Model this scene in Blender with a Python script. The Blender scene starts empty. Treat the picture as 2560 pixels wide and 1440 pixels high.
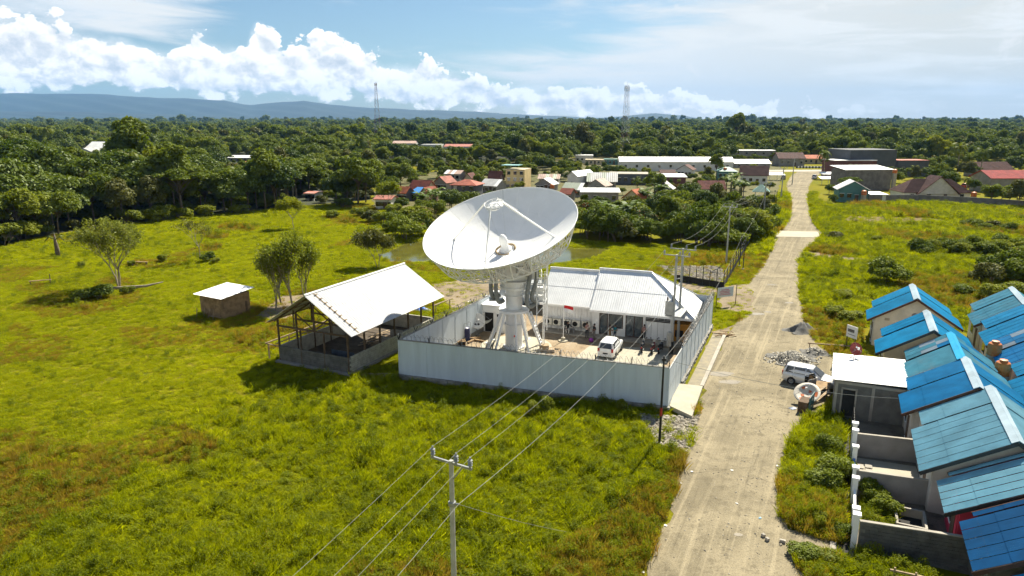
import bpy, bmesh, math, random
import numpy as np
from mathutils import Vector, Matrix, Euler

random.seed(7); np.random.seed(7)
SC = bpy.context.scene
COL = SC.collection
R = math.radians

# ------------------------------------------------------------------ camera
F_PX, CAM_H = 1720.0, 22.0
PITCH = math.atan((720 - 302) / F_PX)
cam_d = bpy.data.cameras.new('camera')
cam_d.sensor_width = 36.0
cam_d.lens = 36.0 * F_PX / 2560.0
cam_d.clip_start = 0.5
cam_d.clip_end = 60000.0
cam = bpy.data.objects.new('camera', cam_d)
cam.location = (0, 0, CAM_H)
cam.rotation_euler = (math.pi / 2 - PITCH, 0, 0)
COL.objects.link(cam)
SC.camera = cam

# ------------------------------------------------------------------ sun, sky, exposure
SUN_AZ, SUN_EL = R(32.0), R(48.5)          # azimuth from +Y towards +X
sun_dir = Vector((math.sin(SUN_AZ) * math.cos(SUN_EL), math.cos(SUN_AZ) * math.cos(SUN_EL), math.sin(SUN_EL)))
sd = bpy.data.lights.new('sun', 'SUN')
sd.energy = 5.0
sd.angle = R(0.55)
sd.color = (1.0, 0.93, 0.77)
sun = bpy.data.objects.new('sun', sd)
sun.rotation_euler = (-sun_dir).to_track_quat('-Z', 'Y').to_euler()
COL.objects.link(sun)

SC.view_settings.view_transform = 'Standard'
SC.view_settings.look = 'None'
SC.view_settings.exposure = 1.2
SC.view_settings.gamma = 1.0
SC.view_settings.use_curve_mapping = False
SC.cycles.use_denoising = True
SC.cycles.max_bounces = 6
SC.cycles.diffuse_bounces = 3
SC.cycles.glossy_bounces = 2
SC.cycles.transmission_bounces = 3
SC.cycles.transparent_max_bounces = 8
SC.cycles.volume_bounces = 0
SC.cycles.sample_clamp_indirect = 4.0
SC.cycles.use_adaptive_sampling = True
SC.cycles.adaptive_threshold = 0.02


class NT:
    """small helper for node trees"""
    def __init__(s, tree):
        s.t = tree; s.n = tree.nodes; s.l = tree.links
    def new(s, kind, **kw):
        n = s.n.new(kind)
        for k, v in kw.items():
            if k == 'ins':
                for i, x in v.items():
                    if isinstance(x, bpy.types.NodeSocket): s.l.new(x, n.inputs[i])
                    else: n.inputs[i].default_value = x
            else: setattr(n, k, v)
        return n
    def math(s, op, a, b=0.0, c=0.0, clamp=False):
        n = s.new('ShaderNodeMath', operation=op, use_clamp=clamp, ins={0: a, 1: b})
        if op in ('MULTIPLY_ADD', 'SMOOTH_MIN'):
            if isinstance(c, bpy.types.NodeSocket): s.l.new(c, n.inputs[2])
            else: n.inputs[2].default_value = c
        return n.outputs[0]
    def ramp(s, fac, stops, interp='LINEAR'):
        n = s.new('ShaderNodeValToRGB', ins={0: fac})
        cr = n.color_ramp; cr.interpolation = interp
        while len(cr.elements) > 1: cr.elements.remove(cr.elements[-1])
        for i, (p, c) in enumerate(stops):
            if not isinstance(c, (tuple, list)): c = (c, c, c)
            e = cr.elements[0] if i == 0 else cr.elements.new(p)
            e.position = p; e.color = (*c[:3], 1)
        return n.outputs[0]
    def noise(s, vec, scale=5, detail=4, rough=0.55, dist=0.0, lac=2.0, dim='3D'):
        n = s.new('ShaderNodeTexNoise', noise_dimensions=dim)
        if vec is not None: s.l.new(vec, n.inputs['Vector'])
        n.inputs['Scale'].default_value = scale; n.inputs['Detail'].default_value = detail
        n.inputs['Roughness'].default_value = rough; n.inputs['Distortion'].default_value = dist
        n.inputs['Lacunarity'].default_value = lac
        return n.outputs[0]
    def mix(s, fac, a, b, mode='MIX'):
        n = s.new('ShaderNodeMix', data_type='RGBA', blend_type=mode, clamp_factor=True)
        for i, x in ((0, fac), (6, a), (7, b)):
            if isinstance(x, bpy.types.NodeSocket): s.l.new(x, n.inputs[i])
            elif i == 0: n.inputs[0].default_value = x
            else: n.inputs[i].default_value = (*x[:3], 1)
        return n.outputs[2]
    def smooth(s, x, lo, hi):
        n = s.new('ShaderNodeMapRange', interpolation_type='SMOOTHSTEP', ins={0: x, 1: lo, 2: hi, 3: 0.0, 4: 1.0})
        return n.outputs[0]
    def xyz(s, x, y, z=0.0):
        return s.new('ShaderNodeCombineXYZ', ins={0: x, 1: y, 2: z}).outputs[0]


def build_world():
    w = bpy.data.worlds.new('World'); SC.world = w; w.use_nodes = True
    T = NT(w.node_tree)
    for n in list(T.n): T.n.remove(n)
    out = T.new('ShaderNodeOutputWorld')
    sky = T.new('ShaderNodeTexSky')
    sky.sky_type = 'NISHITA'; sky.sun_disc = False
    sky.sun_elevation = SUN_EL; sky.sun_rotation = SUN_AZ
    sky.air_density = 1.0; sky.dust_density = 0.8; sky.ozone_density = 2.0
    b_sky = T.new('ShaderNodeBackground', ins={0: T.mix(1.0, sky.outputs[0], (0.74, 0.86, 0.90), 'MULTIPLY'), 1: SKY_STRENGTH})
    # clouds: azimuth / elevation of the direction looked at
    d = T.new('ShaderNodeTexCoord').outputs['Generated']
    sp = T.new('ShaderNodeSeparateXYZ', ins={0: d})
    az = T.math('ARCTAN2', sp.outputs[0], sp.outputs[1])
    el = T.math('ARCSINE', sp.outputs[2])
    def prof(stops):                     # elevation profile (radians) along azimuth, from picture points
        st = []
        for x, y in stops:
            a = math.atan((x - 1280) / F_PX / 1.045)
            e = PITCH_EL(x, y)
            st.append(((a + 1.0) / 2.0, e * 4.0))
        return T.math('MULTIPLY', T.ramp(T.math('MULTIPLY_ADD', az, 0.5, 0.5), st, 'B_SPLINE' if False else 'EASE'), 0.25)
    P = T.xyz(az, T.math('MULTIPLY', el, 1.35), 0.0)
    warp = T.noise(P, 9, 4, 0.6)
    wv = T.new('ShaderNodeTexNoise', noise_dimensions='3D', ins={'Vector': P, 'Scale': 26.0, 'Detail': 5.0}).outputs[1]
    Pw = T.new('ShaderNodeVectorMath', operation='MULTIPLY_ADD', ins={0: wv, 1: (0.022, 0.022, 0.0), 2: P}).outputs[0]
    def billow(v):
        n = T.new('ShaderNodeTexVoronoi', voronoi_dimensions='2D', feature='SMOOTH_F1', ins={'Vector': v, 'Scale': 20.0, 'Detail': 4.0, 'Roughness': 0.52, 'Lacunarity': 2.2, 'Smoothness': 0.35})
        return T.math('SUBTRACT', 1.0, n.outputs['Distance'])
    n1 = billow(Pw)
    off = T.new('ShaderNodeVectorMath', operation='ADD', ins={0: Pw, 1: (0.008, 0.012, 0.0)}).outputs[0]
    n2 = billow(off)
    nbig = T.noise(P, 5, 3, 0.5)
    # heaped bank over the mountains
    top = prof([(-900, 90), (-200, 60), (60, 52), (160, 62), (300, 100), (420, 128), (470, 112), (500, 92), (530, 118), (590, 118), (625, 125), (640, 84), (660, 62), (690, 92),
                (715, 126), (770, 104), (840, 92), (900, 118), (960, 165), (1060, 168), (1150, 186), (1300, 215), (1500, 225), (1640, 235), (1800, 262), (2000, 282), (2600, 285), (3600, 200)])
    base = prof([(-900, 235), (0, 234), (250, 232), (430, 243), (620, 264), (760, 252), (900, 266), (1100, 278), (1400, 288), (2000, 298), (3600, 296)])
    edge = T.math('MULTIPLY_ADD', T.math('SUBTRACT', n1, 0.08), 0.036, T.math('SUBTRACT', top, el))
    edge = T.math('MULTIPLY_ADD', T.math('SUBTRACT', warp, 0.5), 0.026, edge)
    a_top = T.smooth(edge, 0.0, 0.0040)
    ebase = T.math('MULTIPLY_ADD', T.math('SUBTRACT', n1, 0.40), 0.026, T.math('SUBTRACT', el, base))
    a_base = T.smooth(ebase, -0.002, 0.006)
    a_bank = T.math('MULTIPLY', a_top, a_base)
    veil = T.math('MULTIPLY', T.smooth(T.math('MULTIPLY_ADD', T.math('SUBTRACT', warp, 0.5), 0.05, T.math('SUBTRACT', top, el)), -0.006, 0.022), a_base)
    a_bank = T.math('MAXIMUM', a_bank, T.math('MULTIPLY', veil, 0.94))
    right_fade = T.smooth(az, 0.62, 0.20)
    a_bank = T.math('MULTIPLY', a_bank, right_fade)
    sh = T.math('MULTIPLY_ADD', T.math('SUBTRACT', n1, n2), 1.2, 0.62)
    sh = T.math('MULTIPLY_ADD', T.math('SUBTRACT', nbig, 0.5), 0.9, sh)
    sh = T.math('MULTIPLY_ADD', T.smooth(edge, 0.030, 0.0), 0.26, sh)
    c_bank = T.ramp(sh, [(0.0, (0.66, 0.71, 0.77)), (0.35, (0.84, 0.86, 0.88)), (0.60, (1.02, 1.01, 0.99)), (0.85, (1.22, 1.20, 1.16)), (1.0, (1.28, 1.26, 1.22))])
    # high thin sheets
    Pc = T.xyz(T.math('MULTIPLY_ADD', el, 1.6, az), T.math('MULTIPLY', el, 6.5), 3.3)
    c1 = T.noise(Pc, 6.0, 8, 0.62, 0.5)
    c2 = T.noise(Pc, 2.2, 4, 0.5, 0.2)
    amt_l = T.math('MULTIPLY', T.smooth(az, -0.28, -0.52), T.smooth(el, 0.075, 0.115))
    amt_r = T.smooth(az, -0.12, 0.42)
    low = T.math('MULTIPLY', T.smooth(el, 0.105, 0.075), T.smooth(az, -0.25, 0.05))
    amt = T.math('ADD', T.math('MULTIPLY', amt_l, 0.42), T.math('MULTIPLY', amt_r, 0.50))
    amt = T.math('ADD', amt, T.math('MULTIPLY', low, 0.26))
    dens = T.math('ADD', T.math('MULTIPLY_ADD', c1, 0.9, T.math('MULTIPLY', c2, 0.7)), amt)
    a_ci = T.math('MULTIPLY', T.smooth(dens, 0.86, 1.30), T.math('MULTIPLY', T.smooth(el, 0.75, 0.12), 0.92))
    warm = T.smooth(az, 0.05, 0.6)
    c_ci = T.mix(warm, (0.88, 0.91, 0.93), (0.80, 0.79, 0.73))
    c_ci = T.mix(T.smooth(c1, 0.45, 0.65), c_ci, (0.93, 0.93, 0.90))
    # a few small separate heaps in the right half
    pf = T.noise(T.xyz(az, T.math('MULTIPLY', el, 1.9), 7.7), 11, 8, 0.6, 0.3)
    a_pf = T.math('MULTIPLY', T.smooth(pf, 0.60, 0.70), T.math('MULTIPLY', T.smooth(az, 0.0, 0.2), T.smooth(el, 0.6, 0.2)))
    b_ci = T.new('ShaderNodeBackground', ins={0: c_ci, 1: CLOUD_STRENGTH})
    b_pf = T.new('ShaderNodeBackground', ins={0: (0.97, 0.96, 0.92, 1), 1: CLOUD_STRENGTH})
    b_bk = T.new('ShaderNodeBackground', ins={0: c_bank, 1: CLOUD_STRENGTH})
    m1 = T.new('ShaderNodeMixShader', ins={0: a_ci, 1: b_sky.outputs[0], 2: b_ci.outputs[0]})
    m2 = T.new('ShaderNodeMixShader', ins={0: T.math('MULTIPLY', a_pf, 0.75), 1: m1.outputs[0], 2: b_pf.outputs[0]})
    m3 = T.new('ShaderNodeMixShader', ins={0: a_bank, 1: m2.outputs[0], 2: b_bk.outputs[0]})
    belt = T.math('MULTIPLY', T.math('LESS_THAN', el, 0.2), T.math('GREATER_THAN', el, -0.02))
    m4 = T.new('ShaderNodeMixShader', ins={0: belt, 1: m2.outputs[0], 2: m3.outputs[0]})
    T.l.new(m4.outputs[0], out.inputs[0])


def PITCH_EL(x, y):
    """elevation of the line of sight through a point of the photograph"""
    u, v = (x - 1280) / F_PX, (720 - y) / F_PX
    c, s = math.cos(PITCH), math.sin(PITCH)
    dx, dy, dz = u, c + v * s, -s + v * c
    return math.asin(dz / math.sqrt(dx * dx + dy * dy + dz * dz))


SKY_STRENGTH, CLOUD_STRENGTH = 0.05, 0.47
HAZE_COL, HAZE_D = (0.24, 0.54, 1.0, 1), 4.6e-5
build_world()

# ------------------------------------------------------------------ where things stand
def at(x, y, z=0.0):
    """ground point (at height z) seen at a point of the 2560x1440 photograph"""
    u, v = (x - 1280) / F_PX, (720 - y) / F_PX
    c, s = math.cos(PITCH), math.sin(PITCH)
    dy, dz = c + v * s, -s + v * c
    t = (z - CAM_H) / dz
    return Vector((u * t, dy * t, z))
def up(x, y, Y):
    """point seen at (x, y) that lies at distance Y ahead"""
    u, v = (x - 1280) / F_PX, (720 - y) / F_PX
    c, s = math.cos(PITCH), math.sin(PITCH)
    t = Y / (c + v * s)
    return Vector((u * t, Y, CAM_H + (-s + v * c) * t))
def pix(p):
    c, s = math.cos(PITCH), math.sin(PITCH)
    d = p[1] * c - (p[2] - CAM_H) * s
    return 1280 + F_PX * p[0] / d, 720 - F_PX * (p[1] * s + (p[2] - CAM_H) * c) / d
AX = R(25.5)                               # direction of the road and of the terraces
av = Vector((math.sin(AX), math.cos(AX), 0)); bv = Vector((math.cos(AX), -math.sin(AX), 0))
def L(s, t, z=0.0):
    p = av * s + bv * t
    return Vector((p.x, p.y, z))
def inside(poly, x, y):
    c = False; n = len(poly); j = n - 1
    for i in range(n):
        xi, yi = poly[i][0], poly[i][1]; xj, yj = poly[j][0], poly[j][1]
        if (yi > y) != (yj > y) and x < (xj - xi) * (y - yi) / (yj - yi) + xi: c = not c
        j = i
    return c
def inside_np(poly, X, Y):
    c = np.zeros(X.shape, bool); n = len(poly); j = n - 1
    for i in range(n):
        xi, yi = poly[i][0], poly[i][1]; xj, yj = poly[j][0], poly[j][1]
        if yi != yj:
            c ^= ((yi > Y) != (yj > Y)) & (X < (xj - xi) * (Y - yi) / (yj - yi) + xi)
        j = i
    return c

# ------------------------------------------------------------------ materials
MATS = {}
def mat(name, col, rough=0.7, var=0.18, scale=2.0, bump=0.0, bscale=None, metal=0.0, col2=None, dirt=None, spec=0.4, stretch=(1, 1, 1), detail=5):
    """procedural surface: base colour with blotchy variation, optional second colour, dirt and fine relief"""
    if name in MATS: return MATS[name]
    m = bpy.data.materials.new(name); m.use_nodes = True
    T = NT(m.node_tree); bs = T.n['Principled BSDF']
    pos = T.new('ShaderNodeNewGeometry').outputs['Position']
    if stretch != (1, 1, 1):
        pos = T.new('ShaderNodeVectorMath', operation='MULTIPLY', ins={0: pos, 1: stretch}).outputs[0]
    n = T.noise(pos, scale, detail, 0.6)
    a = tuple(max(0, c * (1 - var)) for c in col); b = col2 or tuple(min(1, c * (1 + var)) for c in col)
    c = T.mix(T.smooth(n, 0.3, 0.7), a, b)
    if dirt:
        n3 = T.noise(pos, scale * 0.35, 6, 0.7, 0.6)
        c = T.mix(T.math('MULTIPLY', T.smooth(n3, 0.48, 0.75), dirt[1]), c, dirt[0])
    T.l.new(c, bs.inputs['Base Color'])
    bs.inputs['Roughness'].default_value = rough; bs.inputs['Metallic'].default_value = metal
    bs.inputs['Specular IOR Level'].default_value = spec
    if bump:
        nb = T.noise(pos, bscale or scale * 6, 5, 0.6)
        bp = T.new('ShaderNodeBump', ins={'Strength': bump, 'Distance': 0.05, 'Height': nb})
        T.l.new(bp.outputs[0], bs.inputs['Normal'])
    MATS[name] = m
    return m
def leaf_mat(name, c_dark, c_light, c_odd=None, odd=0.06, trans=0.35, gloss=0.25, patch=0.08, rough=0.45):
    m = bpy.data.materials.new(name); m.use_nodes = True
    T = NT(m.node_tree); T.n.remove(T.n['Principled BSDF']); out = T.n['Material Output']
    g = T.new('ShaderNodeNewGeometry')
    ri = g.outputs['Random Per Island']
    pos = g.outputs['Position']
    oi = T.new('ShaderNodeObjectInfo').outputs['Random']
    n = T.noise(pos, patch, 3, 0.6)
    f = T.math('ADD', T.math('MULTIPLY', ri, 0.45), T.math('MULTIPLY', T.smooth(n, 0.3, 0.7), 0.35))
    f = T.math('ADD', f, T.math('MULTIPLY', T.math('SUBTRACT', oi, 0.15), 0.50))
    c = T.mix(f, c_dark, c_light)
    if c_odd: c = T.mix(T.math('GREATER_THAN', T.math('ADD', T.math('MULTIPLY', ri, 0.7), T.math('MULTIPLY', oi, 0.3)), 1 - odd), c, c_odd)
    df = T.new('ShaderNodeBsdfDiffuse', ins={0: c})
    tl = T.new('ShaderNodeBsdfTranslucent', ins={0: T.mix(0.5, c, (0.30, 0.34, 0.02), 'MULTIPLY') if False else c})
    mx = T.new('ShaderNodeMixShader', ins={0: trans, 1: df.outputs[0], 2: tl.outputs[0]})
    gl = T.new('ShaderNodeBsdfGlossy', ins={0: (0.9, 0.95, 0.9, 1), 1: rough + 0.12})
    m2 = T.new('ShaderNodeMixShader', ins={0: 0.07 * gloss, 1: mx.outputs[0], 2: gl.outputs[0]})
    T.l.new(m2.outputs[0], out.inputs[0])
    MATS[name] = m
    return m

# ------------------------------------------------------------------ mesh building
class MB:
    def __init__(s): s.v = []; s.f = []; s.m = []; s.k = 0
    def add(s, vs, fs):
        o = len(s.v); s.v += [tuple(v) for v in vs]
        for f in fs: s.f.append([i + o for i in f]); s.m.append(s.k)
        return s
    def mat(s, k): s.k = k; return s
    def box(s, c, d, rz=0.0, rot=None):
        x, y, z = d[0] / 2, d[1] / 2, d[2] / 2
        M = rot if rot is not None else Matrix.Rotation(rz, 3, 'Z')
        vs = [Vector(c) + M @ Vector(p) for p in ((-x,-y,-z),(x,-y,-z),(x,y,-z),(-x,y,-z),(-x,-y,z),(x,-y,z),(x,y,z),(-x,y,z))]
        return s.add(vs, [(0,3,2,1),(4,5,6,7),(0,1,5,4),(1,2,6,5),(2,3,7,6),(3,0,4,7)])
    def beam(s, p, q, w, h=None, upv=(0, 0, 1)):
        p, q = Vector(p), Vector(q); h = h or w
        z = (q - p); l = z.length
        if l < 1e-6: return s
        z /= l; u = Vector(upv)
        if abs(z.dot(u)) > 0.98: u = Vector((1, 0, 0))
        x = z.cross(u).normalized(); y = x.cross(z)
        vs = []
        for e in (p, q):
            for a, b in ((-1,-1),(1,-1),(1,1),(-1,1)): vs.append(e + x * a * w / 2 + y * b * h / 2)
        return s.add(vs, [(0,1,2,3),(4,7,6,5),(0,4,5,1),(1,5,6,2),(2,6,7,3),(3,7,4,0)])
    def tube(s, pts, r, n=6, cap=True):
        pts = [Vector(p) for p in pts]; rs = r if isinstance(r, (list, tuple)) else [r] * len(pts)
        o = len(s.v); px = None
        for i, p in enumerate(pts):
            t = (pts[min(i + 1, len(pts) - 1)] - pts[max(i - 1, 0)])
            if t.length < 1e-9: t = Vector((0, 0, 1))
            t.normalize()
            if px is None:
                u = Vector((0, 0, 1)) if abs(t.z) < 0.9 else Vector((1, 0, 0))
                px = t.cross(u).normalized()
            else:
                px = (px - t * px.dot(t))
                px = px.normalized() if px.length > 1e-6 else t.orthogonal().normalized()
            py = t.cross(px)
            for k in range(n):
                a = 2 * math.pi * k / n
                s.v.append(tuple(p + (px * math.cos(a) + py * math.sin(a)) * rs[i]))
        for i in range(len(pts) - 1):
            for k in range(n):
                k2 = (k + 1) % n
                s.f.append([o + i*n + k, o + i*n + k2, o + (i+1)*n + k2, o + (i+1)*n + k]); s.m.append(s.k)
        if cap:
            s.f.append([o + k for k in reversed(range(n))]); s.m.append(s.k)
            e = o + (len(pts) - 1) * n
            s.f.append([e + k for k in range(n)]); s.m.append(s.k)
        return s
    def cyl(s, p, q, r0, r1=None, n=12): return s.tube([p, q], [r0, r0 if r1 is None else r1], n)
    def lathe(s, prof, n=16, c=(0, 0, 0), cap=True):
        o = len(s.v)
        for r, z in prof:
            for k in range(n):
                a = 2 * math.pi * k / n
                s.v.append((c[0] + r * math.cos(a), c[1] + r * math.sin(a), c[2] + z))
        for i in range(len(prof) - 1):
            for k in range(n):
                k2 = (k + 1) % n
                s.f.append([o + i*n + k, o + i*n + k2, o + (i+1)*n + k2, o + (i+1)*n + k]); s.m.append(s.k)
        if cap:
            s.f.append([o + k for k in reversed(range(n))]); s.m.append(s.k)
            e = o + (len(prof) - 1) * n
            s.f.append([e + k for k in range(n)]); s.m.append(s.k)
        return s
    def poly(s, pts): return s.add(pts, [tuple(range(len(pts)))])
    def prism(s, pts, z0, z1):
        n = len(pts)
        vs = [(p[0], p[1], z0) for p in pts] + [(p[0], p[1], z1) for p in pts]
        return s.add(vs, [tuple(reversed(range(n))), tuple(range(n, 2*n))] + [(i, (i+1) % n, n + (i+1) % n, n + i) for i in range(n)])
    def slab(s, pts, th):
        """closed plate: polygon in 3-D given thickness th along its normal (downwards)"""
        pts = [Vector(p) for p in pts]; n = len(pts)
        nn = Vector((0, 0, 0))
        for i in range(n): nn += pts[i].cross(pts[(i+1) % n])
        nn.normalize()
        vs = pts + [p - nn * th for p in pts]
        return s.add(vs, [tuple(range(n)), tuple(reversed(range(n, 2*n)))] + [(i, n + i, n + (i+1) % n, (i+1) % n) for i in range(n)])
    def mesh(s, name, mats, smooth=False):
        me = bpy.data.meshes.new(name); me.from_pydata(s.v, [], s.f)
        if not isinstance(mats, (list, tuple)): mats = [mats]
        for m in mats: me.materials.append(m)
        if len(mats) > 1: me.polygons.foreach_set('material_index', s.m)
        if smooth: me.polygons.foreach_set('use_smooth', [True] * len(me.polygons))
        me.update(); return me
    def build(s, name, mats, parent=None, smooth=False, loc=None, rz=0.0):
        return link(name, s.mesh(name, mats, smooth), parent, loc, rz)

def link(name, me, parent=None, loc=None, rz=0.0):
    o = bpy.data.objects.new(name, me); COL.objects.link(o)
    if loc is not None: o.location = loc
    if rz: o.rotation_euler = (0, 0, rz)
    if parent is not None: o.parent = parent
    return o
def thing(name, label, cat, loc=(0, 0, 0), rz=0.0, group=None):
    o = bpy.data.objects.new(name, None); COL.objects.link(o)
    o.empty_display_size = 0.3
    o.location = loc; o.rotation_euler = (0, 0, rz)
    return tag(o, label, cat, group)
def tag(o, label, cat, group=None):
    o['label'] = label; o['category'] = cat
    if group: o['group'] = group
    return o
def struct(o, label=None):
    o['kind'] = 'structure'
    if label: o['label'] = label
    return o
def stuff(o, label=None, cat=None):
    o['kind'] = 'stuff'
    if label: o['label'] = label
    if cat: o['category'] = cat
    return o
def copy_tree(o, parent=None):
    c = o.copy(); COL.objects.link(c)
    if parent is not None: c.parent = parent
    for ch in o.children: copy_tree(ch, c)
    return c
def smooth_by_angle(me, ang=35):
    me.polygons.foreach_set('use_smooth', [True] * len(me.polygons))
    try: me.set_sharp_from_angle(angle=R(ang))
    except Exception: pass
# ------------------------------------------------------------------ colours and surfaces
def ground_mat():
    m = bpy.data.materials.new('grass_soil'); m.use_nodes = True
    T = NT(m.node_tree); bs = T.n['Principled BSDF']
    pos = T.new('ShaderNodeNewGeometry').outputs['Position']
    n0 = T.noise(pos, 0.045, 5, 0.6, 0.4); n1 = T.noise(pos, 0.35, 6, 0.65); n2 = T.noise(pos, 3.0, 6, 0.7)
    c = T.mix(T.smooth(n0, 0.35, 0.65), (0.150, 0.150, 0.004), (0.190, 0.165, 0.006))
    c = T.mix(T.smooth(n1, 0.55, 0.75), c, (0.10, 0.085, 0.022))
    c = T.mix(T.smooth(n1, 0.45, 0.25), c, (0.070, 0.095, 0.010))
    c = T.mix(T.math('MULTIPLY', T.smooth(n2, 0.4, 0.75), 0.5), c, (0.05, 0.06, 0.008))
    T.l.new(c, bs.inputs['Base Color']); bs.inputs['Roughness'].default_value = 0.95
    bs.inputs['Specular IOR Level'].default_value = 0.05
    bp = T.new('ShaderNodeBump', ins={'Strength': 0.8, 'Distance': 0.12, 'Height': T.noise(pos, 4.0, 6, 0.75)})
    T.l.new(bp.outputs[0], bs.inputs['Normal'])
    return m
def dirt_mat(name, c1, c2, c3, tracks=0.0, wet=0.0):
    m = bpy.data.materials.new(name); m.use_nodes = True
    T = NT(m.node_tree); bs = T.n['Principled BSDF']
    pos = T.new('ShaderNodeNewGeometry').outputs['Position']
    rot = T.new('ShaderNodeVectorRotate', rotation_type='Z_AXIS', ins={'Vector': pos, 'Angle': AX}).outputs[0]
    n0 = T.noise(pos, 0.16, 6, 0.62, 0.6); n1 = T.noise(pos, 1.1, 7, 0.7); n2 = T.noise(pos, 9.0, 5, 0.75)
    c = T.mix(T.smooth(n0, 0.34, 0.66), c1, c2)
    c = T.mix(T.math('MULTIPLY', T.smooth(n1, 0.48, 0.68), 0.75), c, c3)
    if tracks:
        st = T.new('ShaderNodeVectorMath', operation='MULTIPLY', ins={0: rot, 1: (1.9, 0.05, 1)}).outputs[0]
        tr = T.noise(st, 1.0, 5, 0.7, 0.3)
        c = T.mix(T.math('MULTIPLY', T.smooth(tr, 0.50, 0.68), tracks), c, tuple(x * 1.30 for x in c2))
        c = T.mix(T.math('MULTIPLY', T.smooth(tr, 0.44, 0.30), tracks), c, tuple(x * 0.72 for x in c3))
    c = T.mix(T.math('MULTIPLY', T.smooth(n2, 0.45, 0.7), 0.42), c, tuple(x * 0.55 for x in c3))
    sp = T.noise(pos, 26.0, 2, 0.5)
    c = T.mix(T.math('MULTIPLY', T.smooth(sp, 0.66, 0.74), 0.6), c, (0.48, 0.44, 0.37))
    T.l.new(c, bs.inputs['Base Color']); bs.inputs['Roughness'].default_value = 0.92
    bs.inputs['Specular IOR Level'].default_value = 0.15
    h = T.math('ADD', T.math('MULTIPLY', n2, 0.5), T.math('MULTIPLY', n1, 1.0))
    bp = T.new('ShaderNodeBump', ins={'Strength': 0.55, 'Distance': 0.12, 'Height': h})
    T.l.new(bp.outputs[0], bs.inputs['Normal'])
    MATS[name] = m
    return m
M_GROUND = ground_mat()
M_ROAD = dirt_mat('road_dirt', (0.178, 0.150, 0.096), (0.285, 0.240, 0.156), (0.122, 0.102, 0.066), 0.55)
M_DIRT = dirt_mat('bare_dirt', (0.20, 0.155, 0.10), (0.27, 0.215, 0.14), (0.14, 0.105, 0.065))
M_BROWNE = dirt_mat('brown_earth', (0.13, 0.095, 0.03), (0.17, 0.13, 0.035), (0.09, 0.06, 0.025))
M_RUBBLE = dirt_mat('rubble_dirt', (0.17, 0.14, 0.095), (0.25, 0.21, 0.15), (0.10, 0.08, 0.05))
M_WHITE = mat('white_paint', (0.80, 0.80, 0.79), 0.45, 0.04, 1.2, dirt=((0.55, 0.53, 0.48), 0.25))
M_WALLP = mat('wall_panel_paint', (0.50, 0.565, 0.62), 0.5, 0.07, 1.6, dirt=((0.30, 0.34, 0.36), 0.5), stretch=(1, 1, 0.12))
M_TIN = mat('new_zinc_sheet', (0.79, 0.795, 0.79), 0.5, 0.05, 0.9, metal=0.55, dirt=((0.52, 0.51, 0.48), 0.4), spec=0.5)
M_TINOLD = mat('old_zinc_sheet', (0.62, 0.62, 0.60), 0.45, 0.10, 0.6, dirt=((0.36, 0.27, 0.20), 0.5))
M_CONC = mat('concrete', (0.34, 0.31, 0.26), 0.9, 0.14, 1.0, bump=0.25, dirt=((0.24, 0.21, 0.17), 0.5))
M_CONCL = mat('pale_concrete', (0.36, 0.33, 0.255), 0.9, 0.10, 0.9, bump=0.2, dirt=((0.36, 0.32, 0.25), 0.45))
M_CONCD = mat('dark_concrete', (0.16, 0.15, 0.145), 0.9, 0.25, 0.8, bump=0.3, dirt=((0.07, 0.065, 0.06), 0.6))
M_BLOCK = mat('cement_block', (0.40, 0.38, 0.31), 0.95, 0.22, 2.2, bump=0.5)
M_BLOCKD = mat('weathered_shaded_block', (0.12, 0.115, 0.10), 0.95, 0.3, 1.6, bump=0.5, dirt=((0.06, 0.06, 0.05), 0.6))  # weathered block, base colour darkened to carry the shade on the shed front
M_MORTAR = mat('mortar', (0.17, 0.16, 0.14), 0.95, 0.2, 3)
M_STONE = mat('foundation_stone', (0.23, 0.22, 0.20), 0.9, 0.4, 1.8, bump=0.6)
M_WOOD = mat('raw_timber', (0.30, 0.21, 0.12), 0.85, 0.28, 2.5, bump=0.3, col2=(0.40, 0.30, 0.19))
M_WOODD = mat('dark_timber', (0.10, 0.065, 0.04), 0.9, 0.3, 2.0, bump=0.3)
M_PLANK = mat('weathered_plank', (0.22, 0.14, 0.068), 0.9, 0.25, 1.6, bump=0.35, col2=(0.33, 0.22, 0.115))
M_BLACK = mat('black_steel', (0.018, 0.018, 0.02), 0.5, 0.2, 3)
M_GREYM = mat('galvanised_steel', (0.27, 0.28, 0.28), 0.45, 0.12, 3, metal=0.3)
M_POLE = mat('painted_pole', (0.36, 0.36, 0.33), 0.5, 0.15, 2.0, dirt=((0.33, 0.31, 0.28), 0.4))
M_RUBBER = mat('rubber', (0.015, 0.015, 0.015), 0.8, 0.2, 5)
M_GLASS = mat('dark_glass', (0.015, 0.018, 0.022), 0.06, 0.1, 1, spec=0.9)
M_WIRE = mat('wire_aluminium', (0.24, 0.24, 0.22), 0.6, 0.1, 3)
M_DARK = mat('dark_opening', (0.02, 0.019, 0.017), 0.9, 0.2, 3)
M_BROWNT = mat('brown_trim', (0.075, 0.035, 0.022), 0.8, 0.2, 2)
M_PLASTER = mat('plaster_offwhite', (0.52, 0.49, 0.44), 0.9, 0.12, 0.8, bump=0.15, dirt=((0.28, 0.26, 0.22), 0.5))
M_PLASTERG = mat('plaster_grey', (0.26, 0.245, 0.225), 0.9, 0.14, 0.8, bump=0.2, dirt=((0.17, 0.155, 0.14), 0.55))
M_CREAM = mat('cream_paint', (0.60, 0.50, 0.33), 0.8, 0.1, 1, dirt=((0.35, 0.29, 0.2), 0.4))
M_PINK = mat('pink_paint', (0.52, 0.04, 0.08), 0.7, 0.15, 1)
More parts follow.
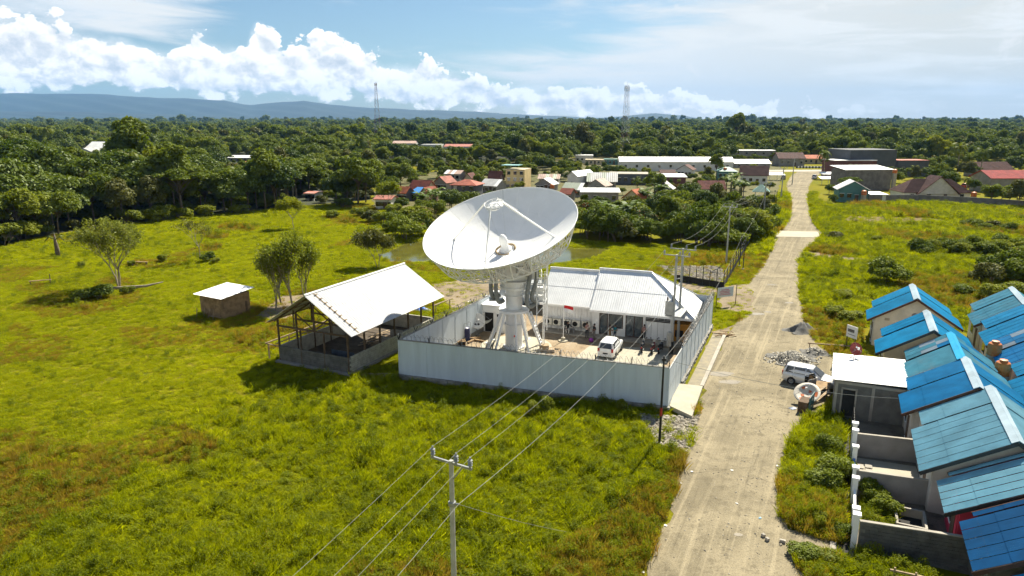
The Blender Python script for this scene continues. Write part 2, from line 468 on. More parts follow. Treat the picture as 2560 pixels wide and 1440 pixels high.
M_ORANGE = mat('orange_plastic', (0.50, 0.13, 0.02), 0.5, 0.1, 2, dirt=((0.30, 0.09, 0.03), 0.4))
M_BLUEP = mat('blue_paint', (0.03, 0.16, 0.42), 0.6, 0.2, 2)
M_NAVY = mat('navy_plastic', (0.018, 0.022, 0.085), 0.4, 0.1, 2)
M_GENSET = mat('generator_yellow', (0.50, 0.22, 0.02), 0.5, 0.08, 2)
M_TARPB = mat('blue_tarp', (0.03, 0.12, 0.45), 0.5, 0.25, 2)
M_TARPD = mat('dark_tarp', (0.045, 0.06, 0.085), 0.6, 0.3, 1.5)
M_PUDDLE = mat('muddy_puddle', (0.27, 0.23, 0.165), 0.2, 0.08, 1.0, spec=0.6)

# ------------------------------------------------------------------ ground sheets
def ring(pts, wob=0.0, n=6, seed=1):
    """closed outline through the points with an uneven edge"""
    rnd = random.Random(seed); out = []
    for i, p in enumerate(pts):
        q = pts[(i + 1) % len(pts)]
        p, q = Vector(p[:2]), Vector(q[:2]); l = (q - p).length
        k = max(1, min(n, int(l / max(0.35, wob * 2.2)))) if wob else 1
        nr = Vector((-(q - p).y, (q - p).x)) / max(l, 1e-6)
        for j in range(k):
            w = p.lerp(q, j / k)
            if wob: w = w + nr * rnd.uniform(-wob, wob)
            out.append(w)
    return out
def sheet(name, pts, z, m, wob=0.0, n=12, seed=1, parent=None):
    import mathutils.geometry as mg
    o2 = ring(pts, wob, n, seed)
    tri = mg.tessellate_polygon([[Vector((p.x, p.y, 0)) for p in o2]])
    me = bpy.data.meshes.new(name)
    vs = [(p.x, p.y, z) for p in o2]; fs = []
    for a, b, c in tri:
        A, B, C_ = o2[a], o2[b], o2[c]
        if (B - A).cross(C_ - A) < 0: b, c = c, b
        fs.append((a, b, c))
    me.from_pydata(vs, [], fs); me.materials.append(m); me.update()
    return link(name, me, parent)
def pl(*pts): return [at(x, y) for x, y in pts]

g = MB()
g.poly([(-15000, -500, 0), (15000, -500, 0), (15000, 14400, 0), (-15000, 14400, 0)])
struct(g.build('ground', M_GROUND), 'grass covered ground of the whole plain')

ROAD_L = [(1608, 1440), (1640, 1350), (1682, 1240), (1716, 1140), (1738, 1075), (1745, 1045), (1757, 965), (1768, 938), (1800, 862), (1835, 812), (1880, 782), (1888, 745), (1868, 712), (1906, 665), (1928, 622), (1936, 590),
          (1950, 576), (1966, 560), (1975, 525), (1972, 485), (1966, 458), (1978, 440), (1995, 428)]
ROAD_R = [(2062, 425), (2048, 436), (2032, 450), (2020, 470), (2022, 495), (2027, 530), (2034, 560), (2060, 585), (2040, 606), (2012, 628), (1999, 655), (2001, 730), (2012, 800), (2030, 846), (2068, 880), (2092, 905), (2090, 985), (2062, 1030),
          (2008, 1052), (1990, 1085), (1968, 1130), (1950, 1200), (1946, 1290), (1975, 1318), (2040, 1345), (2130, 1372), (2120, 1410), (2010, 1390), (1985, 1405), (2015, 1440)]
road_poly = [at(x, y) for x, y in ROAD_L + ROAD_R]
b0, b1 = at(1608, 1440), at(2015, 1440)
back = [b1 - av * 14 + bv * 0.5, b0 - av * 14]
road_poly = road_poly + back
o_road = sheet('road', road_poly, 0.016, M_ROAD, 0.42, 40, 3)
struct(o_road, 'pale gravel road leading past the compound to the village')
# spurs of bare dirt
DIRT_POLYS = {
    'dirt_yard': pl((1075, 712), (1150, 700), (1340, 690), (1345, 745), (1205, 752), (1128, 775), (1105, 742)),
    'dirt_patch': pl((1850, 712), (1868, 708), (1890, 745), (1880, 782), (1800, 775), (1795, 742), (1690, 722), (1690, 702), (1790, 716)),
    'rubble_patch': pl((1585, 1035), (1660, 1040), (1748, 1040), (1738, 1075), (1718, 1130), (1655, 1125), (1610, 1070)),
    'gravel_lot': pl((1640, 665), (1800, 665), (1815, 690), (1800, 706), (1690, 694)),
    'dirt_strip': pl((640, 790), (700, 742), (770, 735), (740, 790), (690, 800)),
    'dirt_verge': pl((1780, 830), (1835, 812), (1800, 862), (1768, 938), (1758, 960), (1742, 945)),
    'dirt_crossing': pl((2020, 628), (2100, 640), (2200, 650), (2110, 652), (2012, 644)),
    'brown_clearing': pl((2120, 540), (2330, 545), (2390, 556), (2200, 566), (2100, 556)),
}
for k, p in DIRT_POLYS.items():
    nm = 'gravel_lot' if 'lot' in k else ('rubble_patch' if 'rubble' in k else 'dirt_patch')
    struct(sheet(nm, p, 0.008 + 0.0004 * len(k), M_RUBBLE if ('rubble' in k or 'lot' in k) else (M_BROWNE if k == 'brown_clearing' else M_DIRT), 0.35, 14, len(k)), 'patch of bare trodden earth')
struct(sheet('village_ground', pl((930, 520), (935, 480), (1000, 442), (1250, 406), (1500, 390), (1930, 388), (1960, 430), (1945, 470), (1940, 500), (1850, 512), (1600, 528), (1440, 520), (1100, 528)), .022, dirt_mat('village_earth', (.085, .085, .025), (.14, .12, .05), (.06, .07, .015)), .6, 10, 2), 'trodden earth and scrub between the village houses')
# culvert slab across the road
p = [at(1934, 578), at(2064, 584), at(2050, 594), at(1938, 590)]
struct(sheet('culvert_slab', [at(1930, 577), at(2066, 580), at(2044, 594), at(1936, 592)], 0.055, M_CONCL, 0.0), 'pale concrete slab crossing the road')
# pond
POND = pl((940, 640), (985, 622), (1012, 606), (1090, 598), (1300, 600), (1420, 618), (1530, 622), (1500, 640), (1452, 652), (1380, 660), (1180, 660), (1040, 655), (985, 656))
def water_mat():
    m = mat('pond_water', (0.10, 0.095, 0.018), 0.10, 0.2, 0.3, spec=0.6)
    T = NT(m.node_tree); bs = T.n['Principled BSDF']
    pos = T.new('ShaderNodeNewGeometry').outputs['Position']
    bp = T.new('ShaderNodeBump', ins={'Strength': 0.08, 'Distance': 0.05, 'Height': T.noise(pos, 1.2, 3, 0.5)})
    T.l.new(bp.outputs[0], bs.inputs['Normal'])
    return m
struct(sheet('pond_water', POND, 0.02, water_mat(), 0.5, 10, 5), 'murky green pond behind the compound')
# puddles on the road
for x, y, a, b in ((1892, 785, 0.95, 0.55), (1919, 780, 0.5, 0.3), (1800, 935, 1.2, 0.6), (1822, 955, 1.1, 0.45), (1972, 757, 0.55, 0.35), (1928, 712, 0.8, 0.3), (1846, 1337, 0.25, 0.16)):
    c = at(x, y); q = [c + Vector((math.cos(t) * a * random.uniform(.75, 1.2), math.sin(t) * b * random.uniform(.75, 1.2), 0)) for t in np.linspace(0, 2*math.pi, 13)[:-1]]
    struct(sheet('puddle', q, 0.024, M_PUDDLE), 'small muddy puddle on the gravel road')
# street at the far end of the village with its kerb
e = MB(); e.poly([at(1900, 430) + Vector((0, 0, .03)), at(2110, 428) + Vector((0, 0, .03)), at(2110, 424) + Vector((0, 0, .03)), at(1900, 425) + Vector((0, 0, .03))])
struct(e.build('street', M_CONC), 'paved cross street at the end of the gravel road')
kerb = thing('painted_kerb', 'black and white painted kerb along the cross street', 'kerb')
k0, k1 = at(1990, 420), at(2085, 421)
for i in range(24):
    MB().beam(k0.lerp(k1, i / 24) + Vector((0, 0, .45)), k0.lerp(k1, (i + 1) / 24) + Vector((0, 0, .45)), 0.5, 0.9).build('kerb_stone', M_WHITE if i % 2 else M_BLACK, kerb)
# ------------------------------------------------------------------ compound wall
WZ0, WZ1 = 0.45, 3.55
WFL, WFR, WBR = Vector((-9.8, 56.8, 0)), Vector((12.07, 49.85, 0)), Vector((21.7, 72.0, 0))
WBL = WFL + (Vector((-3.2, 70.9, 0)) - WFL) * 1.72
WBR2 = WBR + (WBL - WBR).normalized() * 0.2
COMPOUND = [WFL, WFR, WBR, WBL]
cw = thing('perimeter_wall', 'white panelled compound wall topped with coiled razor wire', 'wall', WFL)
def wall_run(p, q, n, gap=0.0):
    d = (q - p); l = d.length; d = d / l; nr = Vector((d.y, -d.x, 0))
    for i in range(n):
        a = p + d * (l * i / n + 0.06); b = p + d * (l * (i + 1) / n - 0.06)
        t = random.uniform(-0.012, 0.012)
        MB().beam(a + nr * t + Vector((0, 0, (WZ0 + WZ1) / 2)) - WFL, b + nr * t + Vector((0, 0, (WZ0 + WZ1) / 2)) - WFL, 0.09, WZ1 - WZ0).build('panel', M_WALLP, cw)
    po = MB()
    for i in range(n + 1):
        a = p + d * (l * i / n) - WFL
        po.box(a + Vector((0, 0, (WZ0 + WZ1) / 2 + 0.01)), (0.13, 0.15, WZ1 - WZ0 + 0.02), math.atan2(d.y, d.x))
        o = po.build('post', M_WALLP, cw); po = MB()
    MB().beam(p + Vector((0, 0, WZ1 + 0.045)) - WFL, q + Vector((0, 0, WZ1 + 0.045)) - WFL, 0.17, 0.05).build('coping', M_PLASTERG, cw)
    # wire: V posts and coil
    vp = MB()
    k = int(l / 2.6)
    for i in range(k + 1):
        a = p + d * (l * i / k) - WFL + Vector((0, 0, WZ1 + 0.05))
        vp.beam(a, a + nr * 0.22 + Vector((0, 0, 0.5)), 0.05); vp.beam(a, a - nr * 0.22 + Vector((0, 0, 0.5)), 0.05)
    o = vp.build('wire_post', M_BLACK, cw); o['kind'] = 'stuff'
    pts = []; turns = int(l / 0.42); rr = random.Random(int(l * 10))
    for i in range(turns * 10 + 1):
        a = 2 * math.pi * i / 10; u = l * i / (turns * 10)
        r = 0.27 + 0.03 * math.sin(i * 0.37)
        pts.append(p - WFL + d * (u + 0.10 * math.cos(a + 1)) + nr * (r * math.cos(a)) + Vector((0, 0, WZ1 + 0.33 + r * math.sin(a))))
    wb = MB(); wb.tube(pts, 0.016, 3)
    for h in (0.12, 0.42): wb.tube([p - WFL + Vector((0, 0, WZ1 + h)), q - WFL + Vector((0, 0, WZ1 + h))], 0.009, 3)
    wb.build('razor_wire', M_GREYM, cw)
    # rubble-stone foundation
    fb = MB(); rnd = random.Random(int(l * 7))
    for row in range(2):
        u = 0
        while u < l:
            w = rnd.uniform(0.22, 0.5)
            fb.box(p - WFL + d * min(u + w / 2, l) + nr * rnd.uniform(0.06, 0.16) + Vector((0, 0, 0.10 + row * 0.23)), (w * 0.95, 0.3, rnd.uniform(0.2, 0.25)), math.atan2(d.y, d.x) + rnd.uniform(-.1, .1))
            u += w
    o = fb.build('foundation_stones', M_STONE, cw); o['kind'] = 'stuff'
    MB().beam(p - WFL + Vector((0, 0, 0.2)), q - WFL + Vector((0, 0, 0.2)), 0.34, 0.5).build('foundation', M_MORTAR, cw)
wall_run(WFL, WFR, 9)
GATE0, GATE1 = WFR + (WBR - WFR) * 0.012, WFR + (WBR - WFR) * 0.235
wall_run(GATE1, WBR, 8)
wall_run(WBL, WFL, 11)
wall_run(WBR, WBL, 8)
gt = thing('sliding_gate', 'white steel compound gate above the concrete ramp', 'gate', GATE0)
gd = (GATE1 - GATE0)
for i in range(4):
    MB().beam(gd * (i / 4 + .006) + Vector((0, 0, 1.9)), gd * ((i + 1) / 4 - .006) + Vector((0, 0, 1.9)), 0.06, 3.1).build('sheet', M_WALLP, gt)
MB().beam(Vector((0, 0, .28)), gd + Vector((0, 0, .28)), 0.1, 0.1).build('bottom_rail', M_GREYM, gt); MB().beam(Vector((0, 0, 3.47)), gd + Vector((0, 0, 3.47)), 0.09, 0.06).build('top_rail', M_GREYM, gt)
# ramp outside the gate and drain with its kerb along the road
r0 = [at(1692, 958, .42), at(1757, 965, .36), at(1730, 1040, .34), at(1674, 1014, .42)]
rp = MB(); rp.slab(list(reversed(r0)), 0.32); o = rp.build('gate_ramp', M_CONCL)
tag(o, 'pale concrete ramp slab bridging the drain at the compound gate', 'ramp')
dr = thing('roadside_drain', 'concrete edged drain running beside the right compound wall', 'drain', GATE1)
dd = (WBR - GATE1); dn = Vector((dd.y, -dd.x, 0)).normalized()
MB().beam(dn * 1.75 + dd * 0.02 + Vector((0, 0, .1)), dn * 1.75 + dd * 0.86 + Vector((0, 0, .1)), 0.32, 0.22).build('kerb', M_CONC, dr)
MB().beam(dn * 1.05 + dd * 0.02 + Vector((0, 0, .012)), dn * 1.05 + dd * 0.9 + Vector((0, 0, .012)), 1.05, 0.012).build('bed', mat('drain_mud', (0.13, 0.10, 0.04), 0.5, 0.3, 1.5), dr)
# yard
struct(sheet('yard', [WFL, WFR, WBR, WBL], 0.012, dirt_mat('yard_gravel', (0.27, 0.20, 0.125), (0.36, 0.29, 0.20), (0.19, 0.14, 0.09))), 'gravel yard inside the compound wall')
struct(sheet('parking_slab', [at(1473, 866), at(1672, 872), at(1668, 905), at(1640, 935), at(1425, 905)], 0.05, M_CONCL), 'pale concrete parking slab')

# ------------------------------------------------------------------ big antenna
PED = Vector((0.2, 65.4, 0))
ant = thing('satellite_antenna', 'huge white satellite dish antenna on a pedestal in the compound', 'antenna', PED)
nrm = Vector((-0.212, -0.339, 0.917)).normalized()
RD, DEP = 7.45, 2.85
FO = RD * RD / (4 * DEP)
VTX = Vector((-1.2, 64.6, 12.45)) - nrm * DEP - PED
zq = nrm.to_track_quat('Z', 'Y').to_matrix()
DM = Matrix.Translation(VTX) @ zq.to_4x4()
def D(x, y, z): return DM @ Vector((x, y, z))
def Dp(r, a, off=0.0): return D(r * math.cos(a), r * math.sin(a), r * r / (4 * FO) - off)
M_DISH = mat('dish_white', (0.80, 0.795, 0.78), 0.38, 0.03, 0.7, dirt=((0.66, 0.64, 0.60), 0.3), spec=0.5)
M_ANTW = mat('antenna_white', (0.76, 0.76, 0.74), 0.5, 0.05, 1.5, dirt=((0.50, 0.47, 0.41), 0.35))
rim_r = [0.75, 2.7, 5.05, RD]
for k, n in ((0, 12), (1, 24), (2, 24)):
    for i in range(n):
        a0, a1 = 2 * math.pi * i / n, 2 * math.pi * (i + 1) / n
        pm = MB(); vs = []; NR, NA = 5, 4
        for u in range(NR + 1):
            r = rim_r[k] + (rim_r[k+1] - rim_r[k]) * u / NR
            if u == 0: r += 0.003
            if u == NR: r -= 0.003
            g_ = 0.006 / r
            for w in range(NA + 1):
                a = a0 + g_ + (a1 - a0 - 2 * g_) * w / NA
                vs.append(Dp(r, a))
        nv = len(vs); fs = []
        vs2 = vs + [v - nrm * 0.035 for v in vs]
        for u in range(NR):
            for w in range(NA):
                q = u * (NA + 1) + w
                fs.append((q, q + NA + 1, q + NA + 2, q + 1)); fs.append((nv + q, nv + q + 1, nv + q + NA + 2, nv + q + NA + 1))
        for u in range(NR):
            q = u * (NA + 1); fs.append((q, nv + q, nv + q + NA + 1, q + NA + 1)); q += NA; fs.append((q, q + NA + 1, nv + q + NA + 1, nv + q))
        for w in range(NA):
            q = NR * (NA + 1) + w; fs.append((q, nv + q, nv + q + 1, q + 1)); fs.append((w, w + 1, nv + w + 1, nv + w))
        pm.add(vs2, fs); _me = pm.mesh('reflector_panel', M_DISH); smooth_by_angle(_me, 30); link('reflector_panel', _me, ant)
hb = MB(); hb.add([D(0.78 * math.cos(a), 0.78 * math.sin(a), 0.02) for a in np.linspace(0, 2*math.pi, 25)[:-1]], [tuple(range(24))])
hb.build('centre_plate', M_DISH, ant)
# back structure: 24 truss ribs, hoops
def bz(r): return r * r / (4 * FO) - 1.45 - 0.55 * (1 - r / RD)
rs = [1.2, 2.6, 4.0, 5.3, 6.55]
for i in range(24):
    a = 2 * math.pi * (i + .5) / 24; rb = MB()
    tp = [Dp(r, a, 0.10) for r in rs]; bt = [D(r * math.cos(a), r * math.sin(a), bz(r)) for r in rs]
    rim_pt = Dp(RD - .05, a, 0.06); rb.tube(tp + [rim_pt], 0.05, 4); rb.tube(bt + [rim_pt], 0.055, 4)
    for j in range(len(rs)):
        rb.cyl(tp[j], bt[j], 0.04, n=4)
        if j: rb.cyl(bt[j-1], tp[j], 0.04, n=4)
    rb.build('truss_rib', M_ANTW, ant)
for j, r in enumerate(rs):
    hp = MB()
    for off in ((0.12, None), (None, 1)):
        pts = []
        for i in range(25):
            a = 2 * math.pi * (i + .5) / 24
            pts.append(Dp(r, a, 0.14) if off[0] else D(r * math.cos(a), r * math.sin(a), bz(r)))
        hp.tube(pts, 0.042, 4)
    hp.build('hoop', M_ANTW, ant)
lc = MB()
for i in range(24):
    a, b = 2 * math.pi * (i + .5) / 24, 2 * math.pi * (i + 1.5) / 24
    for j in (2, 3, 4):
        r0_, r1_ = rs[j-1], rs[j]
        lc.cyl(D(r0_ * math.cos(a), r0_ * math.sin(a), bz(r0_)), D(r1_ * math.cos(b), r1_ * math.sin(b), bz(r1_)), 0.036, n=4)
    r1_ = rs[4]; lc.cyl(D(r1_ * math.cos(a), r1_ * math.sin(a), bz(r1_)), Dp(RD - .05, b, 0.06), 0.036, n=4); lc.cyl(D(r1_ * math.cos(b), r1_ * math.sin(b), bz(r1_)), Dp(RD - .05, a, 0.06), 0.036, n=4)
lc.build('diagonal_bracing', M_ANTW, ant)
rr = MB(); rr.tube([Dp(RD + 0.01, 2 * math.pi * i / 72, 0.03) for i in range(73)], 0.045, 5, cap=False); rr.build('rim', M_ANTW, ant)
hub = MB()
def dl(prof, n=24):
    mb = MB(); mb.lathe(prof, n); mb.v = [tuple(DM @ Vector(v)) for v in mb.v]; return mb
dl([(1.3, -2.05), (1.35, -1.2), (1.3, -0.25)]).build('hub', M_ANTW, ant, True)
# feed horn in the middle, subreflector on four legs
dl([(0.62, 0.02), (0.62, 0.16), (0.52, 0.2), (0.34, 0.55), (0.42, 1.0), (0.36, 1.4), (0.16, 1.72), (0.03, 1.75)], 20).build('feed_horn', M_ANTW, ant, True)
fc = MB(); fc.tube([D(0.95 * math.cos(t), 0.95 * math.sin(t), 0.10 + .05 * math.sin(2*t)) for t in np.linspace(0.2, 5.6, 20)], 0.09, 6); fc.build('feed_collar', mat('tan_canvas', (0.30, 0.22, 0.12), .8), ant, True)
SUBH = 4.75
dl([(0.05, SUBH - 0.28), (0.45, SUBH - 0.15), (0.82, SUBH + 0.08), (0.85, SUBH + 0.12), (0.4, SUBH + .16), (0.05, SUBH + .18)], 24).build('subreflector', M_DISH, ant, True)
sf = MB()
for r in (0.35, 0.9): sf.tube([D(r * math.cos(t), r * math.sin(t), SUBH + 0.42) for t in np.linspace(0, 2*math.pi, 17)], 0.035, 5)
for i in range(8):
    t = 2*math.pi*i/8; sf.cyl(D(.35*math.cos(t), .35*math.sin(t), SUBH+.42), D(.9*math.cos(t), .9*math.sin(t), SUBH+.42), .025, n=4); sf.cyl(D(.8*math.cos(t), .8*math.sin(t), SUBH+.1), D(.9*math.cos(t), .9*math.sin(t), SUBH+.42), .02, n=4)
sf.build('subreflector_frame', M_ANTW, ant)
for i in range(4):
    a = R(12) + i * math.pi / 2
    p0 = Dp(5.15, a, -0.02); p1 = D(0.9 * math.cos(a), 0.9 * math.sin(a), SUBH + 0.45)
    lg = MB(); lg.beam(p0, p1, 0.10, 0.15, nrm); lg.box(p0, (0.3, 0.3, 0.12)); lg.build('feed_leg', M_ANTW, ant)
MB().cyl(D(0.5, 0.9, SUBH + .4), D(0.5, 0.9, SUBH + .4) + Vector((-.05, 0, 2.0)), 0.022, 0.008, 4).build('lightning_rod', M_GREYM, ant)
# pedestal
def ring_bolts(mb, r, z, n, s=0.06):
    for i in range(n):
        t = 2*math.pi*i/n; mb.box((r*math.cos(t), r*math.sin(t), z), (s, s, s*1.6), t)
pd = MB(); pd.lathe([(1.08, 0), (1.08, .18), (0.86, .2), (0.86, 2.35), (0.97, 2.36), (0.97, 2.55), (0.84, 2.56), (0.82, 3.75), (1.5, 3.8), (1.5, 4.02), (0.98, 4.05)], 28); ring_bolts(pd, 1.08, .24, 28); ring_bolts(pd, 1.04, 2.62, 24); pd.build('lower_column', M_ANTW, ant, False)
pu = MB(); pu.lathe([(0.82, 4.06), (0.82, 5.3), (0.92, 5.31), (0.92, 5.45), (0.80, 5.46), (0.80, 6.1), (1.38, 6.12), (1.38, 6.34), (1.3, 6.36), (1.3, 6.75), (1.42, 6.77), (1.42, 6.95), (0.75, 6.97), (0.72, 7.6)], 28); ring_bolts(pu, 1.0, 5.56, 24); ring_bolts(pu, 1.36, 6.42, 30); pu.build('azimuth_turret', M_ANTW, ant, False)
pd2 = MB(); pd2.box((0.0, 0.0, 7.75), (2.3, 1.7, 1.5), R(12)); pd2.box((-1.2, -.1, 8.3), (.35, 1.9, 2.4), R(12)); pd2.box((1.15, .15, 8.3), (.35, 1.9, 2.4), R(12)); pd2.box((-0.1, -0.1, 9.0), (1.9, 2.2, 0.9), R(12)); pd2.box((-1.55, -.5, 7.6), (.5, .9, .8), R(12)); pd2.box((1.6, -.2, 7.5), (.6, .8, .7), R(12)); pd2.box((0.6, -0.9, 8.2), (0.7, 0.5, 0.5), R(20)); pd2.beam((0.1, 0.2, 8.8), VTX - nrm * 1.3, 1.2, 1.2); pd2.build('elevation_housing', M_ANTW, ant)
jk = MB(); jk.cyl((0.5, 0.9, 7.3), D(1.0, 3.8, bz(3.8)), 0.14, 0.1, 8); jk.cyl((-.5, .9, 7.3), D(-1.0, 3.6, bz(3.6)), 0.14, 0.1, 8); jk.build('elevation_jack', M_ANTW, ant)
pl_ = MB()
pl_.box((0, 0, 3.99), (0.01, 0.01, 0.01)); 
for i in range(10):
    t = 2*math.pi*(i + .5)/10 + (0.10 if i % 2 else -0.10)
    lg = MB(); lg.cyl((1.28*math.cos(t), 1.28*math.sin(t), 3.85), (2.85*math.cos(t), 2.85*math.sin(t), 0.1), 0.115, n=10); lg.box((2.85*math.cos(t), 2.85*math.sin(t), .1), (.5, .5, .08), t); lg.build('strut', M_ANTW, ant, False)
# service platform on the right with ladder, rails, cabinets and cable hoses
for _c, _d in (((1.95, 0.2, 5.0), (2.0, 2.6, 0.08)), ((-1.75, 0.3, 5.0), (1.4, 2.0, 0.08)), ((2.0, 0.5, 6.6), (1.5, 1.6, .07))): MB().box(_c, _d).build('platform', M_GREYM, ant)
rl = MB()
for x, y in ((1.0, -1.1), (2.0, -1.1), (2.95, -1.1), (2.95, .2), (2.95, 1.5), (1.0, 1.5)):
    rl.cyl((x, y, 5.0), (x, y, 6.1), 0.035, n=5)
for h in (5.5, 6.1): rl.tube([(1.0, -1.1, h), (2.95, -1.1, h), (2.95, 1.5, h), (1.0, 1.5, h)], 0.032, 5)
for x, y in ((1.3, -.3), (2.7, -.3), (2.7, 1.3)): rl.cyl((x, y, 6.6), (x, y, 7.7), 0.032, n=5)
for h in (7.15, 7.7): rl.tube([(1.3, -.3, h), (2.7, -.3, h), (2.7, 1.3, h)], 0.03, 5)
for x, y in ((2.95, -1.1), (2.95, 1.5), (1.2, 1.5)): rl.cyl((x, y, 0), (x, y, 8.0 if y < 0 else 5.0), 0.05, n=6)
rl.build('railing', M_ANTW, ant)
cg = MB()
for z in (5.0, 6.2, 7.4, 8.4):
    cg.tube([(2.2, -1.2, z), (3.2, -1.2, z), (3.2, .4, z), (2.2, .4, z), (2.2, -1.2, z)], .045, 5)
for x, y in ((2.2, -1.2), (3.2, -1.2), (3.2, .4)): cg.cyl((x, y, 2.2), (x, y, 8.6), .05, n=5)
for z in (2.6, 3.8, 5.0, 6.2): cg.cyl((2.2, -1.2, z), (3.2, -1.2, z + 1.2), .04, n=5)
cg.build('access_cage', M_ANTW, ant)
ld = MB()
for sy in (-.3, .3): ld.beam((1.55 + sy*.3, -.9 + sy, 3.9), (2.75 + sy*.3, -1.2 + sy, 0.5), 0.06, 0.14)
for i in range(11):
    u = i / 10.5; ld.beam((1.55 + 1.2*u - .09, -.9 - .3*u - .3, 3.85 - 3.4*u), (1.55 + 1.2*u + .09, -.9 - .3*u + .3, 3.85 - 3.4*u), 0.2, 0.04)
ld.build('ladder', M_ANTW, ant)
st = MB(); st.box((2.95, -1.2, .35), (.9, .8, .7)); st.box((3.6, -1.3, .17), (.7, .8, .34)); st.build('wooden_step', M_WOOD, ant)
for x, y, z, d in ((2.55, 1.0, 5.5, (.7, .6, .95)), (-1.9, .5, 5.35, (.9, .7, .6)), (2.6, -.7, 5.3, (.5, .4, .55))):
    MB().box((x, y, z), d).build('cabinet', M_BLACK if x < 2.6 and x > 0 and z < 5.4 else M_ANTW, ant)
M_HOSE = mat('grey_hose', (0.20, 0.21, 0.20), 0.6, 0.1, 3)
def hose(pts, r=0.2):
    # smooth corrugated pipe through the points
    P_ = [Vector(p) for p in pts]; out = []
    for i in range(len(P_) - 1):
        a, b, c, d = P_[max(i-1, 0)], P_[i], P_[i+1], P_[min(i+2, len(P_)-1)]
        for k in range(10):
            t = k / 10
            out.append(0.5 * ((2*b) + (c-a)*t + (2*a-5*b+4*c-d)*t*t + (3*b-a-3*c+d)*t**3))
    out.append(P_[-1])
    mb = MB(); mb.tube(out, [r * (1.0 + 0.07 * (k % 2)) for k in range(len(out))], 10); mb.build('cable_hose', M_HOSE, ant, False)
hose([(1.35, -1.0, 8.7), (1.5, -1.15, 7.6), (1.3, -1.3, 6.2), (1.25, -1.35, 5.0), (1.55, -1.2, 4.55), (2.1, -.7, 4.75)], .21)
hose([(2.0, -.9, 8.6), (2.2, -1.0, 7.6), (1.95, -1.1, 6.4), (1.7, -1.1, 5.5), (2.0, -.9, 5.05), (2.5, -.4, 5.2)], .21)
hose([(-1.55, -.6, 7.9), (-1.75, -.8, 6.8), (-1.7, -.9, 5.6), (-1.45, -.8, 4.9), (-1.0, -.4, 4.95)], .2)
hose([(-2.1, -.4, 7.7), (-2.25, -.5, 6.6), (-2.2, -.6, 5.8), (-1.95, -.5, 5.35), (-1.4, -.1, 5.4)], .2)
MB().box((0.05, -1.0, 1.45), (.28, .04, .3)).build('warning_plate', mat('plate_white', (.75, .7, .68), .5), ant)
MB().box((0.05, -1.03, 1.5), (.15, .02, .16)).build('warning_mark', mat('mark_red', (.6, .03, .03), .5), ant)
pad = MB(); pad.lathe([(3.6, 0), (3.6, .09), (0.01, .1)], 40, (0.2, 0.1, 0)); struct(pad.build('antenna_pad', M_CONCL, None, False, PED), 'round concrete pad under the antenna')
# ------------------------------------------------------------------ corrugated roofs: every sheet a piece of its own
def roof_slope(parent, e0, e1, r1, r0, m, sw=0.85, rows=1, wave=0.2, amp=0.03, name='roof_sheet', mats=None, lap=0.05, th=True):
    """sheets between the eave e0-e1 and the ridge r0-r1 (local points of the parent)"""
    e0, e1, r0, r1 = Vector(e0), Vector(e1), Vector(r0), Vector(r1)
    W = (e1 - e0); w = W.length; U = W / w
    nn = U.cross(((r0 + r1) / 2) - ((e0 + e1) / 2)).normalized()
    if nn.z < 0: nn = -nn
    V = nn.cross(U).normalized()
    if V.z < 0: V = -V
    def uv(p): d = p - e0; return d.dot(U), d.dot(V)
    (a0, h0), (a1, h1) = uv(r0), uv(r1)
    H = max(h0, h1)
    def vmax(u):
        if u < a0: return h0 * (u / a0) if a0 > 1e-6 else 0
        if u > a1: return h1 * (w - u) / (w - a1) if w - a1 > 1e-6 else 0
        return h0 + (h1 - h0) * ((u - a0) / max(a1 - a0, 1e-6))
    umin, umax = min(0, a0), max(w, a1)
    n = max(1, round((umax - umin) / sw)); out = []
    for i in range(n):
        u0, u1 = umin + (umax - umin) * i / n, umin + (umax - umin) * (i + 1) / n
        for j in range(rows):
            k = max(2, int(round((u1 - u0) / (wave / 2)))); vs = []; fs = []
            lift = 0.006 * (j % 2) + 0.003 * (i % 2)
            for q in range(k + 1):
                u = u0 + (min(u1 + .05, umax) - u0) * q / k
                top = max(0.0, vmax(min(max(u, umin + 1e-4), umax - 1e-4)))
                v0_, v1_ = H * j / rows - (lap if j else 0), H * (j + 1) / rows
                v0_, v1_ = min(v0_, top), min(v1_, top)
                wv = amp * (1 if q % 2 else -1) + lift
                vs += [e0 + U * u + V * v0_ + nn * (wv + 0.01), e0 + U * u + V * v1_ + nn * wv]
            if all((vs[2*q] - vs[2*q+1]).length < 0.02 for q in range(k + 1)): continue
            for q in range(k): fs.append((2*q, 2*q+2, 2*q+3, 2*q+1))
            mm = m if mats is None else random.choices([x for x, _ in mats], [y for _, y in mats])[0]
            out.append(MB().add(vs, fs).build(name, mm, parent))
    return out

E0 = Vector((18.0, 65.1, 0)); ew = Vector((-0.938, 0.346, 0)).normalized(); ed = Vector((0.346, 0.938, 0)).normalized()
off = thing('office_building', 'white office building with hipped white metal roof inside the compound', 'building', E0)
def O(w, d, z=0): return ew * w + ed * d + Vector((0, 0, z))
ZE, ZR, ZL = 3.0, 6.4, 6.12
DB = 8.9
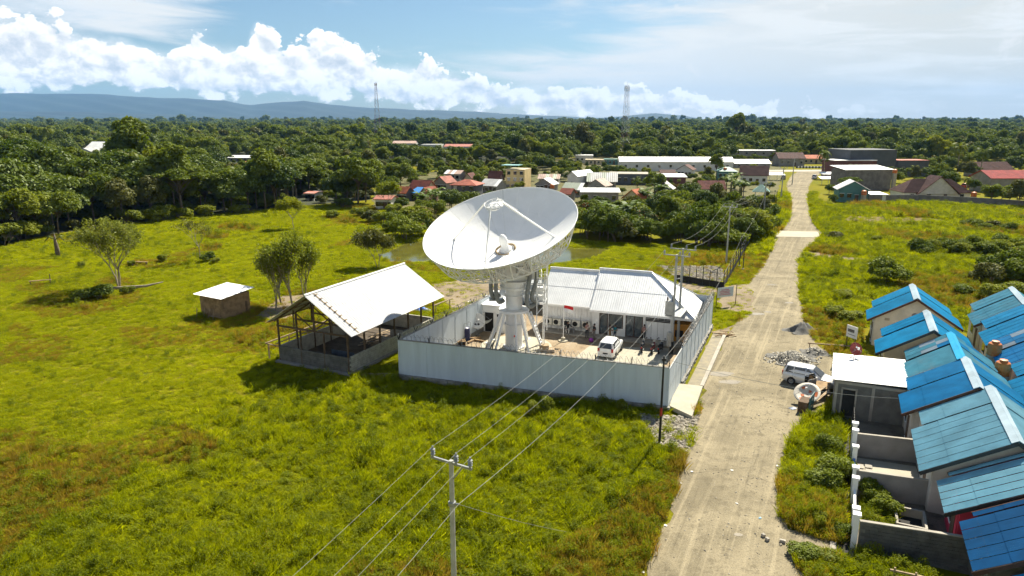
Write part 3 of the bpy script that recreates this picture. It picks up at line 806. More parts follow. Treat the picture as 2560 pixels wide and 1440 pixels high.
# roofs
roof_slope(off, O(10.6, 0, ZE), O(0, 0, ZE), O(5.1, DB/2, ZR), O(10.6, DB/2, ZR), M_TIN, .85, 2, .21, .006)
roof_slope(off, O(0, 0, ZE), O(0, DB, ZE), O(5.1, DB/2, ZR), O(5.1, DB/2, ZR), M_TIN, .85, 1, .21, .006)
roof_slope(off, O(0, DB, ZE), O(10.6, DB, ZE), O(10.6, DB/2, ZR), O(5.1, DB/2, ZR), M_TIN, .85, 1, .21, .006)
roof_slope(off, O(16.2, .45, ZE + .1), O(10.62, .45, ZE + .1), O(10.62, DB/2, ZL), O(16.2, DB/2, ZL), M_TIN, .85, 2, .21, .006)
roof_slope(off, O(10.62, DB-.45, ZE + .1), O(16.2, DB-.45, ZE + .1), O(16.2, DB/2, ZL), O(10.62, DB/2, ZL), M_TIN, .85, 1, .21, .006)
rc = MB(); rc.tube([O(5.0, DB/2, ZR + .05), O(10.7, DB/2, ZR + .05)], .11, 6); rc.tube([O(0, 0, ZE + .04), O(5.1, DB/2, ZR + .04)], .09, 6); rc.tube([O(0, DB, ZE + .04), O(5.1, DB/2, ZR + .04)], .09, 6); rc.tube([O(10.7, DB/2, ZL + .05), O(16.25, DB/2, ZL + .05)], .11, 6)
rc.build('ridge_cap', M_TIN, off)
MB().poly([O(10.61, 0, ZE), O(10.61, DB/2, ZR), O(10.61, DB, ZE)]).poly([O(16.0, 1.0, ZE-.1), O(16.0, DB-1, ZE-.1), O(16.0, DB/2, ZL - .1)]).build('gable_infill', M_WHITE, off)
fa = MB(); fa.beam(O(-.02, -.06, ZE - .12), O(10.62, -.06, ZE - .12), .05, .22); fa.beam(O(-.05, -.06, ZE - .12), O(-.05, DB, ZE - .12), .05, .22); fa.beam(O(10.64, .4, ZE), O(16.2, .4, ZE), .05, .2); fa.build('fascia', M_WHITE, off)
so = MB(); so.slab([O(0.05, 0, ZE - .06), O(10.6, 0, ZE - .06), O(10.6, 1.0, ZE - .06), O(0.05, 1.0, ZE - .06)], .03); so.build('soffit', M_WHITE, off)
# floor, walls
fl = MB(); fl.slab([O(1.2, -.35, .17), O(16, -.1, .17), O(16, DB - .6, .17), O(1.2, DB - .6, .17)][::-1], .17); fl.build('floor_slab', M_CONC, off)
M_INT = mat('interior_dim', (.16, .15, .13), .9)
def wallb(mb, w0, w1, z0, z1, d=.9, th=.14): mb.box(O((w0 + w1)/2, d + th/2, (z0 + z1)/2), (abs(w1 - w0), th, z1 - z0), math.atan2(ew.y, ew.x))
wl = MB()
wallb(wl, 9.78, 10.5, .17, 2.95)          # beside the glass door
wallb(wl, 8.82, 8.78, .17, 2.95)
wallb(wl, 7.22, 8.78, .17, 0.95)          # under the window
wallb(wl, 7.15, 9.78, 2.5, 2.95); wallb(wl, 7.0, 7.24, .17, 2.95)
wallb(wl, 5.1, 7.1, 2.6, 2.95); wallb(wl, 4.95, 5.2, .17, 2.95); wallb(wl, 2.3, 5.0, 2.62, 2.95); wallb(wl, 2.25, 2.45, .17, 2.95)
wl.beam(O(2.35, 1.0, 1.55), O(2.35, DB - .8, 1.55), .14, 2.8); wl.beam(O(2.3, DB - .9, 1.55), O(16, DB - .9, 1.55), .14, 2.8)
wl.build('wall', M_WHITE, off)
iw = MB(); iw.beam(O(5, 4.0, 1.55), O(10.4, 4.0, 1.55), .1, 2.8); iw.beam(O(7.1, 1.05, 1.55), O(7.1, 4, 1.55), .08, 2.7); iw.build('inner_wall', M_PLASTER, off)
for i in range(17):                       # cladding boards of the left wing
    w0 = 10.55 + i * .325
    MB().box(O(w0 + .155, 1.35 + (.02 if i % 2 else 0), 1.62), (.30, .06, 2.95), math.atan2(ew.y, ew.x)).build('cladding_board', M_WHITE, off)
def frame(w0, w1, z0, z1, m, d=.93, mull=()):
    mb = MB(); t = .07
    for a, b in ((w0, w0 + t), (w1 - t, w1)): wallb(mb, a, b, z0, z1, d, .1)
    wallb(mb, w0, w1, z0, z0 + t, d, .1); wallb(mb, w0, w1, z1 - t, z1, d, .1)
    for x in mull: wallb(mb, x - t/2, x + t/2, z0 + t, z1 - t, d, .09)
    return mb.mesh('frame', m)
gl = bpy.data.materials.new('window_glass'); gl.use_nodes = True
_b = gl.node_tree.nodes['Principled BSDF']; _b.inputs['Base Color'].default_value = (.35, .40, .42, 1); _b.inputs['Transmission Weight'].default_value = .75; _b.inputs['Roughness'].default_value = .03; _b.inputs['IOR'].default_value = 1.3
def opening(name, w0, w1, z0, z1, mull, m=M_BROWNT):
    o = link(name, frame(w0, w1, z0, z1, m, .93, mull), off)
    g2 = MB(); wallb(g2, w0 + .05, w1 - .05, z0 + .05, z1 - .05, .975, .015); g2.build('glass_pane', gl, o)
    return o
opening('glass_door', 8.84, 9.76, .2, 2.5, ())
opening('window', 7.26, 8.80, .97, 2.5, ())
dd_ = opening('double_door', 5.2, 7.0, .2, 2.6, (6.1,))
hd = MB()
for x in (6.0, 6.2): hd.cyl(O(x, .86, 1.0), O(x, .86, 1.5), .02, n=5)
hd.build('handle', M_GREYM, dd_)
for i in range(4):                        # folding service doors with louvres above
    w0 = 2.45 + i * .625
    pn = MB(); wallb(pn, w0 + .015, w0 + .61, .2, 2.05, .95 + .015 * (i % 2), .06); pd_ = pn.build('folding_door', M_WHITE, off)
    lv = MB(); wallb(lv, w0 + .03, w0 + .6, 2.1, 2.58, 1.02, .03); lv.build('louvre_opening', M_DARK, off)
    for k in range(3):
        sl = MB(); sl.box(O(w0 + .31, .96, 2.2 + k * .15), (.57, .10, .02), math.atan2(ew.y, ew.x)); sl.build('louvre_slat', M_WHITE, off)
for w in (8.3, 4.0):
    f_ = MB(); f_.box(O(w, .1, 2.82), (.30, .10, .16), math.atan2(ew.y, ew.x)); f_.box(O(w, -.0, 2.70), (.10, .08, .14)); f_.build('flood_light', M_BLACK, off)
gp = MB()
for w, d in ((.25, .3), (.25, 4.3), (2.2, .3)): gp.box(O(w, d, 1.5), (.12, .12, 3.0))
gp.build('carport_post', M_GREYM, off)
# outdoor air conditioners on their rack
M_AC = mat('aircon_ivory', (.62, .60, .53), .5, .05)
for i, w in enumerate((15.3, 14.3, 13.2, 12.2, 11.1)):
    lab = ['leftmost ivory outdoor air conditioner below the office eave', 'second ivory outdoor air conditioner from the left below the eave', 'middle ivory outdoor air conditioner partly behind the seated man', 'ivory outdoor air conditioner right of the seated man', 'rightmost ivory outdoor air conditioner behind the standing man in pink'][i]
    ac = thing('air_conditioner', lab, 'air conditioner', E0 + O(w, .75, .75), math.atan2(ew.y, ew.x) + math.pi, 'air conditioners along the office wall')
    MB().box((0, 0, .34), (.85, .34, .68)).build('casing', M_AC, ac)
    fn = MB(); fn.lathe([(.27, 0), (.27, .02), (.22, .03)], 16); fn.v = [(v[0] - .1, -.171 - v[2], v[1] + .34) for v in fn.v]; fn.build('fan_grille', M_DARK, ac)
rk = thing('aircon_rack', 'low steel rack carrying the air conditioners', 'rack', E0)
rb = MB()
for d in (.6, .95): rb.beam(O(15.8, d, .72), O(10.7, d, .72), .05)
rb.build('rail', M_GREYM, rk)
for i in range(7):
    MB().beam(O(15.8 - i*.84, .6, .17), O(15.8 - i*.84, .6, .72), .05).build('leg', M_GREYM, rk)
# generator under the right bay
gn = thing('generator', 'orange yellow generator cabinet under the right end of the office roof', 'generator', E0 + O(1.35, 2.6, 0), math.atan2(ew.y, ew.x))
MB().box((0, 0, 1.05), (1.7, 2.8, 1.9)).build('cabinet', M_GENSET, gn); MB().box((0, 0, .06), (1.8, 2.9, .12)).build('skid', M_BLACK, gn)
MB().box((.2, 1.41, 1.0), (.8, .03, .7)).build('louvre_panel', M_DARK, gn)
# ------------------------------------------------------------------ cars
def car(name, label, paint, loc, rz, door_open=False, group=None, glassm=None):
    c = thing(name, label, 'car', loc, rz, group); GM = glassm or M_GLASS
    # lower body: cross-sections from tail to nose (x, bottom, shoulder, half width, crown)
    st = [(-2.08, .42, .80, .70, .02), (-2.04, .28, .98, .78, .02), (-1.7, .20, 1.02, .83, .0), (-.6, .20, .98, .84, .0), (.6, .20, .96, .84, .0), (1.05, .20, .96, .83, .03), (1.55, .22, .90, .80, .05), (1.92, .26, .80, .74, .05), (2.06, .34, .68, .64, .03), (2.11, .40, .60, .55, .0)]
    rings = []
    for x, zb, zt, hw, cr in st:
        rings.append([(x, hw*s, z) for s, z in ((.86, zb), (.98, zb + .12), (1.0, (zb + zt)/2), (.985, zt - .06), (.93, zt), (.5, zt + cr), (-.5, zt + cr), (-.93, zt), (-.985, zt - .06), (-1.0, (zb + zt)/2), (-.98, zb + .12), (-.86, zb))])
    mb = MB(); n = 12; vs = [v for r in rings for v in r]; fs = []
    for i in range(len(rings) - 1):
        for k in range(n): fs.append((i*n + k, i*n + (k+1) % n, (i+1)*n + (k+1) % n, (i+1)*n + k))
    fs.append(tuple(range(n))); fs.append(tuple(reversed(range((len(rings)-1)*n, len(rings)*n))))
    mb.add(vs, fs); me = mb.mesh('body', paint); smooth_by_angle(me, 38); body = link('body', me, c)
    lo = [(-2.03, .76), (1.12, .76)]; mid = [(-1.99, .735), (.80, .735)]; hi = [(-1.80, .60), (.22, .60)]
    zl, zm, zh = .97, 1.18, 1.60
    def ringc(p, z, fx=0): (xr, h), (xf, _) = p; return [(xr, h, z), (xr + .9, h + .02, z), (xf - .5, h + .02, z), (xf, h*.93, z), (xf + .06, 0, z), (xf, -h*.93, z), (xf - .5, -h - .02, z), (xr + .9, -h - .02, z), (xr, -h, z), (xr - .05, 0, z)]
    rg = [ringc(lo, zl), ringc(mid, zm), ringc(hi, zh), [(v[0]*.86 - .08, v[1]*.8, zh + .07) for v in ringc(hi, zh)]]
    vs = [v for r in rg for v in r]; n = 10; fs = []
    for i in range(3):
        for k in range(n): fs.append((i*n + k, (i)*n + (k+1) % n, (i+1)*n + (k+1) % n, (i+1)*n + k))
    fs.append(tuple(range(3*n, 4*n)))
    mb = MB(); mb.add(vs, [tuple(reversed(f)) for f in fs]); me = mb.mesh('cabin', paint); smooth_by_angle(me, 40); cab = link('cabin', me, c)
    def pane(a, b, cc, d, o_=0.014, nm='window', m=None, par=None):
        a, b, cc, d = map(Vector, (a, b, cc, d)); nn = (b - a).cross(d - a).normalized()
        ce = (a + b + cc + d)/4
        if nn.dot(ce - Vector((-.6, 0, 1.1))) < 0: nn = -nn
        return MB().slab([p + nn*o_ for p in ((a, b, cc, d) if (b - a).cross(d - a).dot(nn) > 0 else (d, cc, b, a))], .012).build(nm, m or GM, par or cab)
    for s in (1, -1):
        for x0, x1, t0, t1 in ((-1.86, -1.22, -1.72, -1.20), (-1.14, -.22, -1.12, -.26), (-.14, .62, -.18, .02)):
            if door_open and s == -1 and x0 > -.2: pass
            pane((x0, s*.765, 1.04), (x1, s*.765, 1.04), (t1, s*.635, 1.55), (t0, s*.635, 1.55))
    pane((1.02, .64, 1.03), (1.02, -.64, 1.03), (.30, -.52, 1.57), (.30, .52, 1.57), .05, 'windscreen')
    pane((-2.04, .60, 1.08), (-2.04, -.60, 1.08), (-1.86, -.50, 1.54), (-1.86, .50, 1.54), .05, 'rear_window')
    ML, MR = mat('lamp_clear', (.7, .7, .68), .15, .05), mat('lamp_red', (.35, .01, .012), .2, .1)
    for s in (1, -1):
        MB().box((1.98, s*.56, .74), (.26, .26, .16), -s*.35).build('headlight', ML, body)
        MB().box((-2.05, s*.66, .93), (.10, .20, .34)).build('tail_light', MR, body)
        MB().box((.72, s*.94, 1.06), (.12, .16, .13)).build('mirror', paint, body)
        MB().box((-.1, s*.848, .72), (.14, .02, .03)).box((-1.0, s*.848, .74), (.14, .02, .03)).build('door_handle', M_GREYM, body)
        MB().box((-.18, s*.842, .62), (.012, .01, .62)).box((-1.18, s*.842, .62), (.012, .01, .62)).build('door_seam', M_BLACK, body)
    MB().box((2.1, 0, .62), (.04, .7, .10)).box((2.10, 0, .40), (.05, .9, .12)).build('grille', M_BLACK, body)
    MB().box((-2.10, 0, .62), (.02, .46, .13)).build('number_plate', M_BLACK, body)
    MB().box((-2.08, 0, .42), (.08, 1.3, .12)).build('bumper', paint, body)
    for x in (-1.28, 1.28):
        for s in (1, -1):
            w = MB(); w.lathe([(.20, -.10), (.29, -.10), (.31, -.06), (.31, .06), (.29, .10), (.20, .10)], 20, cap=False); w.v = [(v[0] + x, v[2] + s*.77, v[1] + .31) for v in w.v]; wo = w.build('tyre', M_RUBBER, c)
            w = MB(); w.lathe([(.205, -.07), (.205, .085), (.10, .06), (.03, .08)], 14); w.v = [(v[0] + x, s*v[2] + s*.77, v[1] + .31) for v in w.v]; w.build('rim', M_GREYM, wo)
            a = MB(); a.lathe([(.36, -.02), (.36, .02), (.01, .022)], 18); a.v = [(v[0] + x, v[2] + s*.815, v[1] + .32) for v in a.v]; a.build('wheel_arch', M_BLACK, body)
    if door_open:
        dn = MB(); hx, hy = .66, -.86
        ang = R(-62); ca, sa = math.cos(ang), math.sin(ang)
        def dp(u, z, o_=0): return (hx - u*ca - o_*sa, hy + u*sa + o_*ca, z)
        dn.add([dp(0, .30), dp(.88, .30), dp(.92, .98), dp(0, .98), dp(0, .30, .07), dp(.88, .30, .07), dp(.92, .98, .07), dp(0, .98, .07)], [(0, 1, 2, 3), (7, 6, 5, 4), (0, 4, 5, 1), (1, 5, 6, 2), (2, 6, 7, 3), (3, 7, 4, 0)])
        do = dn.build('open_door', paint, c); do['label'] = 'front door standing open'
        fr = MB(); fr.tube([dp(0, .98, .03), dp(.34, 1.50, .03), dp(.86, 1.50, .03), dp(.92, .98, .03)], .03, 5); fr.build('window_frame', M_BLACK, do)
        MB().add([dp(.05, .99, .03), dp(.9, .99, .03), dp(.84, 1.48, .03), dp(.35, 1.48, .03)], [(0, 1, 2, 3)]).build('window', GM, do)
        MB().box((.2, -.84, .68), (.8, .03, .62)).build('door_opening', M_DARK, c)
    return c
def paint_mat(name, col, rough=.25, metal=0.0):
    m = mat(name, col, rough, .03, 1.0, metal=metal, spec=.6)
    m.node_tree.nodes['Principled BSDF'].inputs['Coat Weight'].default_value = .6
    return m
P_WHITE = paint_mat('car_white', (.78, .78, .77)); P_SILVER = paint_mat('car_silver', (.66, .66, .66), .3, .25); P_RED = paint_mat('car_red', (.45, .03, .03)); P_GREY = paint_mat('car_grey', (.3, .31, .32))
hd1 = math.pi/2 - R(22)
c1 = at(1526, 884)
car('parked_car', 'white people carrier parked inside the compound, tail to the wall', P_WHITE, (c1.x, c1.y, .055), hd1)
c2 = at(2022, 962)
car('parked_car', 'silver white people carrier beside the gravel road with front door open', P_SILVER, (c2.x, c2.y, .02), R(-36), True)

# ------------------------------------------------------------------ scooters
M_SCBLK = paint_mat('scooter_black', (.02, .02, .022)); M_SCRED = paint_mat('scooter_red', (.09, .012, .012))
def scooter(label, loc, rz, m):
    s = thing('motor_scooter', label, 'scooter', loc, rz, 'scooters parked by the office')
    for x in (-.62, .62):
        w = MB(); w.lathe([(.17, -.05), (.25, -.055), (.28, 0), (.25, .055), (.17, .05)], 16, cap=False); w.v = [(v[0] + x, v[2], v[1] + .28) for v in w.v]; wo = w.build('tyre', M_RUBBER, s)
        w = MB(); w.lathe([(.17, -.03), (.17, .03), (.03, .04)], 10); w.v = [(v[0] + x, v[2], v[1] + .28) for v in w.v]; w.build('rim', M_GREYM, wo)
    b = MB(); b.tube([(-.98, 0, .74), (-.7, 0, .66), (-.3, 0, .52), (0, 0, .36), (.28, 0, .34), (.42, 0, .55), (.50, 0, .88)], [.05, .13, .17, .14, .12, .13, .09], 8); b.build('body', m, s, True)
    MB().tube([(-.85, 0, .82), (-.5, 0, .84), (-.1, 0, .74), (.02, 0, .68)], [.08, .13, .13, .06], 8).build('seat', M_RUBBER, s, True)
    MB().tube([(.64, 0, .28), (.55, 0, .62), (.44, 0, 1.0)], .04, 6).build('front_fork', M_GREYM, s)
    MB().tube([(.36, .34, 1.02), (.46, .15, 1.05), (.46, -.15, 1.05), (.36, -.34, 1.02)], .022, 6).build('handlebar', M_BLACK, s)
    MB().tube([(.30, 0, .58), (.55, 0, .60), (.80, 0, .52), (.9, 0, .40)], [.04, .09, .08, .03], 6).build('front_mudguard', m, s, True)
    MB().box((.54, 0, .96), (.12, .18, .16)).build('headlight', mat('lamp_clear', (.7, .7, .68)), s)
    for y in (-.32, .32):
        MB().cyl((.40, y*.8, 1.03), (.36, y, 1.24), .01, n=4).box((.35, y, 1.28), (.03, .13, .09)).build('mirror', M_BLACK, s)
    MB().box((-1.0, 0, .60), (.05, .16, .10)).build('tail_light', mat('lamp_red', (.35, .01, .012)), s)
    MB().cyl((-.2, -.14, .30), (-.95, -.17, .40), .05, n=8).build('exhaust', M_GREYM, s)
    MB().cyl((0, .08, .3), (-.1, .22, .02), .015, n=5).build('kick_stand', M_BLACK, s)
for i, (x, y, lb, m) in enumerate(((1606, 878, 'leftmost of three parked scooters before the folding doors', M_SCBLK), (1632, 881, 'middle of three parked scooters before the folding doors', M_SCRED), (1651, 881, 'rightmost of three parked scooters before the folding doors', M_SCBLK))):
    p_ = at(x, y); scooter(lb, (p_.x, p_.y, .055), math.pi/2 - R(18 + 4*i), m)

# ------------------------------------------------------------------ people
M_SKIN = mat('skin', (.26, .13, .075), .6, .08, 4); M_HAIR = mat('hair_black', (.012, .010, .009), .6, .2, 6)
def person(label, loc, rz, shirt, pants, sit=False, arms=('down', 'down'), hscale=1.0, scarf=None, sleeves=False):
    V_, E_, RAD, TAGS = [], [], [], []
    def j(p, r, parent, t):
        V_.append(p); RAD.append(r); TAGS.append(t)
        if parent is not None: E_.append((parent, len(V_) - 1))
        return len(V_) - 1
    hz = .50 if sit else .92
    dz = hz - .92
    pel = j((0, 0, hz), (.145, .11), None, 'p'); wst = j((0, 0, hz + .16), (.135, .10), pel, 's'); ch = j((.01, 0, hz + .36), (.165, .115), wst, 's'); nk0 = j((0, 0, hz + .52), (.09, .08), ch, 's'); nk = j((.01, 0, hz + .59), (.052, .055), nk0, 'k'); hd = j((.02, 0, hz + .70), (.078, .092), nk, 'k'); top = j((.01, 0, hz + .79), (.06, .075), hd, 'k')
    for s, am in ((1, arms[0]), (-1, arms[1])):
        sh = j((0, s*.17, hz + .46), (.065, .065), ch, 's')
        if am == 'down': el, wr = (-.02, s*.24, hz + .18), (.06, s*.25, hz - .06)
        elif am == 'bent': el, wr = (-.03, s*.25, hz + .19), (.22, s*.13, hz + .22)
        elif am == 'out': el, wr = (.02, s*.36, hz + .26), (.10, s*.52, hz + .20)
        else: el, wr = (.02, s*.27, hz + .20), (.30, s*.14, hz + .06)
        e1 = j(tuple((a*.45 + b*.55) for a, b in zip((0, s*.17, hz + .46), el)), (.050, .050), sh, 's'); e2 = j(el, (.041, .041), e1, 's' if sleeves else 'k')
        w1 = j(wr, (.029, .026), e2, 'k'); d = Vector(wr) - Vector(el); d.normalize(); pm = j(tuple(Vector(wr) + d*.06), (.032, .018), w1, 'k')
        sd_ = d.orthogonal().normalized() if abs(d.z) < .5 else Vector((1, 0, 0))
        for q in range(4):
            f0 = Vector(wr) + d*.10 + sd_*(.027 - .018*q); f1 = f0 + d*(.035, .042, .038, .028)[q] + Vector((.008, -s*.008, 0)); f2 = f1 + d*.022 + Vector((.014, -s*.012, 0))
            a = j(tuple(f0), (.009, .009), pm, 'k'); b = j(tuple(f1), (.008, .008), a, 'k'); j(tuple(f2), (.007, .007), b, 'k')
        t0 = Vector(wr) + d*.05 + sd_*.045; a = j(tuple(t0), (.010, .010), pm, 'k'); j(tuple(t0 + d*.035 + Vector((.01, 0, 0))), (.008, .008), a, 'k')
    for s in (1, -1):
        hp = j((0, s*.095, hz - .05), (.095, .10), pel, 'p')
        if sit: kn, an = (.42, s*.15, hz + .0), (.36, s*.13, .09)
        else: kn, an = (.03, s*.11, hz - .46), (-.02, s*.115, .09)
        m1 = j(tuple((a + b)/2 for a, b in zip((0, s*.095, hz - .05), kn)), (.078, .08), hp, 'p'); k1 = j(kn, (.058, .058), m1, 'p')
        m2 = j(tuple(a*.6 + b*.4 for a, b in zip(kn, an)), (.056, .056), k1, 'p'); a1 = j(an, (.040, .040), m2, 'p'); f1 = j((an[0] + .09, an[1], .04), (.040, .035), a1, 'f'); j((an[0] + .19, an[1] + s*.02, .03), (.036, .025), f1, 'f')
    me = bpy.data.meshes.new('body'); me.from_pydata(V_, E_, []); ob = bpy.data.objects.new('tmp', me); COL.objects.link(ob)
    sk = ob.modifiers.new('s', 'SKIN'); sv = me.skin_vertices[0].data
    for i, r in enumerate(RAD): sv[i].radius = r; sv[i].use_root = (i == 0)
    sb = ob.modifiers.new('u', 'SUBSURF'); sb.levels = 1; sb.render_levels = 1
    dg = bpy.context.evaluated_depsgraph_get(); m2_ = bpy.data.meshes.new_from_object(ob.evaluated_get(dg))
    bpy.data.objects.remove(ob)
    mats = [shirt, pants, M_SKIN, M_RUBBER]; 
    m2_.materials.clear()
    for q in mats: m2_.materials.append(q)
    J = np.array(V_); tg = {'s': 0, 'p': 1, 'k': 2, 'f': 3}
    # sample bones for nearest-tag
    S, Tg = [], []
    for a, b in E_:
        for u in (.0, .25, .5, .75, 1.0): S.append(J[a]*(1-u) + J[b]*u); Tg.append(tg[TAGS[b]])
    S = np.array(S); Tg = np.array(Tg)
    for p in m2_.polygons:
        k = np.argmin(((S - np.array(p.center))**2).sum(1)); p.material_index = int(Tg[k]); p.use_smooth = True
    t = thing('person', label, 'person', loc, rz); t.scale = (hscale,)*3
    link('body', m2_, t)
    h = MB(); h.lathe([(.02, .12), (.075, .09), (.10, .03), (.102, -.03), (.085, -.08)] if not scarf else [(.02, .13), (.09, .09), (.115, .0), (.12, -.12), (.17, -.22)], 14); h.v = [(v[0]*1.05 - .015, v[1]*.92, v[2] + hz + .735) for v in h.v]
    h.build('headscarf' if scarf else 'hair', scarf or M_HAIR, t, True)
    f = MB(); hx = .095
    f.box((hx + .012, 0, hz + .70), (.03, .022, .04)); f.build('nose', M_SKIN, t)
    f = MB(); f.box((hx - .004, .033, hz + .722), (.014, .022, .012)); f.box((hx - .004, -.033, hz + .722), (.014, .022, .012)); f.build('eyes', M_HAIR, t)
    MB().box((hx - .004, 0, hz + .655), (.014, .05, .010)).build('mouth', mat('lips', (.20, .07, .05), .6), t)
    f = MB(); f.box((.015, .085, hz + .70), (.03, .02, .06)); f.box((.015, -.085, hz + .70), (.03, .02, .06)); f.build('ears', M_SKIN, t)
    return t
CL = lambda n, c: mat('cloth_' + n, c, .85, .12, 6)
def face_cam(off_=0): return -math.pi/2 + R(off_)
def pa(x, y, z=0): p = at(x, y); return (p.x, p.y, z)
sp_ = E0 + O(12.9, .28, 0)
bn = thing('bench', 'low grey bench under the seated man', 'bench', sp_ + Vector((0, 0, .17)), math.atan2(ew.y, ew.x))
MB().box((0, -.05, .40), (1.3, .34, .05)).build('seat', M_GREYM, bn)
for x in (-.55, .55): MB().box((x, -.05, .19), (.06, .3, .38)).build('leg', M_GREYM, bn)
_p = E0 + O(12.9, .05, 0)
person('seated man in black shirt and white trousers below the eave', (_p.x, _p.y, .17), face_cam(-12), CL('black', (.015, .015, .018)), CL('white', (.62, .60, .55)), True, ('out', 'fwd'), 1.0, None, True)
person('standing man in pale pink shirt and dark trousers by the air conditioners', pa(1467, 846, .02), face_cam(15), CL('rose', (.42, .25, .22)), CL('dark', (.03, .03, .035)), False, ('down', 'bent'))
person('person in black jacket and grey trousers at the corner of the office wing', pa(1485, 849, .02), face_cam(-60), CL('jet', (.012, .012, .014)), CL('grey', (.16, .15, .14)), False, ('bent', 'down'), .97, None, True)
person('person in olive shirt and khaki trousers before the glass door', pa(1524, 852, .02), face_cam(50), CL('olive', (.10, .08, .035)), CL('khaki', (.27, .19, .10)), False, ('bent', 'bent'), .98, None, True)
person('person in turquoise shirt and dark trousers before the office window', pa(1537, 851, .02), face_cam(-40), CL('teal', (.01, .17, .20)), CL('navy', (.02, .03, .06)), False, ('bent', 'down'), .97)
person('man in pink shirt standing right of the double glass door', pa(1609, 853, .02), face_cam(-35), CL('pinkish', (.40, .22, .19)), CL('black2', (.02, .02, .022)), False, ('bent', 'down'), 1.02)
# ball-like bags on the ground
for x, y, m, lb in ((1478, 855, mat('bag_purple', (.25, .04, .28), .6), 'small purple and red bag on the yard before the office'),):
    p_ = at(x, y); b = MB(); b.lathe([(.05, 0), (.20, .03), (.25, .16), (.22, .3), (.10, .40), (.03, .43)], 12); o = b.build('bag', m, None, True, (p_.x, p_.y, .02)); tag(o, lb, 'bag')

# ------------------------------------------------------------------ flag pole
fp = at(1408, 853); f = thing('flag_pole', 'slim white flag pole with a red and white flag', 'flag pole', (fp.x, fp.y, 0))
zt = up(1407, 760, fp.y).z
MB().cyl((0, 0, 0), (0, 0, zt), .045, .03, 8).build('pole', M_WHITE, f)
MB().lathe([(.5, 0), (.5, .12), (.2, .14), (.2, .4), (.05, .42)], 14).build('base', M_CONCL, f)
fl1, fl2 = MB(), MB(); N = 8
def fw(u, v): return (u*.95, .10*math.sin(u*5) + .05*math.sin(v*3 + u*3), zt - .12 - v*.66 - .22*u*u - .05*math.sin(u*4))
for mb, v0 in ((fl1, 0), (fl2, .5)):
    vs = [fw(i/N, v0 + .5*k/3) for i in range(N+1) for k in range(4)]; mb.add(vs, [(i*4 + k, i*4 + k + 1, i*4 + k + 5, i*4 + k + 4) for i in range(N) for k in range(3)])
fo = fl1.build('flag', mat('flag_red', (.55, .02, .025), .8, .05), f, True); fl2.build('white_half', mat('flag_white', (.75, .75, .75), .8, .03), fo, True)

# ------------------------------------------------------------------ small dishes, water tank and odds along the left wall
def small_dish(label, loc, rz, tilt, r, m, hmast=1.0, mark=None, group=None):
    d = thing('satellite_dish', label, 'satellite dish', loc, rz, group)
    Mx = Matrix.Translation((0, 0, hmast)) @ Matrix.Rotation(tilt, 4, 'X')
    mb = MB(); dp_ = r*.28
    mb.lathe([(.04, 0), (r*.35, dp_*.12), (r*.7, dp_*.5), (r, dp_), (r*1.01, dp_ - .02), (r*.7, dp_*.5 - .03), (r*.35, dp_*.12 - .03), (.04, -.03)], 28, cap=False)
    mb.v = [tuple(Mx @ Vector(v)) for v in mb.v]; ds = mb.build('reflector', m, d, True)
    if mark:
        k = MB()
        for ang0, rr_ in mark[1]:
            vs = []
            for q in range(7):
                a = ang0 + q*.11
                for r2 in (rr_*r, (rr_ + .24)*r): vs.append(tuple(Mx @ Vector((r2*math.cos(a), r2*math.sin(a), dp_*(r2/r)**2 + .02))))
            k.add(vs, [(2*q, 2*q + 1, 2*q + 3, 2*q + 2) for q in range(6)])
        k.build('painted_mark', mark[0], ds)
    MB().cyl((0, 0, 0), (0, 0, hmast), .04, n=6).beam((-.35, 0, .03), (.35, 0, .03), .06).beam((0, -.35, .03), (0, .35, .03), .06).build('mast', M_GREYM, d)
    f0 = Mx @ Vector((0, 0, r*.85)); ar = MB()
    for a in (.5, 2.6, 4.7): ar.cyl(Mx @ Vector((r*.92*math.cos(a), r*.92*math.sin(a), dp_*.9)), f0, .014, n=4)
    ar.build('feed_arm', M_GREYM, d)
    q = MB(); q.lathe([(.05, -.1), (.09, -.06), (.09, .06), (.04, .1)], 10); q.v = [tuple(Vector(v) + f0) for v in q.v]; q.build('receiver', M_WHITE, d)
    return d
M_SDW = mat('small_dish_white', (.62, .63, .63), .5, .06)
p_ = at(1192, 838); small_dish('grey white small dish with dark lettering by the left compound wall', (p_.x, p_.y, .02), R(200), R(-62), .85, M_SDW, 1.5, (M_BLACK, ((.7, .3), (1.6, .3))))
p_ = at(1214, 826); small_dish('plain pale small dish behind the lettered one by the compound wall', (p_.x, p_.y, .02), R(160), R(-58), .95, mat('small_dish_cream', (.58, .57, .52), .5), 1.6)
p_ = at(1162, 850)
wt = thing('water_tank', 'dark blue ribbed water tank in the compound corner', 'water tank', (p_.x, p_.y, .02))
pr = [(.50, 0)]
for i in range(7): pr += [(.52, .08 + i*.16), (.545, .12 + i*.16), (.545, .18 + i*.16), (.52, .22 + i*.16)]
pr += [(.48, 1.32), (.25, 1.45), (.22, 1.46)]
MB().lathe(pr, 24).build('barrel', M_NAVY, wt, False); MB().lathe([(.24, 1.46), (.24, 1.54), (.05, 1.57)], 16).build('lid', M_NAVY, wt)
rl = MB()
for a in (0, 1.57, 3.14, 4.71): rl.cyl((.62*math.cos(a), .62*math.sin(a), 0), (.62*math.cos(a), .62*math.sin(a), 1.9), .02, n=5)
rl.tube([(.62*math.cos(a), .62*math.sin(a), 1.9) for a in (0, 1.57, 3.14, 4.71, 6.28)], .02, 5); rl.build('pipe_frame', M_GREYM, wt)
p_ = at(1150, 862); pa_ = thing('pallet', 'weathered wooden pallet before the blue water tank', 'pallet', (p_.x, p_.y, .02), R(15))
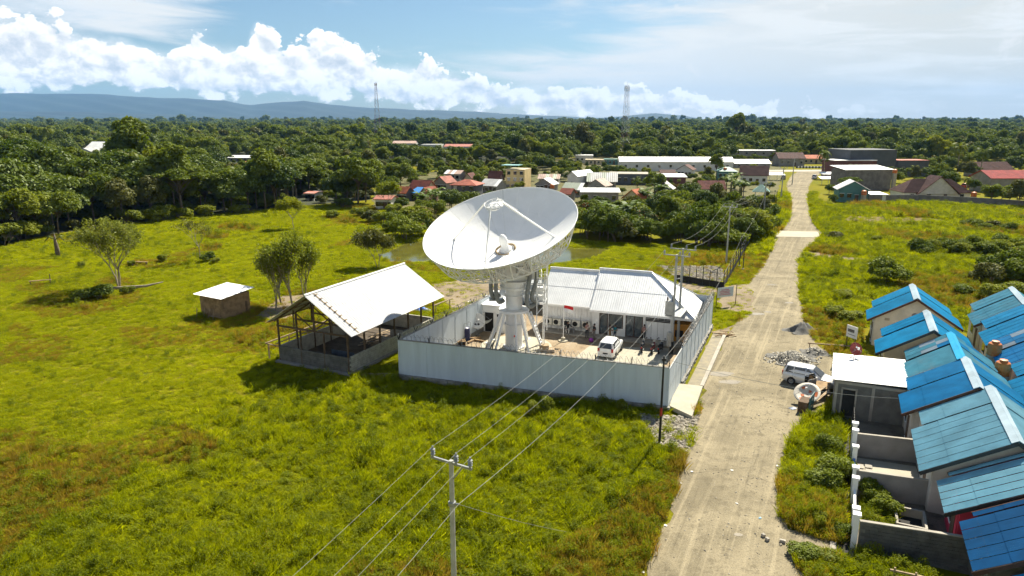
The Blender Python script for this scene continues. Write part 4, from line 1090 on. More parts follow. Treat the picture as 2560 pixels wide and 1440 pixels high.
for i in range(5): MB().box((0, -.4 + i*.2, .42), (1.1, .13, .04)).build('plank', M_PLANK, pa_)
for i in range(3): MB().box((-.45 + i*.45, 0, .2), (.1, .95, .4)).build('bearer', M_WOODD, pa_)
for i, (x, y, a) in enumerate(((1185, 848, 20), (1196, 854, -30), (1178, 856, 60))):
    p_ = at(x, y); o = MB().box((0, 0, .1), (1.5 - .2*i, .22, .2)).box((.1, .25, .04), (1.2, .12, .08), .2).build('timber_offcut', M_PLANK, None, False, (p_.x, p_.y, .012), R(a)); tag(o, ['long timber offcut beneath the small dishes', 'short timber offcut right of the small dishes', 'timber offcut nearest the blue water tank'][i], 'timber')
# equipment kiosk left of the antenna (white doorway and roofed box against the left wall)
p_ = at(1240, 838); kz = thing('equipment_kiosk', 'small white equipment kiosk with dark doorway behind the antenna legs', 'kiosk', (p_.x, p_.y + 2.2, 0), R(-20))
MB().box((0, 0, 1.5), (3.0, 2.4, 3.0)).build('wall', M_WHITE, kz); MB().slab([(-1.7, -1.5, 3.06), (1.7, -1.5, 3.06), (1.7, 1.4, 3.36), (-1.7, 1.4, 3.36)], .06).build('roof', M_TIN, kz)
MB().box((-.35, -1.21, 1.1), (.95, .04, 2.1)).build('doorway', M_DARK, kz); MB().box((.75, -1.22, 1.9), (.4, .06, .3)).build('meter_box', M_BLACK, kz)
# ------------------------------------------------------------------ open shed
S0 = L(45.9, -46.0)
shed = thing('open_shed', 'open sided timber shed with white zinc roof and low block walls', 'shed', S0, -AX)
# local: x = across (to the right), y = along the ridge
SW_, SLn = 8.1, 14.2
ZP = 1.6
RX0, RX1, RXm, RZe, RZr, RY0, RY1 = -0.5, 9.35, 4.4, 4.0, 7.1, -1.0, 14.5
roof_slope(shed, (RX1, RY0, RZe), (RX1, RY1, RZe), (RXm, RY1, RZr), (RXm, RY0, RZr), mat('shed_zinc_sheet', (.44, .445, .455), .5, .10, 1.2, metal=.3, dirt=((.33, .335, .34), .45), stretch=(1, 1, 1)), .80, 1, .26, .03)
roof_slope(shed, (RX0, RY1, RZe), (RX0, RY0, RZe), (RXm, RY0, RZr), (RXm, RY1, RZr), M_TINOLD, .80, 1, .2, .014)
MB().tube([(RXm, RY0, RZr + .04), (RXm, RY1, RZr + .04)], .10, 6).build('ridge_cap', M_TIN, shed)
bt = MB(); bt.beam((RXm + .1, RY0 + 1.05, RZr - .02), (RX1 - .05, RY0 + 1.05, RZe + .08), .09, .05); bt.build('roof_batten', M_WOOD, shed)
for i in range(9):
    u = (i + .5)/9.5; MB().box((RXm + .1 + (RX1 - RXm)*u, RY0 + 1.12, RZr - (RZr - RZe)*u + .08), (.12, .3, .06)).build('batten_peg', M_WOOD, shed)
M_POST = M_WOODD
for k in range(7):
    y = k*SLn/6
    for x in (0.05, SW_ - .05):
        zt_ = RZe + (RZr - RZe)*((x - RX0)/(RXm - RX0) if x < RXm else (RX1 - x)/(RX1 - RXm)) - .12
        MB().beam((x, y, 0), (x, y, zt_), .14).build('post', M_POST, shed)
    tr = MB(); tr.beam((-.1, y, 3.55), (SW_ + .1, y, 3.55), .10, .16)
    for sx, xe in ((1, SW_ + .6), (-1, -.4)):
        ze = RZe + .35*(1 if sx > 0 else 1) - .1
        tr.beam((RXm, y, RZr - .16), (xe, y, RZe + (RZr - RZe)*((RX1 - xe)/(RX1 - RXm) if sx > 0 else (xe - RX0)/(RXm - RX0)) - .14), .07, .14)
    tr.beam((RXm, y, 3.55), (RXm, y, RZr - .2), .1); tr.beam((RXm, y, 3.6), (2.0, y, 5.2), .08); tr.beam((RXm, y, 3.6), (6.4, y, 5.2), .08); tr.beam((2.0, y, 3.6), (2.0, y, 5.3), .08); tr.beam((6.4, y, 3.6), (6.4, y, 5.5), .08)
    tr.build('roof_truss', M_POST, shed)
for x, z in ((RX0 + .3, RZe + .1), (1.6, RZe + 1.25), (3.2, RZe + 2.2), (5.6, RZe + 2.25), (7.2, RZe + 1.25), (8.9, RZe + .18)):
    MB().beam((x, RY0 + .1, z), (x, RY1 - .1, z), .07, .09).build('purlin', M_WOOD, shed)
for x in (2.7, 5.4): MB().beam((x, 0, 0), (x, 0, 3.5), .12).build('post', M_POST, shed)
# block walls: right wall block by block, front in rough courses; sunlit and shaded tones are put into their colours
bw, bh = SLn/36, ZP/8
bm = MB().box((0, 0, 0), (.17, bw - .03, bh - .03)).mesh('block', M_BLOCK)
for r_ in range(8):
    for c_ in range(36):
        y = (c_ + .5 + (.5 if r_ % 2 else 0))*bw
        if y > SLn - .1: continue
        link('block', bm, shed, (SW_ + random.uniform(-.012, .012), y, (r_ + .5)*bh + .02), random.uniform(-.01, .01))
MB().box((SW_ - .01, SLn/2, ZP/2), (.12, SLn, ZP - .02)).build('mortar_bed', M_MORTAR, shed)
for b_ in range(3):
    for r_ in range(8):
        MB().box((SW_/6*(2*b_ + 1), random.uniform(-.015, .015), (r_ + .5)*bh), (SW_/3 - .1, .16, bh - .016)).build('course', M_BLOCKD, shed)
MB().box((SW_/2, .02, ZP/2 - .01), (SW_, .10, ZP - .02)).build('front_wall_core', M_MORTAR, shed)
MB().box((0, SLn/2, ZP/2 - .02), (.16, SLn, ZP)).box((SW_/2, SLn, ZP/2 - .02), (SW_, .16, ZP)).build('rear_wall', M_BLOCK, shed)
MB().box((SW_/2, -.12, .10), (SW_ + .5, .5, .2)).box((SW_ + .14, SLn/2, .12), (.4, SLn, .24)).build('plinth', M_PLASTERG, shed)
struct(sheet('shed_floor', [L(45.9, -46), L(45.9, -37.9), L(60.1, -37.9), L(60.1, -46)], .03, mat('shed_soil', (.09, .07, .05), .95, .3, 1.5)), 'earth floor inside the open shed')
# things inside and around
def sl(x, y, z=0): v = L(45.9 + y, -46 + x, z); return v
o = MB().box((0, 0, .75), (2.6, .05, 1.5), 0).build('tarpaulin', M_TARPD, None, False, sl(6.2, 1.5), -AX); tag(o, 'dark blue tarpaulin hanging inside the shed front', 'tarpaulin')
for i, (x, y, n, lb) in enumerate(((6.4, 7.6, 5, 'nearer stack of cement blocks inside the shed'), (6.5, 9.4, 6, 'farther stack of cement blocks inside the shed'))):
    s = thing('block_stack', lb, 'block stack', sl(x, y, .03), -AX)
    for a in range(n):
        for b in range(3):
            for c in range(2): MB().box((b*.42 - .4, c*.25, a*.21 + .1), (.4, .22, .2)).build('block', M_CONC, s)
pt = thing('plank_pile', 'pile of raw planks on the shed floor', 'planks', sl(5.0, 8.5, .03), -AX)
for i in range(14): MB().box((random.uniform(-1.2, 1.2), random.uniform(-1.5, 1.5), .05 + .045*i), (.16, random.uniform(2, 3.6), .04), random.uniform(-.5, .5)).build('plank', M_WOOD, pt)
ho = thing('timber_railing', 'rough timber rail frame along the left side of the shed', 'railing', S0, -AX)
for y in (-.1, 2.6, 5.2): MB().beam((-1.25, y, 0), (-1.25, y, 1.65), .10).build('post', M_WOOD, ho)
MB().beam((-1.4, -.3, 1.7), (-1.1, 8.5, 1.75), .10).build('rail', M_WOOD, ho); MB().beam((-1.5, -.1, 1.6), (0, -.1, 1.55), .09).build('rail', M_WOOD, ho); MB().beam((-.6, .2, 1.62), (-.5, 8, 1.65), .08).build('rail', M_WOOD, ho)
o = MB().beam((0, 0, .05), (3.9, -.3, .05), .28, .05).beam((.3, .32, .05), (3.6, .12, .05), .22, .05).beam((1, .1, .1), (3.4, .1, .1), .2, .05).build('plank_bundle', M_WOOD, None, False, at(888, 938)); tag(o, 'bundle of pale planks lying between shed and compound corner', 'planks')
p_ = at(1058, 776); b = MB()
rn = random.Random(4); vs = [(0, 0, .35)]
for rr_ in (.45, .95):
    for k in range(9): a = k*.698; vs.append((rr_*math.cos(a)*rn.uniform(.8, 1.2), rr_*.7*math.sin(a)*rn.uniform(.8, 1.2), (.30 if rr_ < .5 else .02)*rn.uniform(.5, 1.3)))
b.add(vs, [(0, 1 + k, 1 + (k + 1) % 9) for k in range(9)] + [(1 + k, 10 + k, 10 + (k + 1) % 9, 1 + (k + 1) % 9) for k in range(9)]); o = b.build('crumpled_tarp', M_TARPB, None, False, (p_.x, p_.y, .03)); tag(o, 'crumpled blue tarp on the dirt behind the shed', 'tarp')
o = MB().beam((0, 0, .9), (2.2, .9, 1.6), .3, .05).beam((.3, .1, 0), (.3, .1, 1.0), .1).beam((1.9, .8, 0), (1.9, .8, 1.5), .1).build('leaning_plank', M_WOOD, None, False, at(1083, 783)); tag(o, 'broad brown plank propped up behind the shed', 'plank')

# ------------------------------------------------------------------ small plank hut
HC = Vector((-32.75, 75.2, 0)); hu = R(150)
hut = thing('plank_hut', 'small weathered plank hut with bright zinc lean-to roof', 'hut', HC, hu)
HW, HD, HZ = 3.9, 3.7, 2.55     # x = left along the shaded side, -y... = right along the lit side
for i in range(12):
    z = (i + .5)*HZ/12
    MB().box((HW/2, random.uniform(-.015, .015), z), (HW, .05, HZ/12 - .012)).build('plank', M_PLANK, hut)
    MB().box((random.uniform(-.015, .015), -HD/2, z), (.05, HD, HZ/12 - .012)).build('plank', M_PLANK, hut)
MB().box((HW, -HD/2, HZ/2), (.05, HD, HZ)).box((HW/2, -HD, HZ/2), (HW, .05, HZ)).build('rear_wall', M_PLANK, hut)
MB().box((.08, -.08, HZ/2), (.1, .1, HZ)).box((HW - .08, -.08, HZ/2), (.1, .1, HZ)).box((.08, -HD + .08, HZ/2), (.1, .1, HZ)).build('corner_post', M_WOODD, hut)
roof_slope(hut, (-.45, .5, HZ + .02), (HW + .6, .5, HZ + .02), (HW + .6, -HD - .5, HZ + .45), (-.45, -HD - .5, HZ + .45), M_TIN, .8, 1, .2, .02)
MB().beam((.03, -.1, HZ + .02), (.03, -HD, HZ + .3), .07).beam((HW, -.1, HZ), (HW, -HD, HZ + .28), .07).build('rafter', M_WOODD, hut)
MB().box((-.05, -HD + .55, .85), (.06, .25, 1.3)).build('door_board', M_WOODD, hut)
for x, y, t in ((1.2, .35, .4), (1.9, .5, -.3), (2.7, .4, .3), (3.4, .9, .2)):
    MB().beam((x, y + .2, 0), (x + t*.5, y - .1, 1.1), .06).build('stake', M_WOOD, hut)
MB().beam((0.1, .35, .35), (2.0, .45, .3), .06).build('stake', M_WOOD, hut)
# rough benches in the field
for x, y, a, w, lb in ((102, 712, 25, 2.6, 'rough timber bench standing alone at the left edge of the field'), (345, 664, -8, 3.4, 'rough timber bench beyond the round headed tree')):
    p_ = at(x, y); bn = thing('timber_bench', lb, 'bench', p_, R(a))
    MB().box((0, 0, .62), (w, .35, .08)).build('seat', M_PLANK, bn)
    for sx in (-.44, .44): MB().box((w*sx, 0, .3), (.1, .3, .6)).build('leg', M_WOODD, bn)
    if x < 200: MB().box((w*.44, .2, .8), (.1, .1, 1.2)).build('stake', M_WOODD, bn)

# ------------------------------------------------------------------ poles and wires
def insulator(mb, p, h=.42):
    mb.lathe([(.04, 0), (.055, .05), (.10, .09), (.055, .14), (.10, .19), (.055, .24), (.10, .29), (.05, .33), (.03, h)], 10, p)
WIRES = []
XD = (bv * .97 + av * -.1).normalized()
def hv_pole(label, base, ztop, arms=1, m=M_POLE, name='utility_pole', ins=True, arm_len=1.9, r=.13, group='white utility poles along the road'):
    t = thing(name, label, 'utility pole', base, 0, group)
    MB().cyl((0, 0, 0), (0, 0, ztop + .1), r*1.1, r*.72, 12).build('pole', m, t)
    ends = []
    for k in range(arms):
        ar = MB(); ar.beam(-XD*arm_len/2 + Vector((0, 0, ztop)), XD*arm_len/2 + Vector((0, 0, ztop)), .075, .085); ar.beam(Vector((0, 0, ztop - .75)), XD*.55 + Vector((0, 0, ztop - .03)), .05); ar.build('crossarm', M_GREYM, t)
        for u in (-.46, .12, .46):
            p = XD*(arm_len*u) + Vector((0, 0, ztop + .05)); i_ = MB(); insulator(i_, p); i_.build('insulator', M_GREYM, t)
            ends.append(Vector(base) + p + Vector((0, 0, .40)))
    return t, ends
def wire(label, a, b, sag, r=.016, m=None, n=14, grp='overhead power lines'):
    a, b = Vector(a), Vector(b); pts = []
    for i in range(n + 1):
        u = i/n; p = a.lerp(b, u); p.z -= sag*4*u*(1 - u); pts.append(p)
    o = MB().tube(pts, r, 4).build('power_line', m or M_WIRE); tag(o, label, 'wire', grp)
nb = at(1128, 1157, 9.4); NB = Vector((nb.x, nb.y, 0))
_, e0 = hv_pole('nearest grey utility pole with crossarm rising from the foreground weeds', NB, 9.4, r=.12)
clp = MB(); clp.lathe([(.15, 0), (.15, .16)], 10, (NB.x, NB.y, 7.6)); clp.cyl((NB.x, NB.y, 7.68), (NB.x + .25, NB.y - .05, 7.68), .04, n=5); tag(clp.build('cable_clamp', M_GREYM), 'steel cable clamp on the nearest utility pole', 'clamp')
P1a, P1b = Vector((15.5, 63.6, 0)), Vector((16.75, 66.3, 0))
z1 = up(1685, 632, 65).z
_, e1 = hv_pole('front pole of the twin transformer poles inside the compound', P1a, z1, arm_len=2.6, r=.14)
_, e1b = hv_pole('rear pole of the twin transformer poles inside the compound', P1b, z1 + .1, arm_len=2.6, r=.14)
tf = thing('pole_transformer', 'grey transformer and platform mounted between the twin poles', 'transformer', (P1a + P1b)/2)
d_ = (P1b - P1a)/2
MB().box((0, 0, 3.75), (1.5, 3.3, .10), -AX).build('platform', M_GREYM, tf); MB().box(-d_*.75 + Vector((-.45, 0, 4.55)), (.75, .8, 1.3), -AX).build('tank', M_POLE, tf); MB().beam(-d_ + Vector((0, 0, 6.3)), d_ + Vector((0, 0, 6.6)), .09).beam(-d_ + Vector((0, 0, 7.4)), d_ + Vector((.0, 0, 6.9)), .07).build('brace', M_GREYM, tf)
MB().box(-d_ + Vector((-.32, -.1, 1.5)), (.35, .5, 1.4)).build('switch_box', M_POLE, tf)
for s in (-1, 1): i_ = MB(); insulator(i_, -d_*.75 + Vector((-.45 + .25*s, 0, 5.2))); i_.build('bushing', M_BROWNT, tf)
MB().cyl(-d_*1.0 + Vector((0, 0, 0)), -d_*1.0 + Vector((0, 0, 1.2)), .19, n=12).build('pole_base_sleeve', M_BLACK, tf)
bases = [(1815, 660), (1906, 566), (1952, 500), (1980, 462)]; prev = e1b
labs = ['slim utility pole beside the fenced lot behind the compound', 'utility pole left of the culvert slab', 'utility pole beside the small gazebo', 'farthest utility pole at the village end of the road']
allp = []
for (x, y), lb in zip(bases, labs):
    b = at(x, y); t, e = hv_pole(lb, b, 9.0, arm_len=2.2, r=.14 if y > 600 else .17); allp.append(e)
for k in range(3):
    sd3 = ('left', 'middle', 'right')[k]
    wire(sd3 + ' power line from the nearest pole to the twin transformer poles', e0[k], e1[k], .9, .0065)
    wire(sd3 + ' power line passing from the nearest pole out of the picture', e0[k], e0[k] - Vector((18.5, 41, -.2)), .9, .006)
    q = e1b
    for e, sg in zip(allp[:3], ('between the compound and the slim pole', 'between the slim pole and the culvert pole', 'beyond the culvert pole')):
        wire(sd3 + ' power line ' + sg, q[k], e[k], 1.2, .010); q = e
lo0 = NB + Vector((.25, -.05, 7.68)); wire('thick low cable from the nearest pole to the transformer pole', lo0, P1a + Vector((0, -.2, 6.2)), 1.0, .010)
wire('thick low cable leaving the nearest pole out of the picture', lo0, lo0 - Vector((18.5, 41, 0)), 1.0, .009)
def thin_pole(label, base, h, band=False, r=.07):
    t = thing('telephone_pole', label, 'pole', base, 0, 'thin black telephone poles')
    if band: MB().cyl((0, 0, 0), (0, 0, 2.3), r*1.15, r, 8).cyl((0, 0, 2.9), (0, 0, h), r, r*.7, 8).build('pole', M_BLACK, t); MB().cyl((0, 0, 2.29), (0, 0, 2.91), r*1.02, n=8).build('red_band', mat('band_red', (.35, .03, .02), .6), t)
    else: MB().cyl((0, 0, 0), (0, 0, h), r*1.15, r*.7, 8).build('pole', M_BLACK, t)
    MB().lathe([(.2, 0), (.2, .3), (.1, .34)], 10).build('footing', M_CONC, t); MB().box((0, 0, h - .25), (.3, .12, .16)).build('bracket', M_BLACK, t)
bp = at(1648, 1116); tz = up(1648, 890, bp.y).z
thin_pole('black telephone pole with red band before the compound corner', bp, tz, True, .085)
tel = []
for x, y, lb in ((1848, 668, 'nearer black telephone pole of the pair by the fenced lot'), (1857, 676, 'farther right black telephone pole of the pair by the fenced lot'), (1905, 571, 'black telephone pole near the culvert slab'), (1931, 553, 'left black pole of the pair beyond the culvert'), (1936, 556, 'right black pole of the pair beyond the culvert')):
    b = at(x, y); h = min(7.0, up(x, y - (78 if y > 600 else 90), b.y).z); thin_pole(lb, b, h); tel.append(b + Vector((0, 0, h - .25)))
wire('thin telephone cable from the black pole along the compound wall', bp + Vector((0, 0, tz - .2)), tel[0], 1.3, .011, None, 16, 'telephone cables')
wire('thin telephone cable running on beside the road', tel[0], tel[2], .7, .012, None, 10, 'telephone cables')
wire('thin service cable crossing the road to the blue roofed houses', bp + Vector((0, 0, tz - .2)), L(52, 5.0, 3.2), .5, .012, None, 12, 'telephone cables')
wire('thin guy wire from the nearest pole sloping to the weeds', lo0, at(1420, 1330), .1, .005, None, 6, 'telephone cables')
# fenced lot behind the compound
fe = [at(1690, 702), at(1808, 722), at(1880, 596)]
ft = thing('lot_fence', 'black mesh fence with thin posts round the gravel lot', 'fence', fe[0])
for a, b, n in ((fe[0], fe[1], 7), (fe[1], fe[2], 12)):
    for i in range(n + 1):
        q = a.lerp(b, i/n) - fe[0]; MB().beam(q, q + Vector((0, 0, 2.2 if i % 2 else 2.6)), .09).build('post', M_BLACK, ft)
    MB().beam(a - fe[0] + Vector((0, 0, .45)), b - fe[0] + Vector((0, 0, .45)), .03, .9).build('mesh_panel', mat('shade_net', (.025, .022, .02), .9), ft)
    MB().tube([a - fe[0] + Vector((0, 0, 1.6)), b - fe[0] + Vector((0, 0, 1.6))], .012, 4).tube([a - fe[0] + Vector((0, 0, 2.1)), b - fe[0] + Vector((0, 0, 2.1))], .012, 4).build('strand', M_GREYM, ft)
# banner on stakes
b0_, b1_ = at(1790, 768), at(1836, 762)
bs_ = thing('banner', 'faded printed banner on wooden stakes beside the compound corner', 'banner', b0_)
dv = b1_ - b0_
for u in (0, 1.05): MB().beam(dv*u, dv*u + Vector((0, 0, 2.5)), .07).build('stake', M_WOODD, bs_)
q0 = Vector((0, -.05, 0)); qa = dv*.03 + q0; qb = dv*.88 + q0
bo = MB().slab([qa + Vector((0, 0, 1.15)), qb + Vector((0, 0, 1.2)), qb + Vector((0, 0, 2.4)), qa + Vector((0, 0, 2.4))], .02).build('sheet', mat('banner_blue', (.42, .52, .58), .7, .1, .8, col2=(.62, .62, .60)), bs_)
for i, (u0, u1, z) in enumerate(((.25, .7, 2.08), (.15, .8, 1.88), (.2, .75, 1.70), (.12, .82, 1.50))):
    MB().beam(dv*u0*.88 + q0 + Vector((0, -.03, z)), dv*u1*.88 + q0 + Vector((0, -.03, z)), .012, .10).build('print_line', mat('print_red', (.50, .20, .22), .7), bo)
# ------------------------------------------------------------------ blue-roofed terrace houses on the right
def blue(name, c, d=None): return mat(name, c, .55, .14, .7, dirt=(d or tuple(x*.55 for x in c), .5), spec=.18, stretch=(1, 1, 1))
B_BRIGHT = blue('roof_bright_blue', (.003, .26, .48)); B_MID = blue('roof_mid_blue', (.005, .20, .42)); B_DEEP = blue('roof_deep_blue', (.006, .10, .25))
B_TEAL = blue('roof_faded_teal', (.07, .27, .36), (.24, .27, .24)); B_LIGHT = blue('roof_faded_blue', (.16, .35, .44), (.10, .27, .37)); B_PALE = blue('roof_pale_grey', (.28, .36, .42))
def terrace(label, s0, s1, tr, half, ze, zr, pal, wallm=None, step=.6, trim=M_BROWNT, rows=3, ymat=None, hasvent=False, low=0.0):
    wm = wallm or M_PLASTER; ln = s1 - s0
    h = thing('terrace_house', label, 'house', L(s0, tr), -AX, 'blue roofed terrace houses')
    ys = ln*step
    main = pal[0][0]
    sl_ = (zr - ze)/half
    hb = half - .55
    for y0, y1, hf, dz in ((-.45, ys, half, 0.0), (ys, ln + .25, hb, .10)):
        z_e = zr - sl_*hf + dz
        roof_slope(h, (-hf, y1, z_e), (-hf, y0, z_e), (0, y0, zr + dz), (0, y1, zr + dz), main, .82, rows, .2, .03, mats=pal)
        roof_slope(h, (hf, y0, z_e), (hf, y1, z_e), (0, y1, zr + dz), (0, y0, zr + dz), main, .82, rows, .2, .03, mats=pal)
    rc_ = MB()
    for sx in (-1, 1): rc_.slab([(0, -.48, zr + .07), (0, ln + .28, zr + .17), (sx*.32, ln + .28, zr + .17 - sl_*.3), (sx*.32, -.48, zr + .07 - sl_*.3)][::sx], .015)
    rc_.build('ridge_cap', ymat or B_PALE, h)
    vb = MB()
    for sx in (-1, 1):
        vb.beam((0, -.47, zr - .10), (sx*half, -.47, zr - sl_*half - .10), .04, .20)
        vb.beam((0, ln + .26, zr), (sx*hb, ln + .26, zr - sl_*hb), .04, .20)
    vb.build('verge_board', trim, h)
    w = half - .75; zt_ = zr - sl_*w - .06
    def gable(y): return MB().slab([(-w, y, 0), (w, y, 0), (w, y, zt_), (0, y, zr - .06), (-w, y, zt_)], .14)
    gf = gable(.02).build('gable_wall', wm, h); gable(ln - .1).build('gable_wall', wm, h)
    if hasvent:
        v = MB(); v.lathe([(.26, 0), (.26, .02)], 14); v.v = [(a[0], -.0 - a[2], a[1] + 3.5) for a in v.v]; v.build('round_vent', M_CONCD, gf)
        MB().box((w - .6, .0, 1.6), (.7, .04, 1.1)).build('window', M_GLASS, gf)
        for x in (-2.3, 2.2): MB().box((x, .0, 2.85), (.45, .03, .25), 0).build('patch', M_CONC, gf)
    MB().box((-w, ln/2, zt_/2), (.14, ln - .2, zt_)).box((w, ln/2, zt_/2), (.14, ln - .2, zt_)).build('side_wall', wm, h)
    # front of the house looks to the road (-x): door and window
    for y, z0, z1, wd, nm, m in ((ln*.30, .1, 2.1, .9, 'door', M_WOODD), (ln*.66, .9, 2.1, 1.2, 'window', M_GLASS)):
        d = MB().box((-w - .08, y, (z0 + z1)/2), (.05, wd, z1 - z0)).build(nm, m, h)
        MB().box((-w - .10, y, z1 + .05), (.06, wd + .2, .10)).box((-w - .10, y, z0 - .04), (.07, wd + .2, .08)).build('frame', M_WHITE, d)
    return h
TH = terrace
TH('farthest bright blue roofed terrace house with a round gable vent', 75.3, 81.0, 7.66, 4.1, 2.7, 5.3, [(B_BRIGHT, 1)], hasvent=True)
TH('second terrace house from the far end, blue roof, yellowish gable', 64.0, 69.8, 8.0, 4.0, 2.75, 5.3, [(B_BRIGHT, 1)], wallm=M_CREAM, trim=M_BLACK)
TH('terrace house with patchy faded teal roof behind the white roofed annex', 57.0, 63.0, 9.1, 3.6, 2.9, 5.3, [(B_TEAL, 12), (B_MID, 1), (B_PALE, .6)], wallm=M_CONCD, trim=M_BLACK, ymat=B_BRIGHT)
TH('terrace house with clean strong blue roof and brown verge', 50.9, 56.4, 9.3, 4.1, 2.7, 5.3, [(B_MID, 1)])
TH('terrace house with large faded light blue roof', 42.5, 50.4, 9.9, 4.3, 2.6, 5.35, [(B_LIGHT, 1)], trim=M_BLACK, step=.72)
TH('terrace house with low light blue roof and pink front wall', 38.6, 42.0, 10.75, 4.3, 2.35, 4.95, [(B_LIGHT, 16), (B_MID, 1)], wallm=M_PINK, trim=M_BLACK, step=.97)
TH('terrace house with deep blue roof in the lower right corner', 33.5, 37.6, 11.2, 4.2, 2.45, 5.1, [(B_DEEP, 1)], wallm=M_BLOCKD, step=.97)
TH('nearest terrace house roof cut by the lower right edge of the picture', 27.6, 32.6, 11.9, 4.1, 2.4, 4.9, [(B_DEEP, 3), (B_MID, 1)], wallm=M_BLOCKD, step=.97)
for i, (s0, s1, pal, lb) in enumerate(((77.0, 83.5, [(B_TEAL, 1)], 'rear row house with faded turquoise roof at the right edge'), (70.2, 76.6, [(B_BRIGHT, 1)], 'rear row house with vivid blue roof at the right edge'), (63.4, 69.8, [(B_MID, 9), (B_PALE, .6)], 'rear row house with blue roof beside the farther orange tank'), (56.6, 63.0, [(B_BRIGHT, 9), (B_TEAL, 1)], 'rear row house with blue roof beside the nearer orange tank'))):
    TH(lb, s0, s1, 16.7, 3.9, 2.8, 5.4, pal)
# spot details on the roofs: orange water tanks on brick piers between the rows
for s, t, zb, lb in ((66.9, 12.9, 2.9, 'farther orange water tank between the blue roofs'), (61.6, 12.6, 2.9, 'nearer orange water tank between the blue roofs')):
    tk = thing('water_tank', lb, 'water tank', L(s, t))
    MB().box((0, 0, zb/2), (.9, .9, zb), -AX).build('pier', M_BLOCK, tk)
    MB().lathe([(.50, zb), (.52, zb + .1), (.50, zb + .3), (.53, zb + .35), (.50, zb + .6), (.53, zb + .65), (.50, zb + .9), (.46, zb + 1.0), (.28, zb + 1.12), (.26, zb + 1.2), (.28, zb + 1.22), (.05, zb + 1.26)], 20).build('barrel', M_ORANGE, tk)

# ------------------------------------------------------------------ white-roofed annex
an = thing('white_annex', 'grey block annex with white corrugated roof before the terrace', 'annex', L(55.0, 1.1), -AX)
roof_slope(an, (-.35, 6.5, 2.95), (-.35, -.35, 2.95), (5.0, -.35, 3.15), (5.0, 6.5, 3.15), M_TIN, .8, 1, .32, .045)
MB().box((2.4, 0, 1.45), (4.9, .16, 2.9)).box((0, 3, 1.45), (.16, 6, 2.9)).box((2.4, 6, 1.45), (4.9, .16, 2.9)).box((4.85, 3, 1.45), (.16, 6, 2.9)).build('wall', mat('bare_block_wall', (.15, .143, .125), .95, .2, 1.2, bump=.4), an)
cl_ = MB()
for x in (.05, 2.55, 4.8): cl_.box((x, -.06, 1.45), (.2, .12, 2.9))
cl_.box((2.4, -.05, 2.75), (4.9, .10, .2)).build('concrete_frame', M_CONC, an)
dw = MB().box((.95, -.09, 1.2), (.85, .03, 2.1)).build('doorway', M_DARK, an)
MB().box((.46, -.11, 1.22), (.12, .07, 2.25)).box((1.44, -.11, 1.22), (.12, .07, 2.25)).box((.95, -.11, 2.32), (1.1, .07, .12)).build('door_frame', M_CONC, dw)
p_ = L(60.7, 2.3, 3.05); rd = small_dish('rust red satellite dish on the white annex roof', (p_.x, p_.y, 3.0), R(190), R(-66), .55, mat('dish_rust', (.24, .04, .03), .6, .2), .75, (M_WHITE, ((3.6, .25),)))
p_ = at(2016, 1008); od = small_dish('large discarded dish with flaking orange face by the roadside', (p_.x, p_.y, .03), R(140), R(-34), 1.0, mat('dish_flaking', (.62, .57, .48), .6, .1, 1.0), .7, (mat('flake_orange', (.50, .13, .04), .7, .2), ((.2, .25), (.9, .5), (2.2, .3), (3.0, .55), (4.0, .2), (5.0, .5))))

# ------------------------------------------------------------------ yards, fences
struct(sheet('house_yard', [L(36.8, 2.4), L(36.8, 8), L(55, 7), L(55, 2.4)], .02, dirt_mat('yard_earth', (.16, .135, .10), (.24, .20, .15), (.10, .085, .06))), 'earth yards before the terrace houses')
def yard_wall(label, p, q, h, m, th=.14):
    d = (q - p); t = thing('yard_wall', label, 'wall', p, math.atan2(d.y, d.x))
    MB().box((d.length/2, 0, h/2), (d.length, th, h)).build('body', m, t); MB().box((d.length/2, 0, h + .03), (d.length, th + .05, .06)).build('coping', M_CONC, t)
    return t
yard_wall('grey yard wall nearest the block annex', L(48.3, 2.3), L(49.0, 6.4), 1.6, M_PLASTERG)
yard_wall('grey yard wall in the middle of the terrace yards', L(42.8, 2.5), L(43.3, 6.6), 1.6, M_PLASTERG)
yw = thing('block_yard_wall', 'dark cement block yard wall in the lower right', 'wall', L(36.9, 2.7), -AX + R(8))
bw2 = MB().box((0, 0, 0), (.385, .17, .185)).mesh('block', M_BLOCKD)
for r_ in range(8):
    for c_ in range(13):
        link('block', bw2, yw, (.2 + c_*.4 + (.2 if r_ % 2 else 0), random.uniform(-.012, .012), .1 + r_*.2))
MB().box((2.6, .01, .8), (5.3, .12, 1.6)).build('mortar_bed', M_MORTAR, yw); MB().box((2.65, 0, 1.63), (5.5, .2, .06)).build('coping', M_CONC, yw)
